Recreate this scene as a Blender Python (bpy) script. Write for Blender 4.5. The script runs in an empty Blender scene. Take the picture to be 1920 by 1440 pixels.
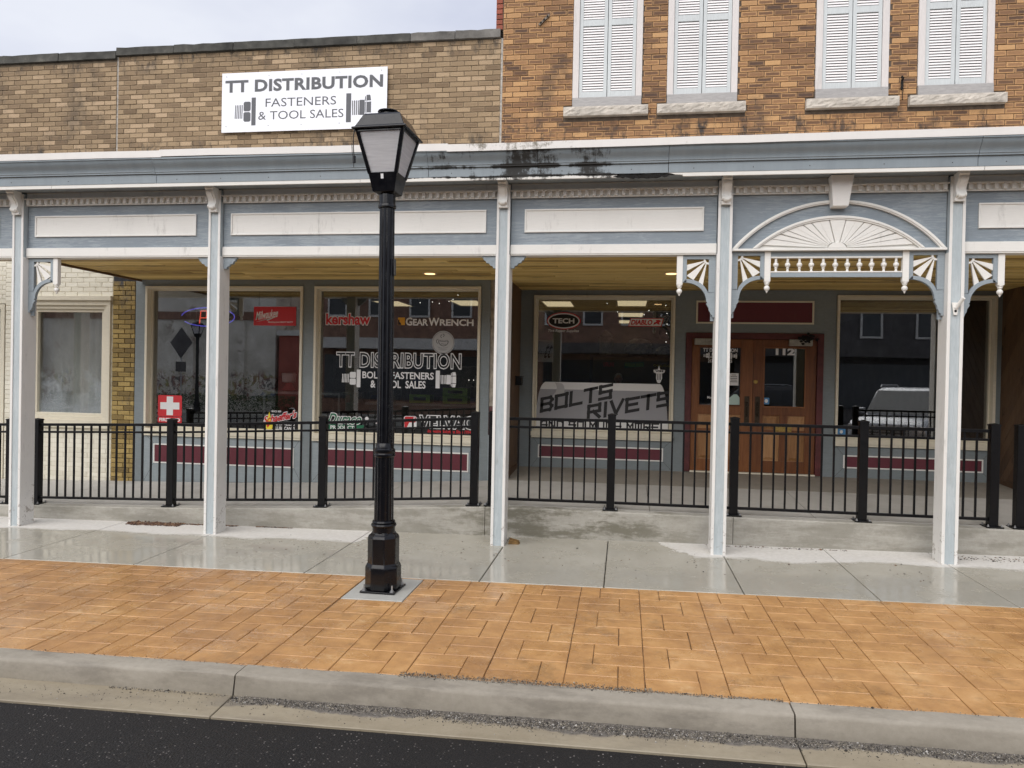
import bpy, bmesh, math, random
from mathutils import Vector, Matrix
PI = math.pi
R = math.radians
random.seed(7)
scene = bpy.context.scene
col = scene.collection

# ------------------------------------------------------------------ camera
cam_d = bpy.data.cameras.new('camera')
cam_d.sensor_fit = 'HORIZONTAL'
cam_d.sensor_width = 36.0
cam_d.lens = 36.0 * 1400.0 / 1920.0
cam_d.clip_start = 0.05
cam_d.clip_end = 2000.0
cam = bpy.data.objects.new('camera', cam_d)
col.objects.link(cam)
scene.camera = cam
CAM = Vector((0.0, -8.0, 1.77))
# yaw 8.53 deg to the left, 0.51 deg down, rolled 1.125 deg
cam.matrix_world = (Matrix.Translation(CAM) @ Matrix.Rotation(R(8.53), 4, 'Z') @ Matrix.Rotation(R(90 - 0.51), 4, 'X')
                    @ Matrix.Rotation(R(1.125), 4, 'Z'))

# ------------------------------------------------------------------ sky, sun, exposure
SUN_EL, SUN_AZ = R(44), R(200)
world = bpy.data.worlds.new('World')
scene.world = world
world.use_nodes = True
wn = world.node_tree
wn.nodes.clear()
w_out = wn.nodes.new('ShaderNodeOutputWorld')
w_bg = wn.nodes.new('ShaderNodeBackground')
w_bg.inputs['Strength'].default_value = 0.1
w_sky = wn.nodes.new('ShaderNodeTexSky')
w_sky.sky_type = 'NISHITA'
w_sky.sun_disc = False
w_sky.sun_elevation = SUN_EL
w_sky.sun_rotation = SUN_AZ
w_sky.dust_density = 2.0
w_tc = wn.nodes.new('ShaderNodeTexCoord')
w_map = wn.nodes.new('ShaderNodeMapping')
w_map.inputs['Scale'].default_value = (1.0, 1.0, 2.2)
w_n = wn.nodes.new('ShaderNodeTexNoise')
w_n.inputs['Scale'].default_value = 2.6
w_n.inputs['Detail'].default_value = 5.0
w_n.inputs['Roughness'].default_value = 0.5
w_r = wn.nodes.new('ShaderNodeValToRGB')
w_r.color_ramp.elements[0].position = 0.34
w_r.color_ramp.elements[0].color = (0.285, 0.300, 0.365, 1)
w_r.color_ramp.elements[1].position = 0.66
w_r.color_ramp.elements[1].color = (0.40, 0.41, 0.445, 1)
w_s = wn.nodes.new('ShaderNodeVectorMath')
w_s.operation = 'SCALE'
w_s.inputs['Scale'].default_value = 10.0
w_mx = wn.nodes.new('ShaderNodeMix')
w_mx.data_type = 'RGBA'
w_mx.inputs[0].default_value = 0.93
L = wn.links.new
L(w_tc.outputs['Generated'], w_map.inputs['Vector'])
L(w_map.outputs['Vector'], w_n.inputs['Vector'])
L(w_n.outputs['Fac'], w_r.inputs['Fac'])
L(w_r.outputs['Color'], w_s.inputs[0])
L(w_sky.outputs['Color'], w_mx.inputs[6])
L(w_s.outputs['Vector'], w_mx.inputs[7])
L(w_mx.outputs[2], w_bg.inputs['Color'])
L(w_bg.outputs['Background'], w_out.inputs['Surface'])

sun_d = bpy.data.lights.new('sun', 'SUN')
sun_d.energy = 1.5
sun_d.angle = R(75)
sun_d.color = (1.0, 0.965, 0.92)
sun = bpy.data.objects.new('sun', sun_d)
col.objects.link(sun)
sdir = Vector((math.sin(SUN_AZ) * math.cos(SUN_EL), math.cos(SUN_AZ) * math.cos(SUN_EL), math.sin(SUN_EL)))
sun.rotation_euler = sdir.to_track_quat('Z', 'Y').to_euler()
sun.location = (0, -10, 20)

scene.view_settings.view_transform = 'Standard'
scene.view_settings.look = 'None'
scene.view_settings.gamma = 1.0
scene.view_settings.use_curve_mapping = False
scene.view_settings.exposure = 1.12
scene.render.engine = 'CYCLES'
scene.cycles.max_bounces = 7
scene.cycles.diffuse_bounces = 4
scene.cycles.transparent_max_bounces = 12
scene.cycles.use_adaptive_sampling = True
scene.cycles.adaptive_threshold = 0.02
scene.cycles.use_denoising = True

# ------------------------------------------------------------------ node helper
class NG:
    def __init__(s, name):
        s.mat = bpy.data.materials.new(name)
        s.mat.use_nodes = True
        s.nt = s.mat.node_tree
        s.nt.nodes.clear()
        s.out = s.nt.nodes.new('ShaderNodeOutputMaterial')
        s._pos = None
    def n(s, t, **kw):
        nd = s.nt.nodes.new(t)
        for k, v in kw.items():
            setattr(nd, k, v)
        return nd
    def put(s, sock, v):
        if isinstance(v, bpy.types.NodeSocket):
            s.nt.links.new(v, sock)
        elif isinstance(v, (tuple, list)):
            if len(v) == 3 and len(sock.default_value) == 4:
                v = (*v, 1)
            sock.default_value = v
        else:
            sock.default_value = v
    def m(s, op, a, b=None, c=None, clamp=False):
        nd = s.n('ShaderNodeMath', operation=op, use_clamp=clamp)
        for i, v in enumerate((a, b, c)):
            if v is not None:
                s.put(nd.inputs[i], v)
        return nd.outputs[0]
    def pos(s):
        if s._pos is None:
            s._pos = s.n('ShaderNodeNewGeometry')
        return s._pos.outputs['Position']
    def xyz(s):
        nd = s.n('ShaderNodeSeparateXYZ')
        s.put(nd.inputs[0], s.pos())
        return nd.outputs
    def mapped(s, sc, vec=None):
        nd = s.n('ShaderNodeMapping')
        s.put(nd.inputs['Vector'], vec or s.pos())
        nd.inputs['Scale'].default_value = sc
        return nd.outputs[0]
    def noise(s, scale, detail=4, rough=0.55, vec=None, dist=0.0, sc=None):
        nd = s.n('ShaderNodeTexNoise')
        if sc:
            vec = s.mapped(sc, vec)
        s.put(nd.inputs['Vector'], vec or s.pos())
        nd.inputs['Scale'].default_value = scale
        nd.inputs['Detail'].default_value = detail
        nd.inputs['Roughness'].default_value = rough
        nd.inputs['Distortion'].default_value = dist
        return nd.outputs['Fac']
    def vor(s, scale, vec=None, feature='F1'):
        nd = s.n('ShaderNodeTexVoronoi', feature=feature)
        s.put(nd.inputs['Vector'], vec or s.pos())
        nd.inputs['Scale'].default_value = scale
        return nd.outputs
    def sm(s, v, a, b, lo=0.0, hi=1.0):
        nd = s.n('ShaderNodeMapRange', interpolation_type='SMOOTHSTEP')
        s.put(nd.inputs[0], v)
        for i, x in enumerate((a, b, lo, hi)):
            nd.inputs[i + 1].default_value = x
        return nd.outputs[0]
    def lin(s, v, a, b, lo=0.0, hi=1.0):
        nd = s.n('ShaderNodeMapRange')
        s.put(nd.inputs[0], v)
        for i, x in enumerate((a, b, lo, hi)):
            nd.inputs[i + 1].default_value = x
        return nd.outputs[0]
    def mix(s, f, a, b, blend='MIX'):
        nd = s.n('ShaderNodeMix', data_type='RGBA', blend_type=blend)
        s.put(nd.inputs[0], f)
        s.put(nd.inputs[6], a)
        s.put(nd.inputs[7], b)
        return nd.outputs[2]
    def ramp(s, f, stops):
        nd = s.n('ShaderNodeValToRGB')
        s.put(nd.inputs[0], f)
        cr = nd.color_ramp
        while len(cr.elements) < len(stops):
            cr.elements.new(0.5)
        for e, (p, c) in zip(cr.elements, stops):
            e.position = p
            e.color = (*c, 1)
        return nd.outputs['Color']
    def bump(s, h, strength=0.3, dist=0.01, nrm=None):
        nd = s.n('ShaderNodeBump')
        nd.inputs['Strength'].default_value = strength
        nd.inputs['Distance'].default_value = dist
        s.put(nd.inputs['Height'], h)
        if nrm:
            s.put(nd.inputs['Normal'], nrm)
        return nd.outputs[0]
    def pbsdf(s, **kw):
        p = s.n('ShaderNodeBsdfPrincipled')
        for k, v in kw.items():
            s.put(p.inputs[k.replace('_', ' ')], v)
        s.nt.links.new(p.outputs[0], s.out.inputs['Surface'])
        return p

MT = {}
def simple(name, c, rough=0.6, var=0.12, scale=9.0, bump=0.15, bscale=80.0, bdist=0.004, metallic=0.0, spec=0.5, dirt=0.0, dirtc=(0.1, 0.09, 0.07), sc=None, coat=0.0):
    g = NG(name)
    f = g.noise(scale, 6, 0.6, sc=sc)
    lo = tuple(x * (1 - var * 1.6) for x in c)
    hi = tuple(min(1, x * (1 + var)) for x in c)
    cc = g.ramp(f, [(0.28, lo), (0.72, hi)])
    if dirt:
        d = g.sm(g.noise(3.2, 8, 0.72), 0.56, 0.75)
        cc = g.mix(g.m('MULTIPLY', d, dirt), cc, dirtc)
    rr = g.lin(g.noise(scale * 2.3, 3), 0.3, 0.7, max(0.02, rough - 0.08), min(1, rough + 0.08))
    nb = g.bump(g.noise(bscale, 5, 0.65, sc=sc), bump, bdist)
    p = g.pbsdf(Base_Color=cc, Roughness=rr, Metallic=metallic, Normal=nb)
    p.inputs['Specular IOR Level'].default_value = spec
    if coat:
        p.inputs['Coat Weight'].default_value = coat
        p.inputs['Coat Roughness'].default_value = 0.08
    MT[name] = g.mat
    return g.mat

def flat(name, c, rough=0.5, emit=0.0, metallic=0.0, spec=0.5):
    g = NG(name)
    f = g.noise(30, 4)
    cc = g.mix(g.m('MULTIPLY', f, 0.16), c, tuple(x * 0.6 for x in c))
    p = g.pbsdf(Base_Color=cc, Roughness=rough, Metallic=metallic)
    p.inputs['Specular IOR Level'].default_value = spec
    if emit:
        g.put(p.inputs['Emission Color'], c)
        p.inputs['Emission Strength'].default_value = emit
    MT[name] = g.mat
    return g.mat

# painted, weathered timber: paint with faint wood grain, scuffs and exposed grey patches
def painted(name, c, worn=(0.45, 0.43, 0.40), amount=0.5, rough=0.55, grain=(1.2, 14, 14), var=0.1, dirt=0.25, mottled=0.0, mot=(0.5, 0.55, 0.58), foot=0.0):
    g = NG(name)
    gr = g.noise(9, 6, 0.65, sc=grain, dist=0.6)
    cc = g.ramp(gr, [(0.3, tuple(x * (1 - var) for x in c)), (0.7, tuple(min(1, x * (1 + var * 0.7)) for x in c))])
    big = g.noise(1.6, 5, 0.6)
    cc = g.mix(g.sm(big, 0.45, 0.75, 0, 0.22), cc, tuple(x * 0.72 for x in c))
    if mottled:
        mm = g.sm(g.m('ADD', g.m('MULTIPLY', g.noise(3.2, 8, 0.72, sc=grain, dist=1.4), 0.6), g.m('MULTIPLY', g.noise(1.4, 4, 0.6), 0.4)), 0.47, 0.58)
        cc = g.mix(g.m('MULTIPLY', mm, mottled), cc, mot)
    chip = g.m('MAXIMUM', g.sm(g.noise(26, 9, 0.8), 0.665, 0.70), g.sm(g.m('ADD', g.noise(13, 9, 0.78), g.sm(g.xyz()[2], -0.1, 0.9, foot, 0.0)), 0.665, 0.69)) if foot else g.sm(g.noise(20, 9, 0.8), 0.66, 0.69)
    cc = g.mix(g.m('MULTIPLY', chip, amount), cc, worn)
    dd = g.sm(g.m('ADD', g.m('MULTIPLY', g.noise(4.5, 8, 0.72, sc=(1, 1, 0.45)), 0.6), g.m('MULTIPLY', g.noise(9, 7, 0.7, sc=(2.2, 2.2, 0.25)), 0.4)), 0.54, 0.72)
    cc = g.mix(g.m('MULTIPLY', dd, dirt), cc, (0.13, 0.115, 0.09))
    nb = g.bump(g.noise(30, 6, 0.6, sc=grain), 0.25, 0.004)
    g.pbsdf(Base_Color=cc, Roughness=g.lin(gr, 0.3, 0.7, rough - 0.08, rough + 0.1), Normal=nb)
    MT[name] = g.mat
    return g.mat

painted('white_paint', (0.80, 0.785, 0.74), amount=0.5, dirt=0.45, var=0.04)
painted('post_white', (0.77, 0.755, 0.72), worn=(0.34, 0.30, 0.26), foot=0.12, amount=0.85, dirt=0.5, var=0.04, grain=(14, 14, 1.2))
painted('post_blue', (0.43, 0.485, 0.505), worn=(0.30, 0.31, 0.31), foot=0.09, amount=0.6, dirt=0.5, grain=(14, 14, 1.2), mottled=0.35, mot=(0.60, 0.64, 0.65))
painted('fascia_blue', (0.232, 0.272, 0.305), amount=0.15, dirt=0.2, mottled=0.55, mot=(0.39, 0.435, 0.465))
painted('trim_blue', (0.285, 0.33, 0.36), amount=0.15, dirt=0.3, mottled=0.2, mot=(0.36, 0.42, 0.45))
painted('front_blue', (0.20, 0.228, 0.235), amount=0.1, dirt=0.25, grain=(2, 14, 8), mottled=0.15, mot=(0.3, 0.35, 0.37))
painted('bulkhead_blue', (0.285, 0.325, 0.34), amount=0.25, dirt=0.35, mottled=0.3, mot=(0.38, 0.43, 0.45))
painted('cream_trim', (0.72, 0.665, 0.53), amount=0.3, dirt=0.35)
painted('burgundy', (0.125, 0.021, 0.033), worn=(0.35, 0.28, 0.25), amount=0.35, dirt=0.12, rough=0.45)
painted('casing_pink', (0.62, 0.58, 0.555), amount=0.3, dirt=0.3, grain=(14, 14, 1.2))
painted('shutter_blue', (0.525, 0.55, 0.55), amount=0.3, dirt=0.3, grain=(14, 14, 1.2), mottled=0.4, mot=(0.6, 0.64, 0.64))
painted('slat_white', (0.80, 0.77, 0.76), amount=0.15, dirt=0.1)
painted('grey_wood', (0.36, 0.345, 0.335), amount=0.3, dirt=0.5, var=0.3)
painted('keystone_white', (0.79, 0.775, 0.74), amount=0.5, dirt=0.3, var=0.03)

# gutter: same blue metal with black mould where the flashing leaks (around x -1.3 and 0)
def stained(name, c, xs, rough=0.45, mould=(0.022, 0.02, 0.017), base_dirt=0.2, st_amt=0.16):
    g = NG(name)
    X, Y, Z = g.xyz()
    streak = g.m('ADD', g.m('MULTIPLY', g.noise(2.0, 7, 0.7, sc=(4.0, 1, 0.5)), 0.5), g.m('MULTIPLY', g.noise(0.9, 4, 0.6), 0.5))
    cc = g.ramp(streak, [(0.34, tuple(x * (1 - st_amt) for x in c)), (0.66, tuple(min(1, x * (1 + st_amt * .7)) for x in c))])
    fine = g.noise(16, 10, 0.82)
    wide = g.m('ADD', g.m('MULTIPLY', g.noise(4.6, 6, 0.65), 0.6), g.m('MULTIPLY', g.noise(3.0, 6, 0.7, sc=(4.5, 1, 0.7)), 0.4))
    tot = None
    for (x0, w, amt) in xs:
        d = g.m('ABSOLUTE', g.m('SUBTRACT', X, x0))
        k = g.m('MULTIPLY', g.sm(d, 0.0, w, 1, 0), amt)
        tot = k if tot is None else g.m('MAXIMUM', tot, k)
    v = g.m('ADD', g.m('ADD', g.m('MULTIPLY', fine, 0.55), g.m('MULTIPLY', wide, 1.25)), g.m('MULTIPLY', tot, 0.35))
    seam = g.m('MAXIMUM', g.sm(g.m('ABSOLUTE', g.m('SUBTRACT', Z, 3.972)), 0.0, 0.035, 1, 0), g.sm(g.m('ABSOLUTE', g.m('SUBTRACT', Z, 3.872)), 0.0, 0.022, 1, 0))
    v = g.m('ADD', v, g.m('MULTIPLY', g.m('MULTIPLY', seam, g.sm(tot, 0.05, 0.5)), 0.22))
    msk = g.m('MULTIPLY', g.sm(v, 1.10, 1.27), 0.96)
    sp = g.sm(g.m('ADD', fine, g.m('MULTIPLY', wide, 0.35)), 0.80, 0.95, 0, base_dirt)
    cc = g.mix(sp, cc, (0.10, 0.09, 0.07))
    cc = g.mix(msk, cc, mould)
    nb = g.bump(g.noise(40, 5, 0.6), 0.12, 0.003)
    g.pbsdf(Base_Color=cc, Roughness=g.m('ADD', rough, g.m('MULTIPLY', msk, 0.35)), Normal=nb)
    MT[name] = g.mat
stained('gutter_blue', (0.235, 0.275, 0.30), [(-1.05, 0.62, 1.12), (-0.40, 0.42, 1.0), (-1.9, 0.8, 0.45), (2.55, 0.35, 0.25)])
stained('cornice_white', (0.76, 0.74, 0.69), [(-1.25, 1.2, 0.85), (-0.30, 0.4, 0.8)], rough=0.6, st_amt=0.05)
stained('flashing_white', (0.77, 0.745, 0.71), [(-1.15, 1.0, 0.75)], rough=0.45, mould=(0.20, 0.18, 0.14), st_amt=0.05)
simple('rot_black', (0.012, 0.011, 0.010), 0.95, 0.5, 30, 0.8, 60, 0.02)
simple('cornice_under', (0.24, 0.275, 0.30), 0.7, 0.15, 4)

# brick: per-brick colour from the object (single bricks) or the island (joined bricks); uv gives the face
def brick_mat(name, stops, edge, edge_amt, spot, spot_amt, stain, stain_scale=1.3, rough=0.85, bump=0.5, bscale=70, xb=None, yrange=None):
    g = NG(name)
    oi = g.n('ShaderNodeObjectInfo')
    ge = g.n('ShaderNodeNewGeometry')
    rnd = g.m('FRACT', g.m('ADD', oi.outputs['Random'], ge.outputs['Random Per Island']))
    cc = g.ramp(rnd, stops)
    uv = g.n('ShaderNodeUVMap')
    sp = g.n('ShaderNodeSeparateXYZ')
    g.put(sp.inputs[0], uv.outputs[0])
    u, v = sp.outputs[0], sp.outputs[1]
    nz = g.noise(22, 6, 0.7)
    du = g.m('MULTIPLY', g.m('MINIMUM', u, g.m('SUBTRACT', 1.0, u)), 2.9)
    dv = g.m('MINIMUM', v, g.m('SUBTRACT', 1.0, v))
    de = g.m('ADD', g.m('MINIMUM', du, dv), g.m('MULTIPLY', g.m('SUBTRACT', nz, 0.5), 0.35))
    em = g.sm(de, 0.04, 0.34, 1, 0)
    lum = g.m('FRACT', g.m('MULTIPLY', rnd, 7.31))
    cc = g.mix(g.m('MULTIPLY', em, g.m('MULTIPLY', edge_amt, g.m('ADD', 0.35, lum))), cc, edge)
    sm_ = g.sm(g.noise(95, 6, 0.75), 0.52, 0.64)
    cc = g.mix(g.m('MULTIPLY', sm_, spot_amt), cc, spot)
    X, Y, Z = g.xyz()
    st = g.sm(g.m('ADD', g.noise(stain_scale, 6, 0.66, sc=(1, 1, 0.5)), g.m('MULTIPLY', g.noise(9, 6, 0.75), 0.28)), 0.68, 0.86)
    if yrange:
        zz = g.m('MAXIMUM', g.sm(Z, yrange[0], yrange[1], 0, 1), g.sm(Z, yrange[2], yrange[3], 1, 0))
        st = g.m('MINIMUM', 1.0, g.m('ADD', g.m('MULTIPLY', st, 0.55), g.m('MULTIPLY', zz, g.sm(g.noise(4.0, 8, 0.75, sc=(1.6, 1, 0.7)), 0.50, 0.64, 0, 0.85))))
    cc = g.mix(st, cc, stain)
    nb = g.bump(g.noise(bscale, 6, 0.7, sc=(1, 1, 0.8)), bump, 0.006)
    g.pbsdf(Base_Color=cc, Roughness=rough, Normal=nb)
    MT[name] = g.mat
brick_mat('brick_tan', [(0.0, (0.165, 0.110, 0.062)), (0.2, (0.222, 0.152, 0.088)), (0.5, (0.275, 0.192, 0.112)), (0.8, (0.335, 0.238, 0.140)), (1.0, (0.45, 0.325, 0.205))],
          (0.38, 0.275, 0.165), 0.4, (0.085, 0.066, 0.046), 0.6, (0.048, 0.042, 0.036), yrange=(6.05, 6.46, 5.02, 5.25))
brick_mat('brick_amber', [(0.0, (0.080, 0.045, 0.030)), (0.2, (0.135, 0.071, 0.038)), (0.5, (0.220, 0.116, 0.056)), (0.8, (0.32, 0.172, 0.079)), (1.0, (0.51, 0.30, 0.135))],
          (0.52, 0.30, 0.135), 0.85, (0.075, 0.042, 0.026), 0.30, (0.05, 0.04, 0.035), bscale=110, bump=0.35, yrange=(6.9, 7.4, 5.15, 5.42))
brick_mat('brick_cream', [(0.0, (0.74, 0.70, 0.58)), (0.5, (0.79, 0.75, 0.63)), (1.0, (0.83, 0.79, 0.67))], (0.78, 0.74, 0.62), 0.2, (0.66, 0.62, 0.50), 0.2,
          (0.66, 0.62, 0.5), bump=0.9, bscale=32, rough=0.6)
brick_mat('brick_yellow', [(0.0, (0.17, 0.115, 0.04)), (0.5, (0.33, 0.23, 0.075)), (1.0, (0.46, 0.33, 0.12))], (0.40, 0.285, 0.10), 0.3, (0.06, 0.05, 0.03), 0.75,
          (0.06, 0.06, 0.065), stain_scale=3.4, bump=0.9, bscale=45)
brick_mat('brick_red', [(0.0, (0.22, 0.06, 0.035)), (1.0, (0.36, 0.10, 0.06))], (0.3, 0.09, 0.05), 0.3, (0.2, 0.15, 0.12), 0.3, (0.3, 0.25, 0.22))
brick_mat('brick_plum', [(0.0, (0.10, 0.045, 0.05)), (1.0, (0.19, 0.085, 0.085))], (0.2, 0.09, 0.08), 0.3, (0.05, 0.03, 0.03), 0.3, (0.2, 0.17, 0.15))
simple('mortar_grey', (0.20, 0.155, 0.105), 0.95, 0.25, 14)
simple('mortar_dark', (0.115, 0.085, 0.062), 0.95, 0.3, 14)
simple('mortar_cream', (0.70, 0.66, 0.54), 0.8, 0.15, 14)
simple('mortar_black', (0.035, 0.035, 0.04), 0.95, 0.3, 14)
simple('caulk', (0.40, 0.37, 0.33), 0.9, 0.25, 20)
simple('coping_dark', (0.062, 0.060, 0.052), 0.9, 0.5, 3.2, 0.5, 40, 0.01, dirt=0.7, dirtc=(0.17, 0.16, 0.13))
simple('coping_grey', (0.16, 0.15, 0.135), 0.9, 0.35, 4, 0.5, 40, 0.01, dirt=0.7, dirtc=(0.05, 0.05, 0.04))
simple('sill_stone', (0.50, 0.455, 0.395), 0.95, 0.2, 7, 0.5, 18, 0.02, dirt=0.35, dirtc=(0.16, 0.14, 0.12))
simple('stucco', (0.44, 0.39, 0.32), 0.95, 0.25, 12, 0.9, 60, 0.01, dirt=0.4)

# timber of the porch ceiling, with knots and a tone per board
def board_mat(name, stops, grain_sc, knot=0.8, rough=0.55, gscale=3.2, bumps=0.15):
    g = NG(name)
    oi = g.n('ShaderNodeObjectInfo')
    off = g.n('ShaderNodeVectorMath', operation='MULTIPLY_ADD')
    g.put(off.inputs[0], oi.outputs['Random'])
    off.inputs[1].default_value = (37.0, 11.0, 23.0)
    g.put(off.inputs[2], g.pos())
    v = off.outputs[0]
    gr = g.noise(gscale, 7, 0.62, vec=v, dist=0.9, sc=grain_sc)
    f = g.m('ADD', g.m('MULTIPLY', gr, 0.75), g.m('MULTIPLY', oi.outputs['Random'], 0.36))
    cc = g.ramp(f, stops)
    kn = g.sm(g.noise(2.1, 4, 0.5, vec=v, sc=tuple(x * 1.6 if x < 2 else x * 0.5 for x in grain_sc)), 0.63, 0.70)
    cc = g.mix(g.m('MULTIPLY', kn, knot), cc, tuple(x * 0.22 for x in stops[0][1]))
    nb = g.bump(gr, bumps, 0.004)
    g.pbsdf(Base_Color=cc, Roughness=rough, Normal=nb)
    MT[name] = g.mat
board_mat('soffit_pine', [(0.30, (0.25, 0.15, 0.038)), (0.5, (0.60, 0.42, 0.13)), (0.75, (0.82, 0.63, 0.25))], (0.45, 9, 9), gscale=5.0)
board_mat('cedar_side', [(0.25, (0.055, 0.028, 0.013)), (0.5, (0.10, 0.052, 0.024)), (0.8, (0.155, 0.088, 0.042))], (9, 9, 0.8))
board_mat('door_wood', [(0.25, (0.095, 0.030, 0.009)), (0.5, (0.175, 0.060, 0.017)), (0.8, (0.27, 0.105, 0.032))], (9, 9, 0.8), knot=0.2, rough=0.38)
board_mat('door_panel_wood', [(0.25, (0.19, 0.085, 0.027)), (0.5, (0.31, 0.15, 0.052)), (0.8, (0.44, 0.24, 0.105))], (9, 9, 0.8), knot=0.3, rough=0.5)
simple('door_frame_red', (0.105, 0.022, 0.022), 0.5, 0.25, 10)

# concrete: damp where rain reaches, pale and dry under the canopy edge
def concrete_walk(name):
    g = NG(name)
    X, Y, Z = g.xyz()
    n1 = g.noise(0.9, 3, 0.5)
    n2 = g.noise(7, 6, 0.65)
    Xn = g.m('ADD', X, g.m('MULTIPLY', g.m('SUBTRACT', g.noise(3.3, 5, 0.65), 0.5), 0.9))
    leak = g.m('MULTIPLY', g.sm(Xn, -2.95, -2.3), g.sm(Xn, -0.15, 0.75, 1, 0))
    edge = g.m('ADD', g.m('ADD', Y, g.m('MULTIPLY', g.m('SUBTRACT', n1, 0.5), 0.45)), g.m('MULTIPLY', g.m('SUBTRACT', n2, 0.5), 0.22))
    edge = g.m('SUBTRACT', edge, g.m('MULTIPLY', leak, 1.6))
    wet = g.sm(g.m('ADD', edge, g.m('MULTIPLY', g.m('SUBTRACT', g.noise(45, 5, 0.7), 0.5), 0.05)), -0.14, -0.04, 1, 0)
    fine = g.noise(26, 8, 0.7)
    blot = g.noise(2.3, 6, 0.6)
    dry = g.ramp(fine, [(0.3, (0.50, 0.48, 0.44)), (0.7, (0.63, 0.61, 0.575))])
    damp = g.ramp(g.m('ADD', g.m('MULTIPLY', fine, 0.35), g.m('MULTIPLY', blot, 0.65)), [(0.3, (0.325, 0.303, 0.248)), (0.7, (0.42, 0.40, 0.345))])
    leafs = g.sm(g.noise(13, 9, 0.8), 0.70, 0.73)
    cc = g.mix(wet, dry, damp)
    cc = g.mix(g.m('MULTIPLY', leafs, 0.35), cc, (0.13, 0.09, 0.06))
    film = g.sm(g.m('ADD', blot, g.m('MULTIPLY', n2, 0.25)), 0.48, 0.68)
    rr = g.mix(wet, (0.9, 0.9, 0.9), g.mix(film, (0.34, 0.34, 0.34), (0.10, 0.10, 0.10)))
    h = g.noise(60, 6, 0.7)
    bm = g.n('ShaderNodeBump')
    bm.inputs['Distance'].default_value = 0.003
    g.put(bm.inputs['Strength'], g.m('SUBTRACT', 0.34, g.m('MULTIPLY', wet, 0.3)))
    g.put(bm.inputs['Height'], h)
    g.pbsdf(Base_Color=cc, Roughness=rr, Normal=bm.outputs[0])
    MT[name] = g.mat
concrete_walk('walk_concrete')

def concrete(name, a, b, stain=(0.16, 0.145, 0.11), amt=0.5, rough=0.85, sc=(1, 1, 1), sscale=2.2, lo=0.5, hi=0.7):
    g = NG(name)
    f = g.m('ADD', g.m('MULTIPLY', g.noise(24, 8, 0.7), 0.4), g.m('MULTIPLY', g.noise(3.4, 6, 0.6, sc=sc), 0.6))
    cc = g.ramp(f, [(0.3, a), (0.7, b)])
    st = g.sm(g.noise(sscale, 8, 0.72, sc=sc), lo, hi)
    cc = g.mix(g.m('MULTIPLY', st, amt), cc, stain)
    g.pbsdf(Base_Color=cc, Roughness=rough, Normal=g.bump(g.noise(70, 7, 0.7), 0.35, 0.004))
    MT[name] = g.mat
concrete('ramp_concrete', (0.40, 0.385, 0.355), (0.50, 0.485, 0.45), amt=0.25)
concrete('recess_concrete', (0.235, 0.215, 0.18), (0.31, 0.285, 0.245), amt=0.3)
def curb_face():
    g = NG('curb_concrete')
    X, Y, Z = g.xyz()
    f = g.m('ADD', g.m('MULTIPLY', g.noise(24, 8, 0.7), 0.4), g.m('MULTIPLY', g.noise(2.4, 6, 0.6, sc=(1, 1, 5)), 0.6))
    cc = g.ramp(f, [(0.3, (0.29, 0.275, 0.235)), (0.7, (0.43, 0.41, 0.365))])
    st = g.m('ADD', g.noise(1.5, 8, 0.7, sc=(1, 1, 4)), g.m('MULTIPLY', g.noise(18, 8, 0.75), 0.22))
    green = g.m('MULTIPLY', g.sm(X, -2.6, -1.2), g.sm(X, 0.1, 0.9, 1, 0))
    cc = g.mix(g.m('MULTIPLY', g.sm(st, 0.52, 0.70), g.m('ADD', 0.35, g.m('MULTIPLY', green, 0.45))), cc, (0.12, 0.11, 0.075))
    pale = g.sm(g.noise(2.2, 7, 0.7, sc=(1, 1, 2.5)), 0.62, 0.70)
    cc = g.mix(g.m('MULTIPLY', pale, 0.4), cc, (0.52, 0.50, 0.46))
    pits = g.sm(g.vor(24)[0], 0.03, 0.10, 1, 0)
    cc = g.mix(g.m('MULTIPLY', pits, 0.6), cc, (0.15, 0.14, 0.12))
    g.pbsdf(Base_Color=cc, Roughness=0.85, Normal=g.bump(g.m('ADD', g.noise(60, 7, 0.7), g.m('MULTIPLY', g.noise(3, 3, 0.5, sc=(1, 1, 14)), 1.2)), 0.35, 0.005))
    MT['curb_concrete'] = g.mat
curb_face()
concrete('kerb_concrete', (0.225, 0.20, 0.158), (0.345, 0.31, 0.255), amt=0.5, rough=0.7, sc=(0.45, 1, 1.3), stain=(0.14, 0.122, 0.098), sscale=4.5, lo=0.46, hi=0.66)
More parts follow.
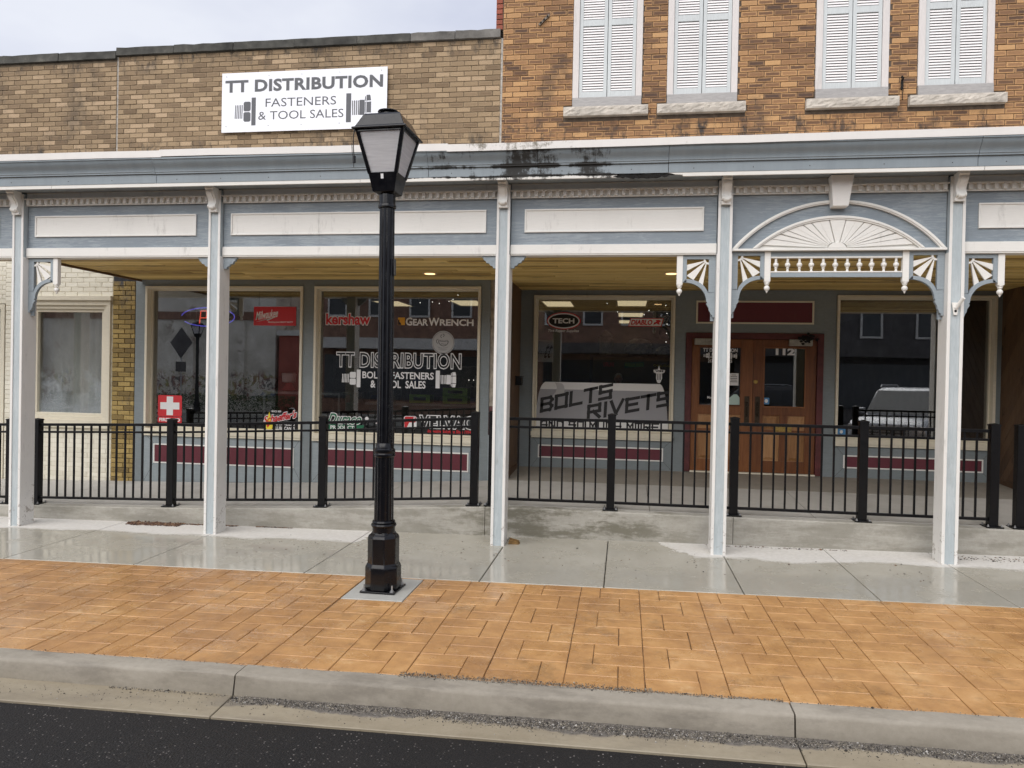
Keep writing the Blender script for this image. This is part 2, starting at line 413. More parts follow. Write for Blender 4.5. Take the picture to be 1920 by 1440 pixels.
def gutter_mat():
    g = NG('gutter_concrete')
    X, Y, Z = g.xyz()
    f = g.m('ADD', g.m('MULTIPLY', g.noise(24, 8, 0.7), 0.35), g.m('MULTIPLY', g.noise(3.4, 6, 0.6, sc=(0.35, 1, 1)), 0.65))
    cc = g.ramp(f, [(0.3, (0.215, 0.178, 0.120)), (0.7, (0.335, 0.29, 0.212))])
    st = g.sm(g.noise(2.2, 8, 0.72, sc=(0.4, 1.6, 1)), 0.5, 0.68)
    cc = g.mix(g.m('MULTIPLY', st, 0.45), cc, (0.15, 0.125, 0.095))
    wash = g.m('ADD', Y, g.m('ADD', g.m('MULTIPLY', g.m('SUBTRACT', g.noise(1.6, 4, 0.6, sc=(1, 0.01, 1)), 0.5), 0.34), g.m('MULTIPLY', g.m('SUBTRACT', g.noise(22, 6, 0.7), 0.5), 0.03)))
    on = g.m('MULTIPLY', g.sm(X, -2.6, -2.1), 1.0)
    m_ = g.m('MULTIPLY', g.sm(wash, -3.80, -3.775), on)
    silt = g.ramp(g.noise(55, 7, 0.75), [(0.35, (0.062, 0.055, 0.048)), (0.65, (0.155, 0.14, 0.125))])
    cc = g.mix(g.m('MULTIPLY', m_, 0.92), cc, silt)
    g.pbsdf(Base_Color=cc, Roughness=g.m('ADD', 0.5, g.m('MULTIPLY', m_, 0.4)), Normal=g.bump(g.noise(70, 7, 0.7), 0.4, 0.005))
    MT['gutter_concrete'] = g.mat
gutter_mat()
concrete('pad_concrete', (0.34, 0.34, 0.315), (0.44, 0.435, 0.40), amt=0.2, rough=0.4)
simple('joint_dirt', (0.055, 0.048, 0.038), 0.95, 0.4, 20)

def stamped():
    g = NG('stamped_orange')
    oi = g.n('ShaderNodeObjectInfo')
    ge = g.n('ShaderNodeNewGeometry')
    rnd = g.m('FRACT', g.m('ADD', oi.outputs['Random'], ge.outputs['Random Per Island']))
    X, Y, Z = g.xyz()
    f = g.m('ADD', g.m('MULTIPLY', g.noise(5.5, 7, 0.66), 0.55), g.m('MULTIPLY', g.noise(1.3, 5, 0.6), 0.40))
    f = g.m('ADD', f, g.m('MULTIPLY', g.m('SUBTRACT', rnd, 0.5), 0.055))
    f = g.m('ADD', f, g.m('ADD', g.sm(X, -5.5, 0.5, -0.075, 0.035), g.m('MULTIPLY', g.m('SUBTRACT', g.noise(0.75, 4, 0.6), 0.5), 0.32)))
    cc = g.ramp(f, [(0.24, (0.255, 0.128, 0.051)), (0.42, (0.385, 0.203, 0.080)), (0.54, (0.49, 0.268, 0.105)), (0.74, (0.67, 0.415, 0.195))])
    dk = g.sm(g.m('ADD', g.noise(2.6, 8, 0.72), g.m('MULTIPLY', g.noise(30, 6, 0.7), 0.12)), 0.60, 0.74)
    cc = g.mix(g.m('MULTIPLY', dk, 0.42), cc, (0.15, 0.088, 0.045))
    sp = g.sm(g.noise(75, 7, 0.8), 0.67, 0.71)
    cc = g.mix(g.m('MULTIPLY', sp, 0.55), cc, (0.07, 0.055, 0.04))
    gr_ = g.sm(g.noise(170, 4, 0.8), 0.62, 0.68)
    cc = g.mix(g.m('MULTIPLY', gr_, 0.35), cc, (0.16, 0.09, 0.045))
    pl = g.sm(g.noise(3.4, 8, 0.75), 0.60, 0.68)
    cc = g.mix(g.m('MULTIPLY', pl, 0.4), cc, (0.68, 0.47, 0.25))
    rr = g.sm(g.noise(3.1, 5, 0.6), 0.38, 0.66, 0.50, 0.16)
    nb = g.bump(g.m('ADD', g.noise(9, 6, 0.62), g.m('MULTIPLY', g.noise(60, 5, 0.7), 0.15)), 0.5, 0.012)
    g.pbsdf(Base_Color=cc, Roughness=rr, Normal=nb)
    MT['stamped_orange'] = g.mat
stamped()
simple('grout_brown', (0.19, 0.115, 0.06), 0.9, 0.5, 9)

def asphalt():
    g = NG('asphalt')
    f = g.noise(140, 5, 0.75)
    cc = g.ramp(f, [(0.35, (0.004, 0.0036, 0.0036)), (0.60, (0.013, 0.0115, 0.0112)), (0.74, (0.055, 0.05, 0.048))])
    cells = g.vor(46)
    keep = g.n('ShaderNodeSeparateColor')
    g.put(keep.inputs[0], cells[1])
    st = g.m('MULTIPLY', g.sm(cells[0], 0.12, 0.27, 1, 0), g.sm(keep.outputs[0], 0.60, 0.78))
    cc = g.mix(g.m('MULTIPLY', st, g.sm(g.noise(3.0, 4, 0.6), 0.35, 0.65, 0.35, 0.95)), cc, (0.30, 0.275, 0.255))
    big = g.noise(0.8, 5, 0.6)
    cc = g.mix(g.sm(big, 0.5, 0.72, 0, 0.35), cc, (0.030, 0.026, 0.024))
    h = g.m('ADD', g.noise(95, 4, 0.7), g.m('MULTIPLY', g.vor(70)[0], -0.6))
    g.pbsdf(Base_Color=cc, Roughness=g.sm(big, 0.4, 0.7, 0.55, 0.85), Specular_IOR_Level=0.35, Normal=g.bump(h, 0.9, 0.008))
    MT['asphalt'] = g.mat
asphalt()

simple('black_metal', (0.0035, 0.0037, 0.0048), 0.38, 0.2, 20, 0.04, 120, spec=0.3)
simple('lamp_black', (0.0032, 0.0035, 0.0052), 0.22, 0.12, 5, 0.0, 160, spec=0.38)
simple('galvanised', (0.45, 0.46, 0.47), 0.4, 0.2, 60, metallic=0.85)
simple('rusty_steel', (0.20, 0.165, 0.13), 0.75, 0.4, 40, metallic=0.3)
simple('brass', (0.42, 0.29, 0.09), 0.4, 0.3, 50, metallic=0.85)
simple('bronze_dark', (0.055, 0.04, 0.025), 0.45, 0.3, 40, metallic=0.6)
simple('closer_metal', (0.36, 0.35, 0.31), 0.5, 0.25, 15, metallic=0.2, dirt=0.7, dirtc=(0.03, 0.027, 0.022))
flat('decal_white', (0.80, 0.80, 0.80), 0.45)
flat('decal_grey', (0.42, 0.42, 0.42), 0.5)
flat('decal_red', (0.58, 0.022, 0.03), 0.45)
flat('decal_black', (0.010, 0.010, 0.011), 0.5)
flat('decal_green', (0.012, 0.15, 0.07), 0.45)
flat('decal_yellow', (0.75, 0.36, 0.02), 0.45)
flat('decal_lemon', (0.85, 0.70, 0.05), 0.45)
flat('decal_blue', (0.07, 0.25, 0.50), 0.45)
flat('decal_mint', (0.50, 0.66, 0.60), 0.45)
flat('sign_white', (0.80, 0.81, 0.86), 0.35)
flat('sign_grey', (0.065, 0.068, 0.078), 0.45)
flat('banner_grey', (0.34, 0.34, 0.36), 0.55)
flat('banner_white', (0.78, 0.78, 0.77), 0.55)
flat('banner_mid', (0.52, 0.52, 0.52), 0.55)
flat('neon_red', (1.0, 0.10, 0.05), 0.4, emit=0.6)
flat('neon_blue', (0.16, 0.14, 0.95), 0.4, emit=0.35)
flat('neon_off', (0.10, 0.07, 0.07), 0.3)
flat('lamp_warm', (1.0, 0.66, 0.30), 0.5, emit=1.1)
flat('panel_light', (1.0, 0.80, 0.50), 0.5, emit=0.42)
flat('spark_light', (1.0, 0.95, 0.85), 0.5, emit=1.6)
simple('trim_ring', (0.62, 0.50, 0.33), 0.4, 0.1)

def glass(name, tint, k, ior=1.5, rough=0.0, haze=0.0):
    g = NG(name)
    t = g.n('ShaderNodeBsdfTransparent')
    g.put(t.inputs[0], tint)
    gl = g.n('ShaderNodeBsdfGlossy')
    gl.inputs['Roughness'].default_value = rough
    wv = g.noise(0.55, 2, 0.4)
    g.put(gl.inputs['Normal'], g.bump(wv, 0.02, 0.05))
    fr = g.n('ShaderNodeFresnel')
    fr.inputs['IOR'].default_value = ior
    f = g.m('MINIMUM', g.m('MULTIPLY', fr.outputs[0], k), 1.0)
    mx = g.n('ShaderNodeMixShader')
    g.put(mx.inputs[0], f)
    g.nt.links.new(t.outputs[0], mx.inputs[1])
    g.nt.links.new(gl.outputs[0], mx.inputs[2])
    last = mx
    if haze:
        d = g.n('ShaderNodeBsdfDiffuse')
        g.put(d.inputs[0], (0.6, 0.66, 0.7))
        m2 = g.n('ShaderNodeMixShader')
        g.put(m2.inputs[0], g.sm(g.m('ADD', g.noise(1.6, 5, 0.6), g.m('MULTIPLY', g.xyz()[2], -0.24)), 0.08, 0.30, 0, haze))
        g.nt.links.new(mx.outputs[0], m2.inputs[1])
        g.nt.links.new(d.outputs[0], m2.inputs[2])
        last = m2
    g.nt.links.new(last.outputs[0], g.out.inputs['Surface'])
    MT[name] = g.mat
glass('shop_glass', (0.86, 0.88, 0.87), 5.0)
glass('door_glass', (0.72, 0.74, 0.73), 4.0)
glass('hazy_glass', (0.92, 0.93, 0.92), 2.4, haze=0.25)
def lantern():
    g = NG('lantern_acrylic')
    X, Y, Z = g.xyz()
    st = g.noise(2.2, 6, 0.7, sc=(1.5, 1.5, 26))
    cc = g.ramp(st, [(0.3, (0.68, 0.67, 0.68)), (0.7, (0.88, 0.87, 0.88))])
    rib = g.m('SINE', g.m('MULTIPLY', Z, 620.0))
    d = g.n('ShaderNodeBsdfPrincipled')
    g.put(d.inputs['Base Color'], cc)
    d.inputs['Roughness'].default_value = 0.3
    g.put(d.inputs['Normal'], g.bump(rib, 0.2, 0.003))
    t = g.n('ShaderNodeBsdfTranslucent')
    g.put(t.inputs[0], cc)
    mx = g.n('ShaderNodeMixShader')
    mx.inputs[0].default_value = 0.45
    g.nt.links.new(d.outputs[0], mx.inputs[1])
    g.nt.links.new(t.outputs[0], mx.inputs[2])
    g.nt.links.new(mx.outputs[0], g.out.inputs['Surface'])
    MT['lantern_acrylic'] = g.mat
lantern()
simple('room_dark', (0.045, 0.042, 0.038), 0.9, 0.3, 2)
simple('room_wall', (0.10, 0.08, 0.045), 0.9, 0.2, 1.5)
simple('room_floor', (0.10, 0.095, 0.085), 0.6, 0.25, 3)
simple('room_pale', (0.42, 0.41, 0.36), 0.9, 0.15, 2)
simple('roof_felt', (0.09, 0.085, 0.08), 0.95, 0.3, 2)
simple('canopy_inside', (0.5, 0.48, 0.44), 0.95, 0.3, 3)
# ------------------------------------------------------------------ mesh helpers
class MB:
    def __init__(s):
        s.v, s.f, s.m, s.uv, s.sm = [], [], [], None, False
    def add(s, vs, fs, mi=0):
        b = len(s.v)
        s.v += [tuple(p) for p in vs]
        for f in fs:
            s.f.append(tuple(b + i for i in f))
            s.m.append(mi)
        return s
    def box(s, x0, x1, y0, y1, z0, z1, mi=0):
        vs = [(x0, y0, z0), (x1, y0, z0), (x1, y1, z0), (x0, y1, z0), (x0, y0, z1), (x1, y0, z1), (x1, y1, z1), (x0, y1, z1)]
        return s.add(vs, [(0, 3, 2, 1), (4, 5, 6, 7), (0, 1, 5, 4), (1, 2, 6, 5), (2, 3, 7, 6), (3, 0, 4, 7)], mi)
    def bar(s, a, b, w, h, mi=0):            # square bar along a->b in the vertical plane
        a, b = Vector(a), Vector(b)
        d = (b - a).normalized()
        up = Vector((0, 0, 1)) if abs(d.z) < 0.9 else Vector((0, 1, 0))
        sd = d.cross(up).normalized() * w / 2
        u = sd.cross(d).normalized() * h / 2
        vs = [a - sd - u, a + sd - u, a + sd + u, a - sd + u, b - sd - u, b + sd - u, b + sd + u, b - sd + u]
        return s.add(vs, [(0, 1, 2, 3), (7, 6, 5, 4), (0, 4, 5, 1), (1, 5, 6, 2), (2, 6, 7, 3), (3, 7, 4, 0)], mi)
    def prism(s, pts, y0, y1, mi=0):         # polygon in x,z extruded in y
        n = len(pts)
        area = sum(pts[i][0] * pts[(i + 1) % n][1] - pts[(i + 1) % n][0] * pts[i][1] for i in range(n))
        if area < 0:
            pts = pts[::-1]
        vs = [(x, y0, z) for x, z in pts] + [(x, y1, z) for x, z in pts]
        fs = [tuple(range(n)), tuple(range(2 * n - 1, n - 1, -1))]
        fs += [(i, n + i, n + (i + 1) % n, (i + 1) % n) for i in range(n)]
        return s.add(vs, fs, mi)
    def prismx(s, pts, x0, x1, mi=0):        # polygon in y,z extruded in x
        n = len(pts)
        vs = [(x0, y, z) for y, z in pts] + [(x1, y, z) for y, z in pts]
        fs = [tuple(range(n - 1, -1, -1)), tuple(range(n, 2 * n))]
        fs += [(i, (i + 1) % n, n + (i + 1) % n, n + i) for i in range(n)]
        return s.add(vs, fs, mi)
    def plate(s, pts, y, mi=0):              # flat polygon in x,z facing -y
        n = len(pts)
        area = sum(pts[i][0] * pts[(i + 1) % n][1] - pts[(i + 1) % n][0] * pts[i][1] for i in range(n))
        if area < 0:
            pts = pts[::-1]
        return s.add([(x, y, z) for x, z in pts], [tuple(range(n))], mi)
    def lathe(s, prof, c=(0, 0, 0), seg=20, mi=0, rot=0.0, flute=0.0, nfl=0):
        vs, fs = [], []
        for (r, z) in prof:
            for k in range(seg):
                a = rot + 2 * PI * k / seg
                rr = r
                if flute and k % 2:
                    rr = r * (1 - flute)
                vs.append((c[0] + rr * math.cos(a), c[1] + rr * math.sin(a), c[2] + z))
        for i in range(len(prof) - 1):
            for k in range(seg):
                k2 = (k + 1) % seg
                fs.append((i * seg + k, i * seg + k2, (i + 1) * seg + k2, (i + 1) * seg + k))
        fs.append(tuple(range(seg - 1, -1, -1)))
        fs.append(tuple(range((len(prof) - 1) * seg, len(prof) * seg)))
        return s.add(vs, fs, mi)
    def tube(s, path, r, seg=8, mi=0):
        path = [Vector(p) for p in path]
        vs, fs = [], []
        for i, p in enumerate(path):
            d = (path[min(i + 1, len(path) - 1)] - path[max(i - 1, 0)]).normalized()
            up = Vector((0, 0, 1)) if abs(d.z) < 0.85 else Vector((0, 1, 0))
            a = d.cross(up).normalized()
            b = a.cross(d).normalized()
            rr = r[i] if isinstance(r, (list, tuple)) else r
            for k in range(seg):
                t = 2 * PI * k / seg
                vs.append(p + a * math.cos(t) * rr + b * math.sin(t) * rr)
        n = len(path)
        for i in range(n - 1):
            for k in range(seg):
                k2 = (k + 1) % seg
                fs.append((i * seg + k, (i + 1) * seg + k, (i + 1) * seg + k2, i * seg + k2))
        fs.append(tuple(range(seg)))
        fs.append(tuple(range(n * seg - 1, (n - 1) * seg - 1, -1)))
        return s.add(vs, fs, mi)
    def frame(s, x0, x1, z0, z1, w, y0, y1, mi=0, wb=None, wt=None, wr=None):   # picture frame in x,z
        wb = w if wb is None else wb
        wt = w if wt is None else wt
        wr = w if wr is None else wr
        s.box(x0, x1, y0, y1, z1 - wt, z1, mi)
        s.box(x0, x1, y0, y1, z0, z0 + wb, mi)
        s.box(x0, x0 + w, y0, y1, z0 + wb, z1 - wt, mi)
        s.box(x1 - wr, x1, y0, y1, z0 + wb, z1 - wt, mi)
        return s
    def mesh(s, name, mats, smooth=None):
        me = bpy.data.meshes.new(name)
        me.from_pydata(s.v, [], s.f)
        for m in (mats if isinstance(mats, (list, tuple)) else [mats]):
            me.materials.append(MT[m])
        if len(set(s.m)) > 1:
            me.polygons.foreach_set('material_index', s.m)
        if s.uv:
            l = me.uv_layers.new(name='UVMap')
            l.data.foreach_set('uv', [c for p in s.uv for c in p])
        if smooth:
            me.polygons.foreach_set('use_smooth', [True] * len(me.polygons))
            me.set_sharp_from_angle(angle=R(smooth))
        me.update()
        return me
    def build(s, name, mats, parent=None, smooth=None, bevel=0.0, **kw):
        return place(name, s.mesh(name, mats, smooth), parent, bevel=bevel, **kw)

def root_loc(p):
    q = p
    while q.parent:
        q = q.parent
    return q
def place(name, me, parent=None, loc=None, rot=None, bevel=0.0, label=None, cat=None, group=None, kind=None):
    o = bpy.data.objects.new(name, me)
    col.objects.link(o)
    if loc is not None:
        o.location = loc
    if rot is not None:
        o.rotation_euler = rot
    if parent is not None:
        o.parent = parent
        if parent.parent is None:
            o.matrix_parent_inverse = Matrix.Translation(-Vector(parent.location))
        else:                                   # part of a part: parts sit at the world origin or at loc
            o.matrix_parent_inverse = Matrix.Translation(-Vector(parent.location))
    if bevel:
        bv = o.modifiers.new('bevel', 'BEVEL')
        bv.width = bevel
        bv.segments = 2
        bv.limit_method = 'ANGLE'
        bv.angle_limit = R(40)
    tag(o, label, cat, group, kind)
    return o
def tag(o, label=None, cat=None, group=None, kind=None):
    if label:
        o['label'] = label
    if cat:
        o['category'] = cat
    if group:
        o['group'] = group
    if kind:
        o['kind'] = kind
    return o
def empty(name, loc, label=None, cat=None, group=None, kind=None):
    o = bpy.data.objects.new(name, None)
    col.objects.link(o)
    o.location = loc
    o.empty_display_size = 0.2
    return tag(o, label, cat, group, kind)

def lerp_pts(x, pts):
    if x <= pts[0][0]:
        return pts[0][1]
    for (a, za), (b, zb) in zip(pts, pts[1:]):
        if x <= b:
            return za + (zb - za) * (x - a) / (b - a)
    return pts[-1][1]
def gz(x, y):                       # the street falls gently to the left
    return -0.05 + 0.0124 * x + 0.01 * y
RAMP = [(-14, -0.12), (-8.2, 0.0), (-7.3, 0.025), (-5.6, 0.07), (-3.5, 0.16), (-1.65, 0.262), (-1.0, 0.275), (14, 0.28)]
def rz(x, y):                       # the ramp in front of the shops, with its fall to the street
    return lerp_pts(x, RAMP) + 0.05 * (y - 0.5)
def arc(cx, cz, r, a0, a1, n):
    return [(cx + r * math.cos(a0 + (a1 - a0) * i / n), cz + r * math.sin(a0 + (a1 - a0) * i / n)) for i in range(n + 1)]
def bez(p0, p1, p2, p3, n=10):
    o = []
    for i in range(n + 1):
        t = i / n
        o.append(tuple((1 - t) ** 3 * a + 3 * (1 - t) ** 2 * t * b + 3 * (1 - t) * t * t * c + t ** 3 * d for a, b, c, d in zip(p0, p1, p2, p3)))
    return o

# a ground slab: chamfered top following a height function
def slab_mesh(name, x0, x1, y0, y1, zf, th, mat, ch=0.006, nx=1):
    b = MB()
    xs = [x0 + (x1 - x0) * i / nx for i in range(nx + 1)]
    lo = [(x0, x1, y0, y1, -th), (x0, x1, y0, y1, -ch), (x0 + ch, x1 - ch, y0 + ch, y1 - ch, 0.0)]
    rings = []
    for (a, c, d, e, h) in lo:
        px = [a + (c - a) * i / nx for i in range(nx + 1)]
        ring = [(x, d, zf(x, d) + h) for x in px] + [(x, e, zf(x, e) + h) for x in px[::-1]]
        rings.append(ring)
    n = 2 * (nx + 1)
    vs = [p for r_ in rings for p in r_]
    fs = []
    for k in range(2):
        for i in range(n):
            j = (i + 1) % n
            fs.append((k * n + i, k * n + j, (k + 1) * n + j, (k + 1) * n + i))
    for i in range(nx):
        fs.append((2 * n + i, 2 * n + i + 1, 2 * n + n - 2 - i, 2 * n + n - 1 - i))
    b.add(vs, fs)
    return b.mesh(name, mat)
def sheet(name, x0, x1, y0, y1, zf, mat, kind='structure', nx=1, ny=1):
    b = MB()
    for i in range(nx):
        for j in range(ny):
            xa, xb = x0 + (x1 - x0) * i / nx, x0 + (x1 - x0) * (i + 1) / nx
            ya, yb = y0 + (y1 - y0) * j / ny, y0 + (y1 - y0) * (j + 1) / ny
            b.add([(xa, ya, zf(xa, ya)), (xb, ya, zf(xb, ya)), (xb, yb, zf(xb, yb)), (xa, yb, zf(xa, yb))], [(0, 1, 2, 3)])
    return b.build(name, mat, kind=kind)

# ------------------------------------------------------------------ lettering (built-in font, block letters)
def text_geo(s, bold=0.0, outline=0.0, spacing=1.0):
    cu = bpy.data.curves.new('txt', 'FONT')
    cu.body = s
    cu.space_character = spacing
    cu.resolution_u = 3
    if bold:
        cu.offset = bold
    if outline:
        cu.fill_mode = 'NONE'
        cu.bevel_depth = outline
        cu.bevel_resolution = 0
    o = bpy.data.objects.new('txt', cu)
    col.objects.link(o)
    dg = bpy.context.evaluated_depsgraph_get()
    me = bpy.data.meshes.new_from_object(o.evaluated_get(dg))
    vs = [tuple(v.co) for v in me.vertices]
    fs = [tuple(p.vertices) for p in me.polygons]
    bpy.data.objects.remove(o)
    bpy.data.curves.remove(cu)
    bpy.data.meshes.remove(me)
    x0, x1 = min(v[0] for v in vs), max(v[0] for v in vs)
    y0, y1 = min(v[1] for v in vs), max(v[1] for v in vs)
    return vs, fs, (x0, x1, y0, y1)
def put_text(b, s, rect, y, mi, bold=0.0, outline=0.0, spacing=1.0, shear=0.0, rise=0.0, ref=None):
    vs, fs, bb = text_geo(s, bold, outline, spacing)
    if ref:
        bb = text_geo(s, ref, 0, spacing)[2]
    x0, x1, z0, z1 = rect
    o = []
    for (x, yy, zz) in vs:
        u = (x - bb[0]) / (bb[1] - bb[0])
        v = (yy - bb[2]) / (bb[3] - bb[2])
        o.append((x0 + (x1 - x0) * u + shear * (v - 0.5) * (z1 - z0), y - abs(zz) * 0.02, z0 + (z1 - z0) * v + rise * (u - 0.5)))
    b.add(o, fs, mi)
BLOCK = {'B': [[(0, 0), (0, 1), (.85, 1), (1, .8), (.8, .52), (1, .25), (.85, 0), (0, 0)], [(0, .52), (.8, .52)]],
         'O': [[(0, 0), (0, 1), (1, 1), (1, 0), (0, 0)]], 'L': [[(0, 1), (0, 0), (1, 0)]], 'T': [[(-.05, 1), (1.05, 1)], [(.5, 1), (.5, 0)]],
         'S': [[(1, 1), (0, 1), (0, .53), (1, .53), (1, 0), (0, 0)]], 'R': [[(0, 0), (0, 1), (1, 1), (1, .5), (0, .5)], [(.45, .5), (1, 0)]],
         'I': [[(.5, 0), (.5, 1)]], 'V': [[(0, 1), (.45, 0), (1, 1)]], 'E': [[(1, 1), (0, 1), (0, 0), (1, 0)], [(0, .52), (.85, .52)]],
         'A': [[(0, 0), (0, .7), (.3, 1), (1, 1), (1, 0)], [(0, .42), (1, .42)]], 'N': [[(0, 0), (0, 1), (1, 0), (1, 1)]],
         'D': [[(0, 0), (0, 1), (.75, 1), (1, .75), (1, .25), (.75, 0), (0, 0)]], 'M': [[(0, 0), (0, 1), (.5, .45), (1, 1), (1, 0)]],
         'U': [[(0, 1), (0, 0), (1, 0), (1, 1)]], 'C': [[(1, 1), (0, 1), (0, 0), (1, 0)]], 'H': [[(0, 0), (0, 1)], [(1, 0), (1, 1)], [(0, .5), (1, .5)]],
         'P': [[(0, 0), (0, 1), (1, 1), (1, .45), (0, .45)]], '1': [[(.2, .9), (.62, 1), (.62, 0)], [(.1, 0), (1, 0)]], '2': [[(0, 1), (1, 1), (1, .55), (0, .42), (0, 0), (1, 0)]]}
def put_block(b, s, x0, z0, w, h, gap, t, y, mi, slope=0.0, shear=0.0, rough=0.0, space=0.6):
    x = 0.0
    rnd = random.Random(len(s) * 31 + int(w * 1000))
    for k, ch in enumerate(s):
        if ch == ' ':
            x += w * space
            continue
        ww = w * 0.25 if ch == 'I' else w
        for line in BLOCK[ch]:
            for j, (p, q) in enumerate(zip(line, line[1:])):
                a = Vector((p[0] * ww, p[1] * h))
                c = Vector((q[0] * ww, q[1] * h))
                d = (c - a).normalized()
                nrm = Vector((-d.y, d.x)) * t / 2
                e0 = t * (0.5 + rnd.random() * rough)
                e1 = t * (0.5 + rnd.random() * rough)
                quad = [a - d * e0 - nrm, c + d * e1 - nrm, c + d * e1 + nrm, a - d * e0 + nrm]
                pts = [(x0 + x + u.x + shear * u.y + 0.0, z0 + u.y + (x + u.x) * slope) for u in quad]
                b.plate(pts, y - 0.00012 * (j + k % 3), mi)
        x += ww + gap
    return x
def ell(cx, cz, rx, rz_, n=28):
    return [(cx + rx * math.cos(2 * PI * i / n), cz + rz_ * math.sin(2 * PI * i / n)) for i in range(n)]
def rrect(x0, x1, z0, z1, r, n=4):
    o = []
    for cx, cz, a in ((x1 - r, z1 - r, 0), (x0 + r, z1 - r, PI / 2), (x0 + r, z0 + r, PI), (x1 - r, z0 + r, 1.5 * PI)):
        o += arc(cx, cz, r, a, a + PI / 2, n)
    return o

# ------------------------------------------------------------------ bricks
def brick_geo(l, h, d, jit, uvs):
    c = 0.0045
    r_ = random.Random(jit)
    j = lambda s: (r_.random() - 0.5) * s
    o = [(-l / 2, 0.0 + c, 0), (l / 2, 0.0 + c, 0), (l / 2, 0.0 + c, h), (-l / 2, 0.0 + c, h)]
    i = [(-l / 2 + c + j(.003), j(.003), c + j(.003)), (l / 2 - c + j(.003), j(.003), c + j(.003)), (l / 2 - c + j(.003), j(.003), h - c + j(.003)), (-l / 2 + c + j(.003), j(.003), h - c + j(.003))]
    k = [(x, d, z) for (x, y, z) in o]
    vs = o + i + k
    fs = [(4, 5, 6, 7)] + [(a, (a + 1) % 4, 4 + (a + 1) % 4, 4 + a) for a in range(4)] + [((a + 1) % 4, a, 8 + a, 8 + (a + 1) % 4) for a in range(4)]
    for f in fs:
        for q in f:
            uvs.append(((vs[q][0] + l / 2) / l, vs[q][2] / h))
    return vs, fs
def cut(iv, holes):
    out = [iv]
    for (a, b) in holes:
        nx = []
        for (p, q) in out:
            if b <= p or a >= q:
                nx.append((p, q))
            else:
                if a - p > 0.03:
                    nx.append((p, a - 0.006))
                if q - b > 0.03:
                    nx.append((b + 0.006, q))
        out = nx
    return out
def brick_wall(wall, x0, x1, z0, z1, y, bl, bh, jt, mat, openings, seen, seed, limit=300, first=0.0):
    """bricks as parts of the wall (the nearest in view), the rest joined as stuff"""
    rd = random.Random(seed)
    lst = []
    n = int((z1 - z0) / bh + 0.5)
    for c in range(n):
        za, zb = z0 + c * bh, z0 + (c + 1) * bh - jt
        holes = [(a, b) for (a, b, p, q) in openings if zb > p + 0.01 and za < q - 0.01]
        x = x0 - (bl / 2 if c % 2 else 0.0) + first
        while x < x1:
            a, b = max(x, x0), min(x + bl - jt, x1)
            x += bl
            if b - a < 0.025:
                continue
            for (p, q) in cut((a, b), holes):
                if q - p < 0.02:
                    continue
                lst.append((p, q, za, zb))
    def rank(k):
        cx, cz = (k[0] + k[1]) / 2, (k[2] + k[3]) / 2
        inside = seen[0] < cx < seen[1] and seen[2] < cz < seen[3]
        return (0 if inside else 1, (cx - CAM.x) ** 2 + (cz - CAM.z) ** 2 + (0 if (k[1] - k[0]) > bl * 0.8 else 6))
    lst.sort(key=rank)
    cache = {}
    for (p, q, za, zb) in lst[:limit]:
        full = abs(q - p - (bl - jt)) < 0.002
        if full:
            kx = rd.randrange(6)
            if kx not in cache:
                b = MB(); b.uv = []
                b.add(*brick_geo(bl - jt, bh - jt, 0.07, seed + kx, b.uv))
                cache[kx] = b.mesh('brick', mat)
            me = cache[kx]
        else:
            b = MB(); b.uv = []
            b.add(*brick_geo(q - p, zb - za, 0.07, seed, b.uv))
            me = b.mesh('brick', mat)
        place('brick', me, wall, loc=((p + q) / 2, y + rd.uniform(-.002, .002), za))
    rest = lst[limit:]
    if rest:
        b = MB(); b.uv = []
        for i, (p, q, za, zb) in enumerate(rest):
            vs, fs = brick_geo(q - p, zb - za, 0.07, i % 9, b.uv)
            dy = rd.uniform(-.002, .002)
            b.add([(v[0] + (p + q) / 2, v[1] + y + dy, v[2] + za) for v in vs], fs)
        b.build('brickwork', mat, wall, kind='stuff')
def wall_with_holes(x0, x1, z0, z1, y0, y1, holes):
    b = MB()
    xs = sorted({x0, x1, *[h[0] for h in holes], *[h[1] for h in holes]})
    xs = [x for x in xs if x0 <= x <= x1]
    for xa, xb in zip(xs, xs[1:]):
        segs = cut_plain((z0, z1), [(h[2], h[3]) for h in holes if h[0] < (xa + xb) / 2 < h[1]])
        for (p, q) in segs:
            b.box(xa, xb, y0, y1, p, q)
    return b
def cut_plain(iv, holes):
    out = [iv]
    for (a, b) in holes:
        nx = []
        for (p, q) in out:
            if b <= p or a >= q:
                nx.append((p, q))
            else:
                if a > p:
                    nx.append((p, a))
                if q > b:
                    nx.append((b, q))
        out = nx
    return out
# ================================================================== THE GROUND
road = sheet('road', -70, 70, -40, -3.93, lambda x, y: gz(x, -3.93) - 0.150 + 0.004 * (y + 3.93), 'asphalt', nx=2, ny=2)
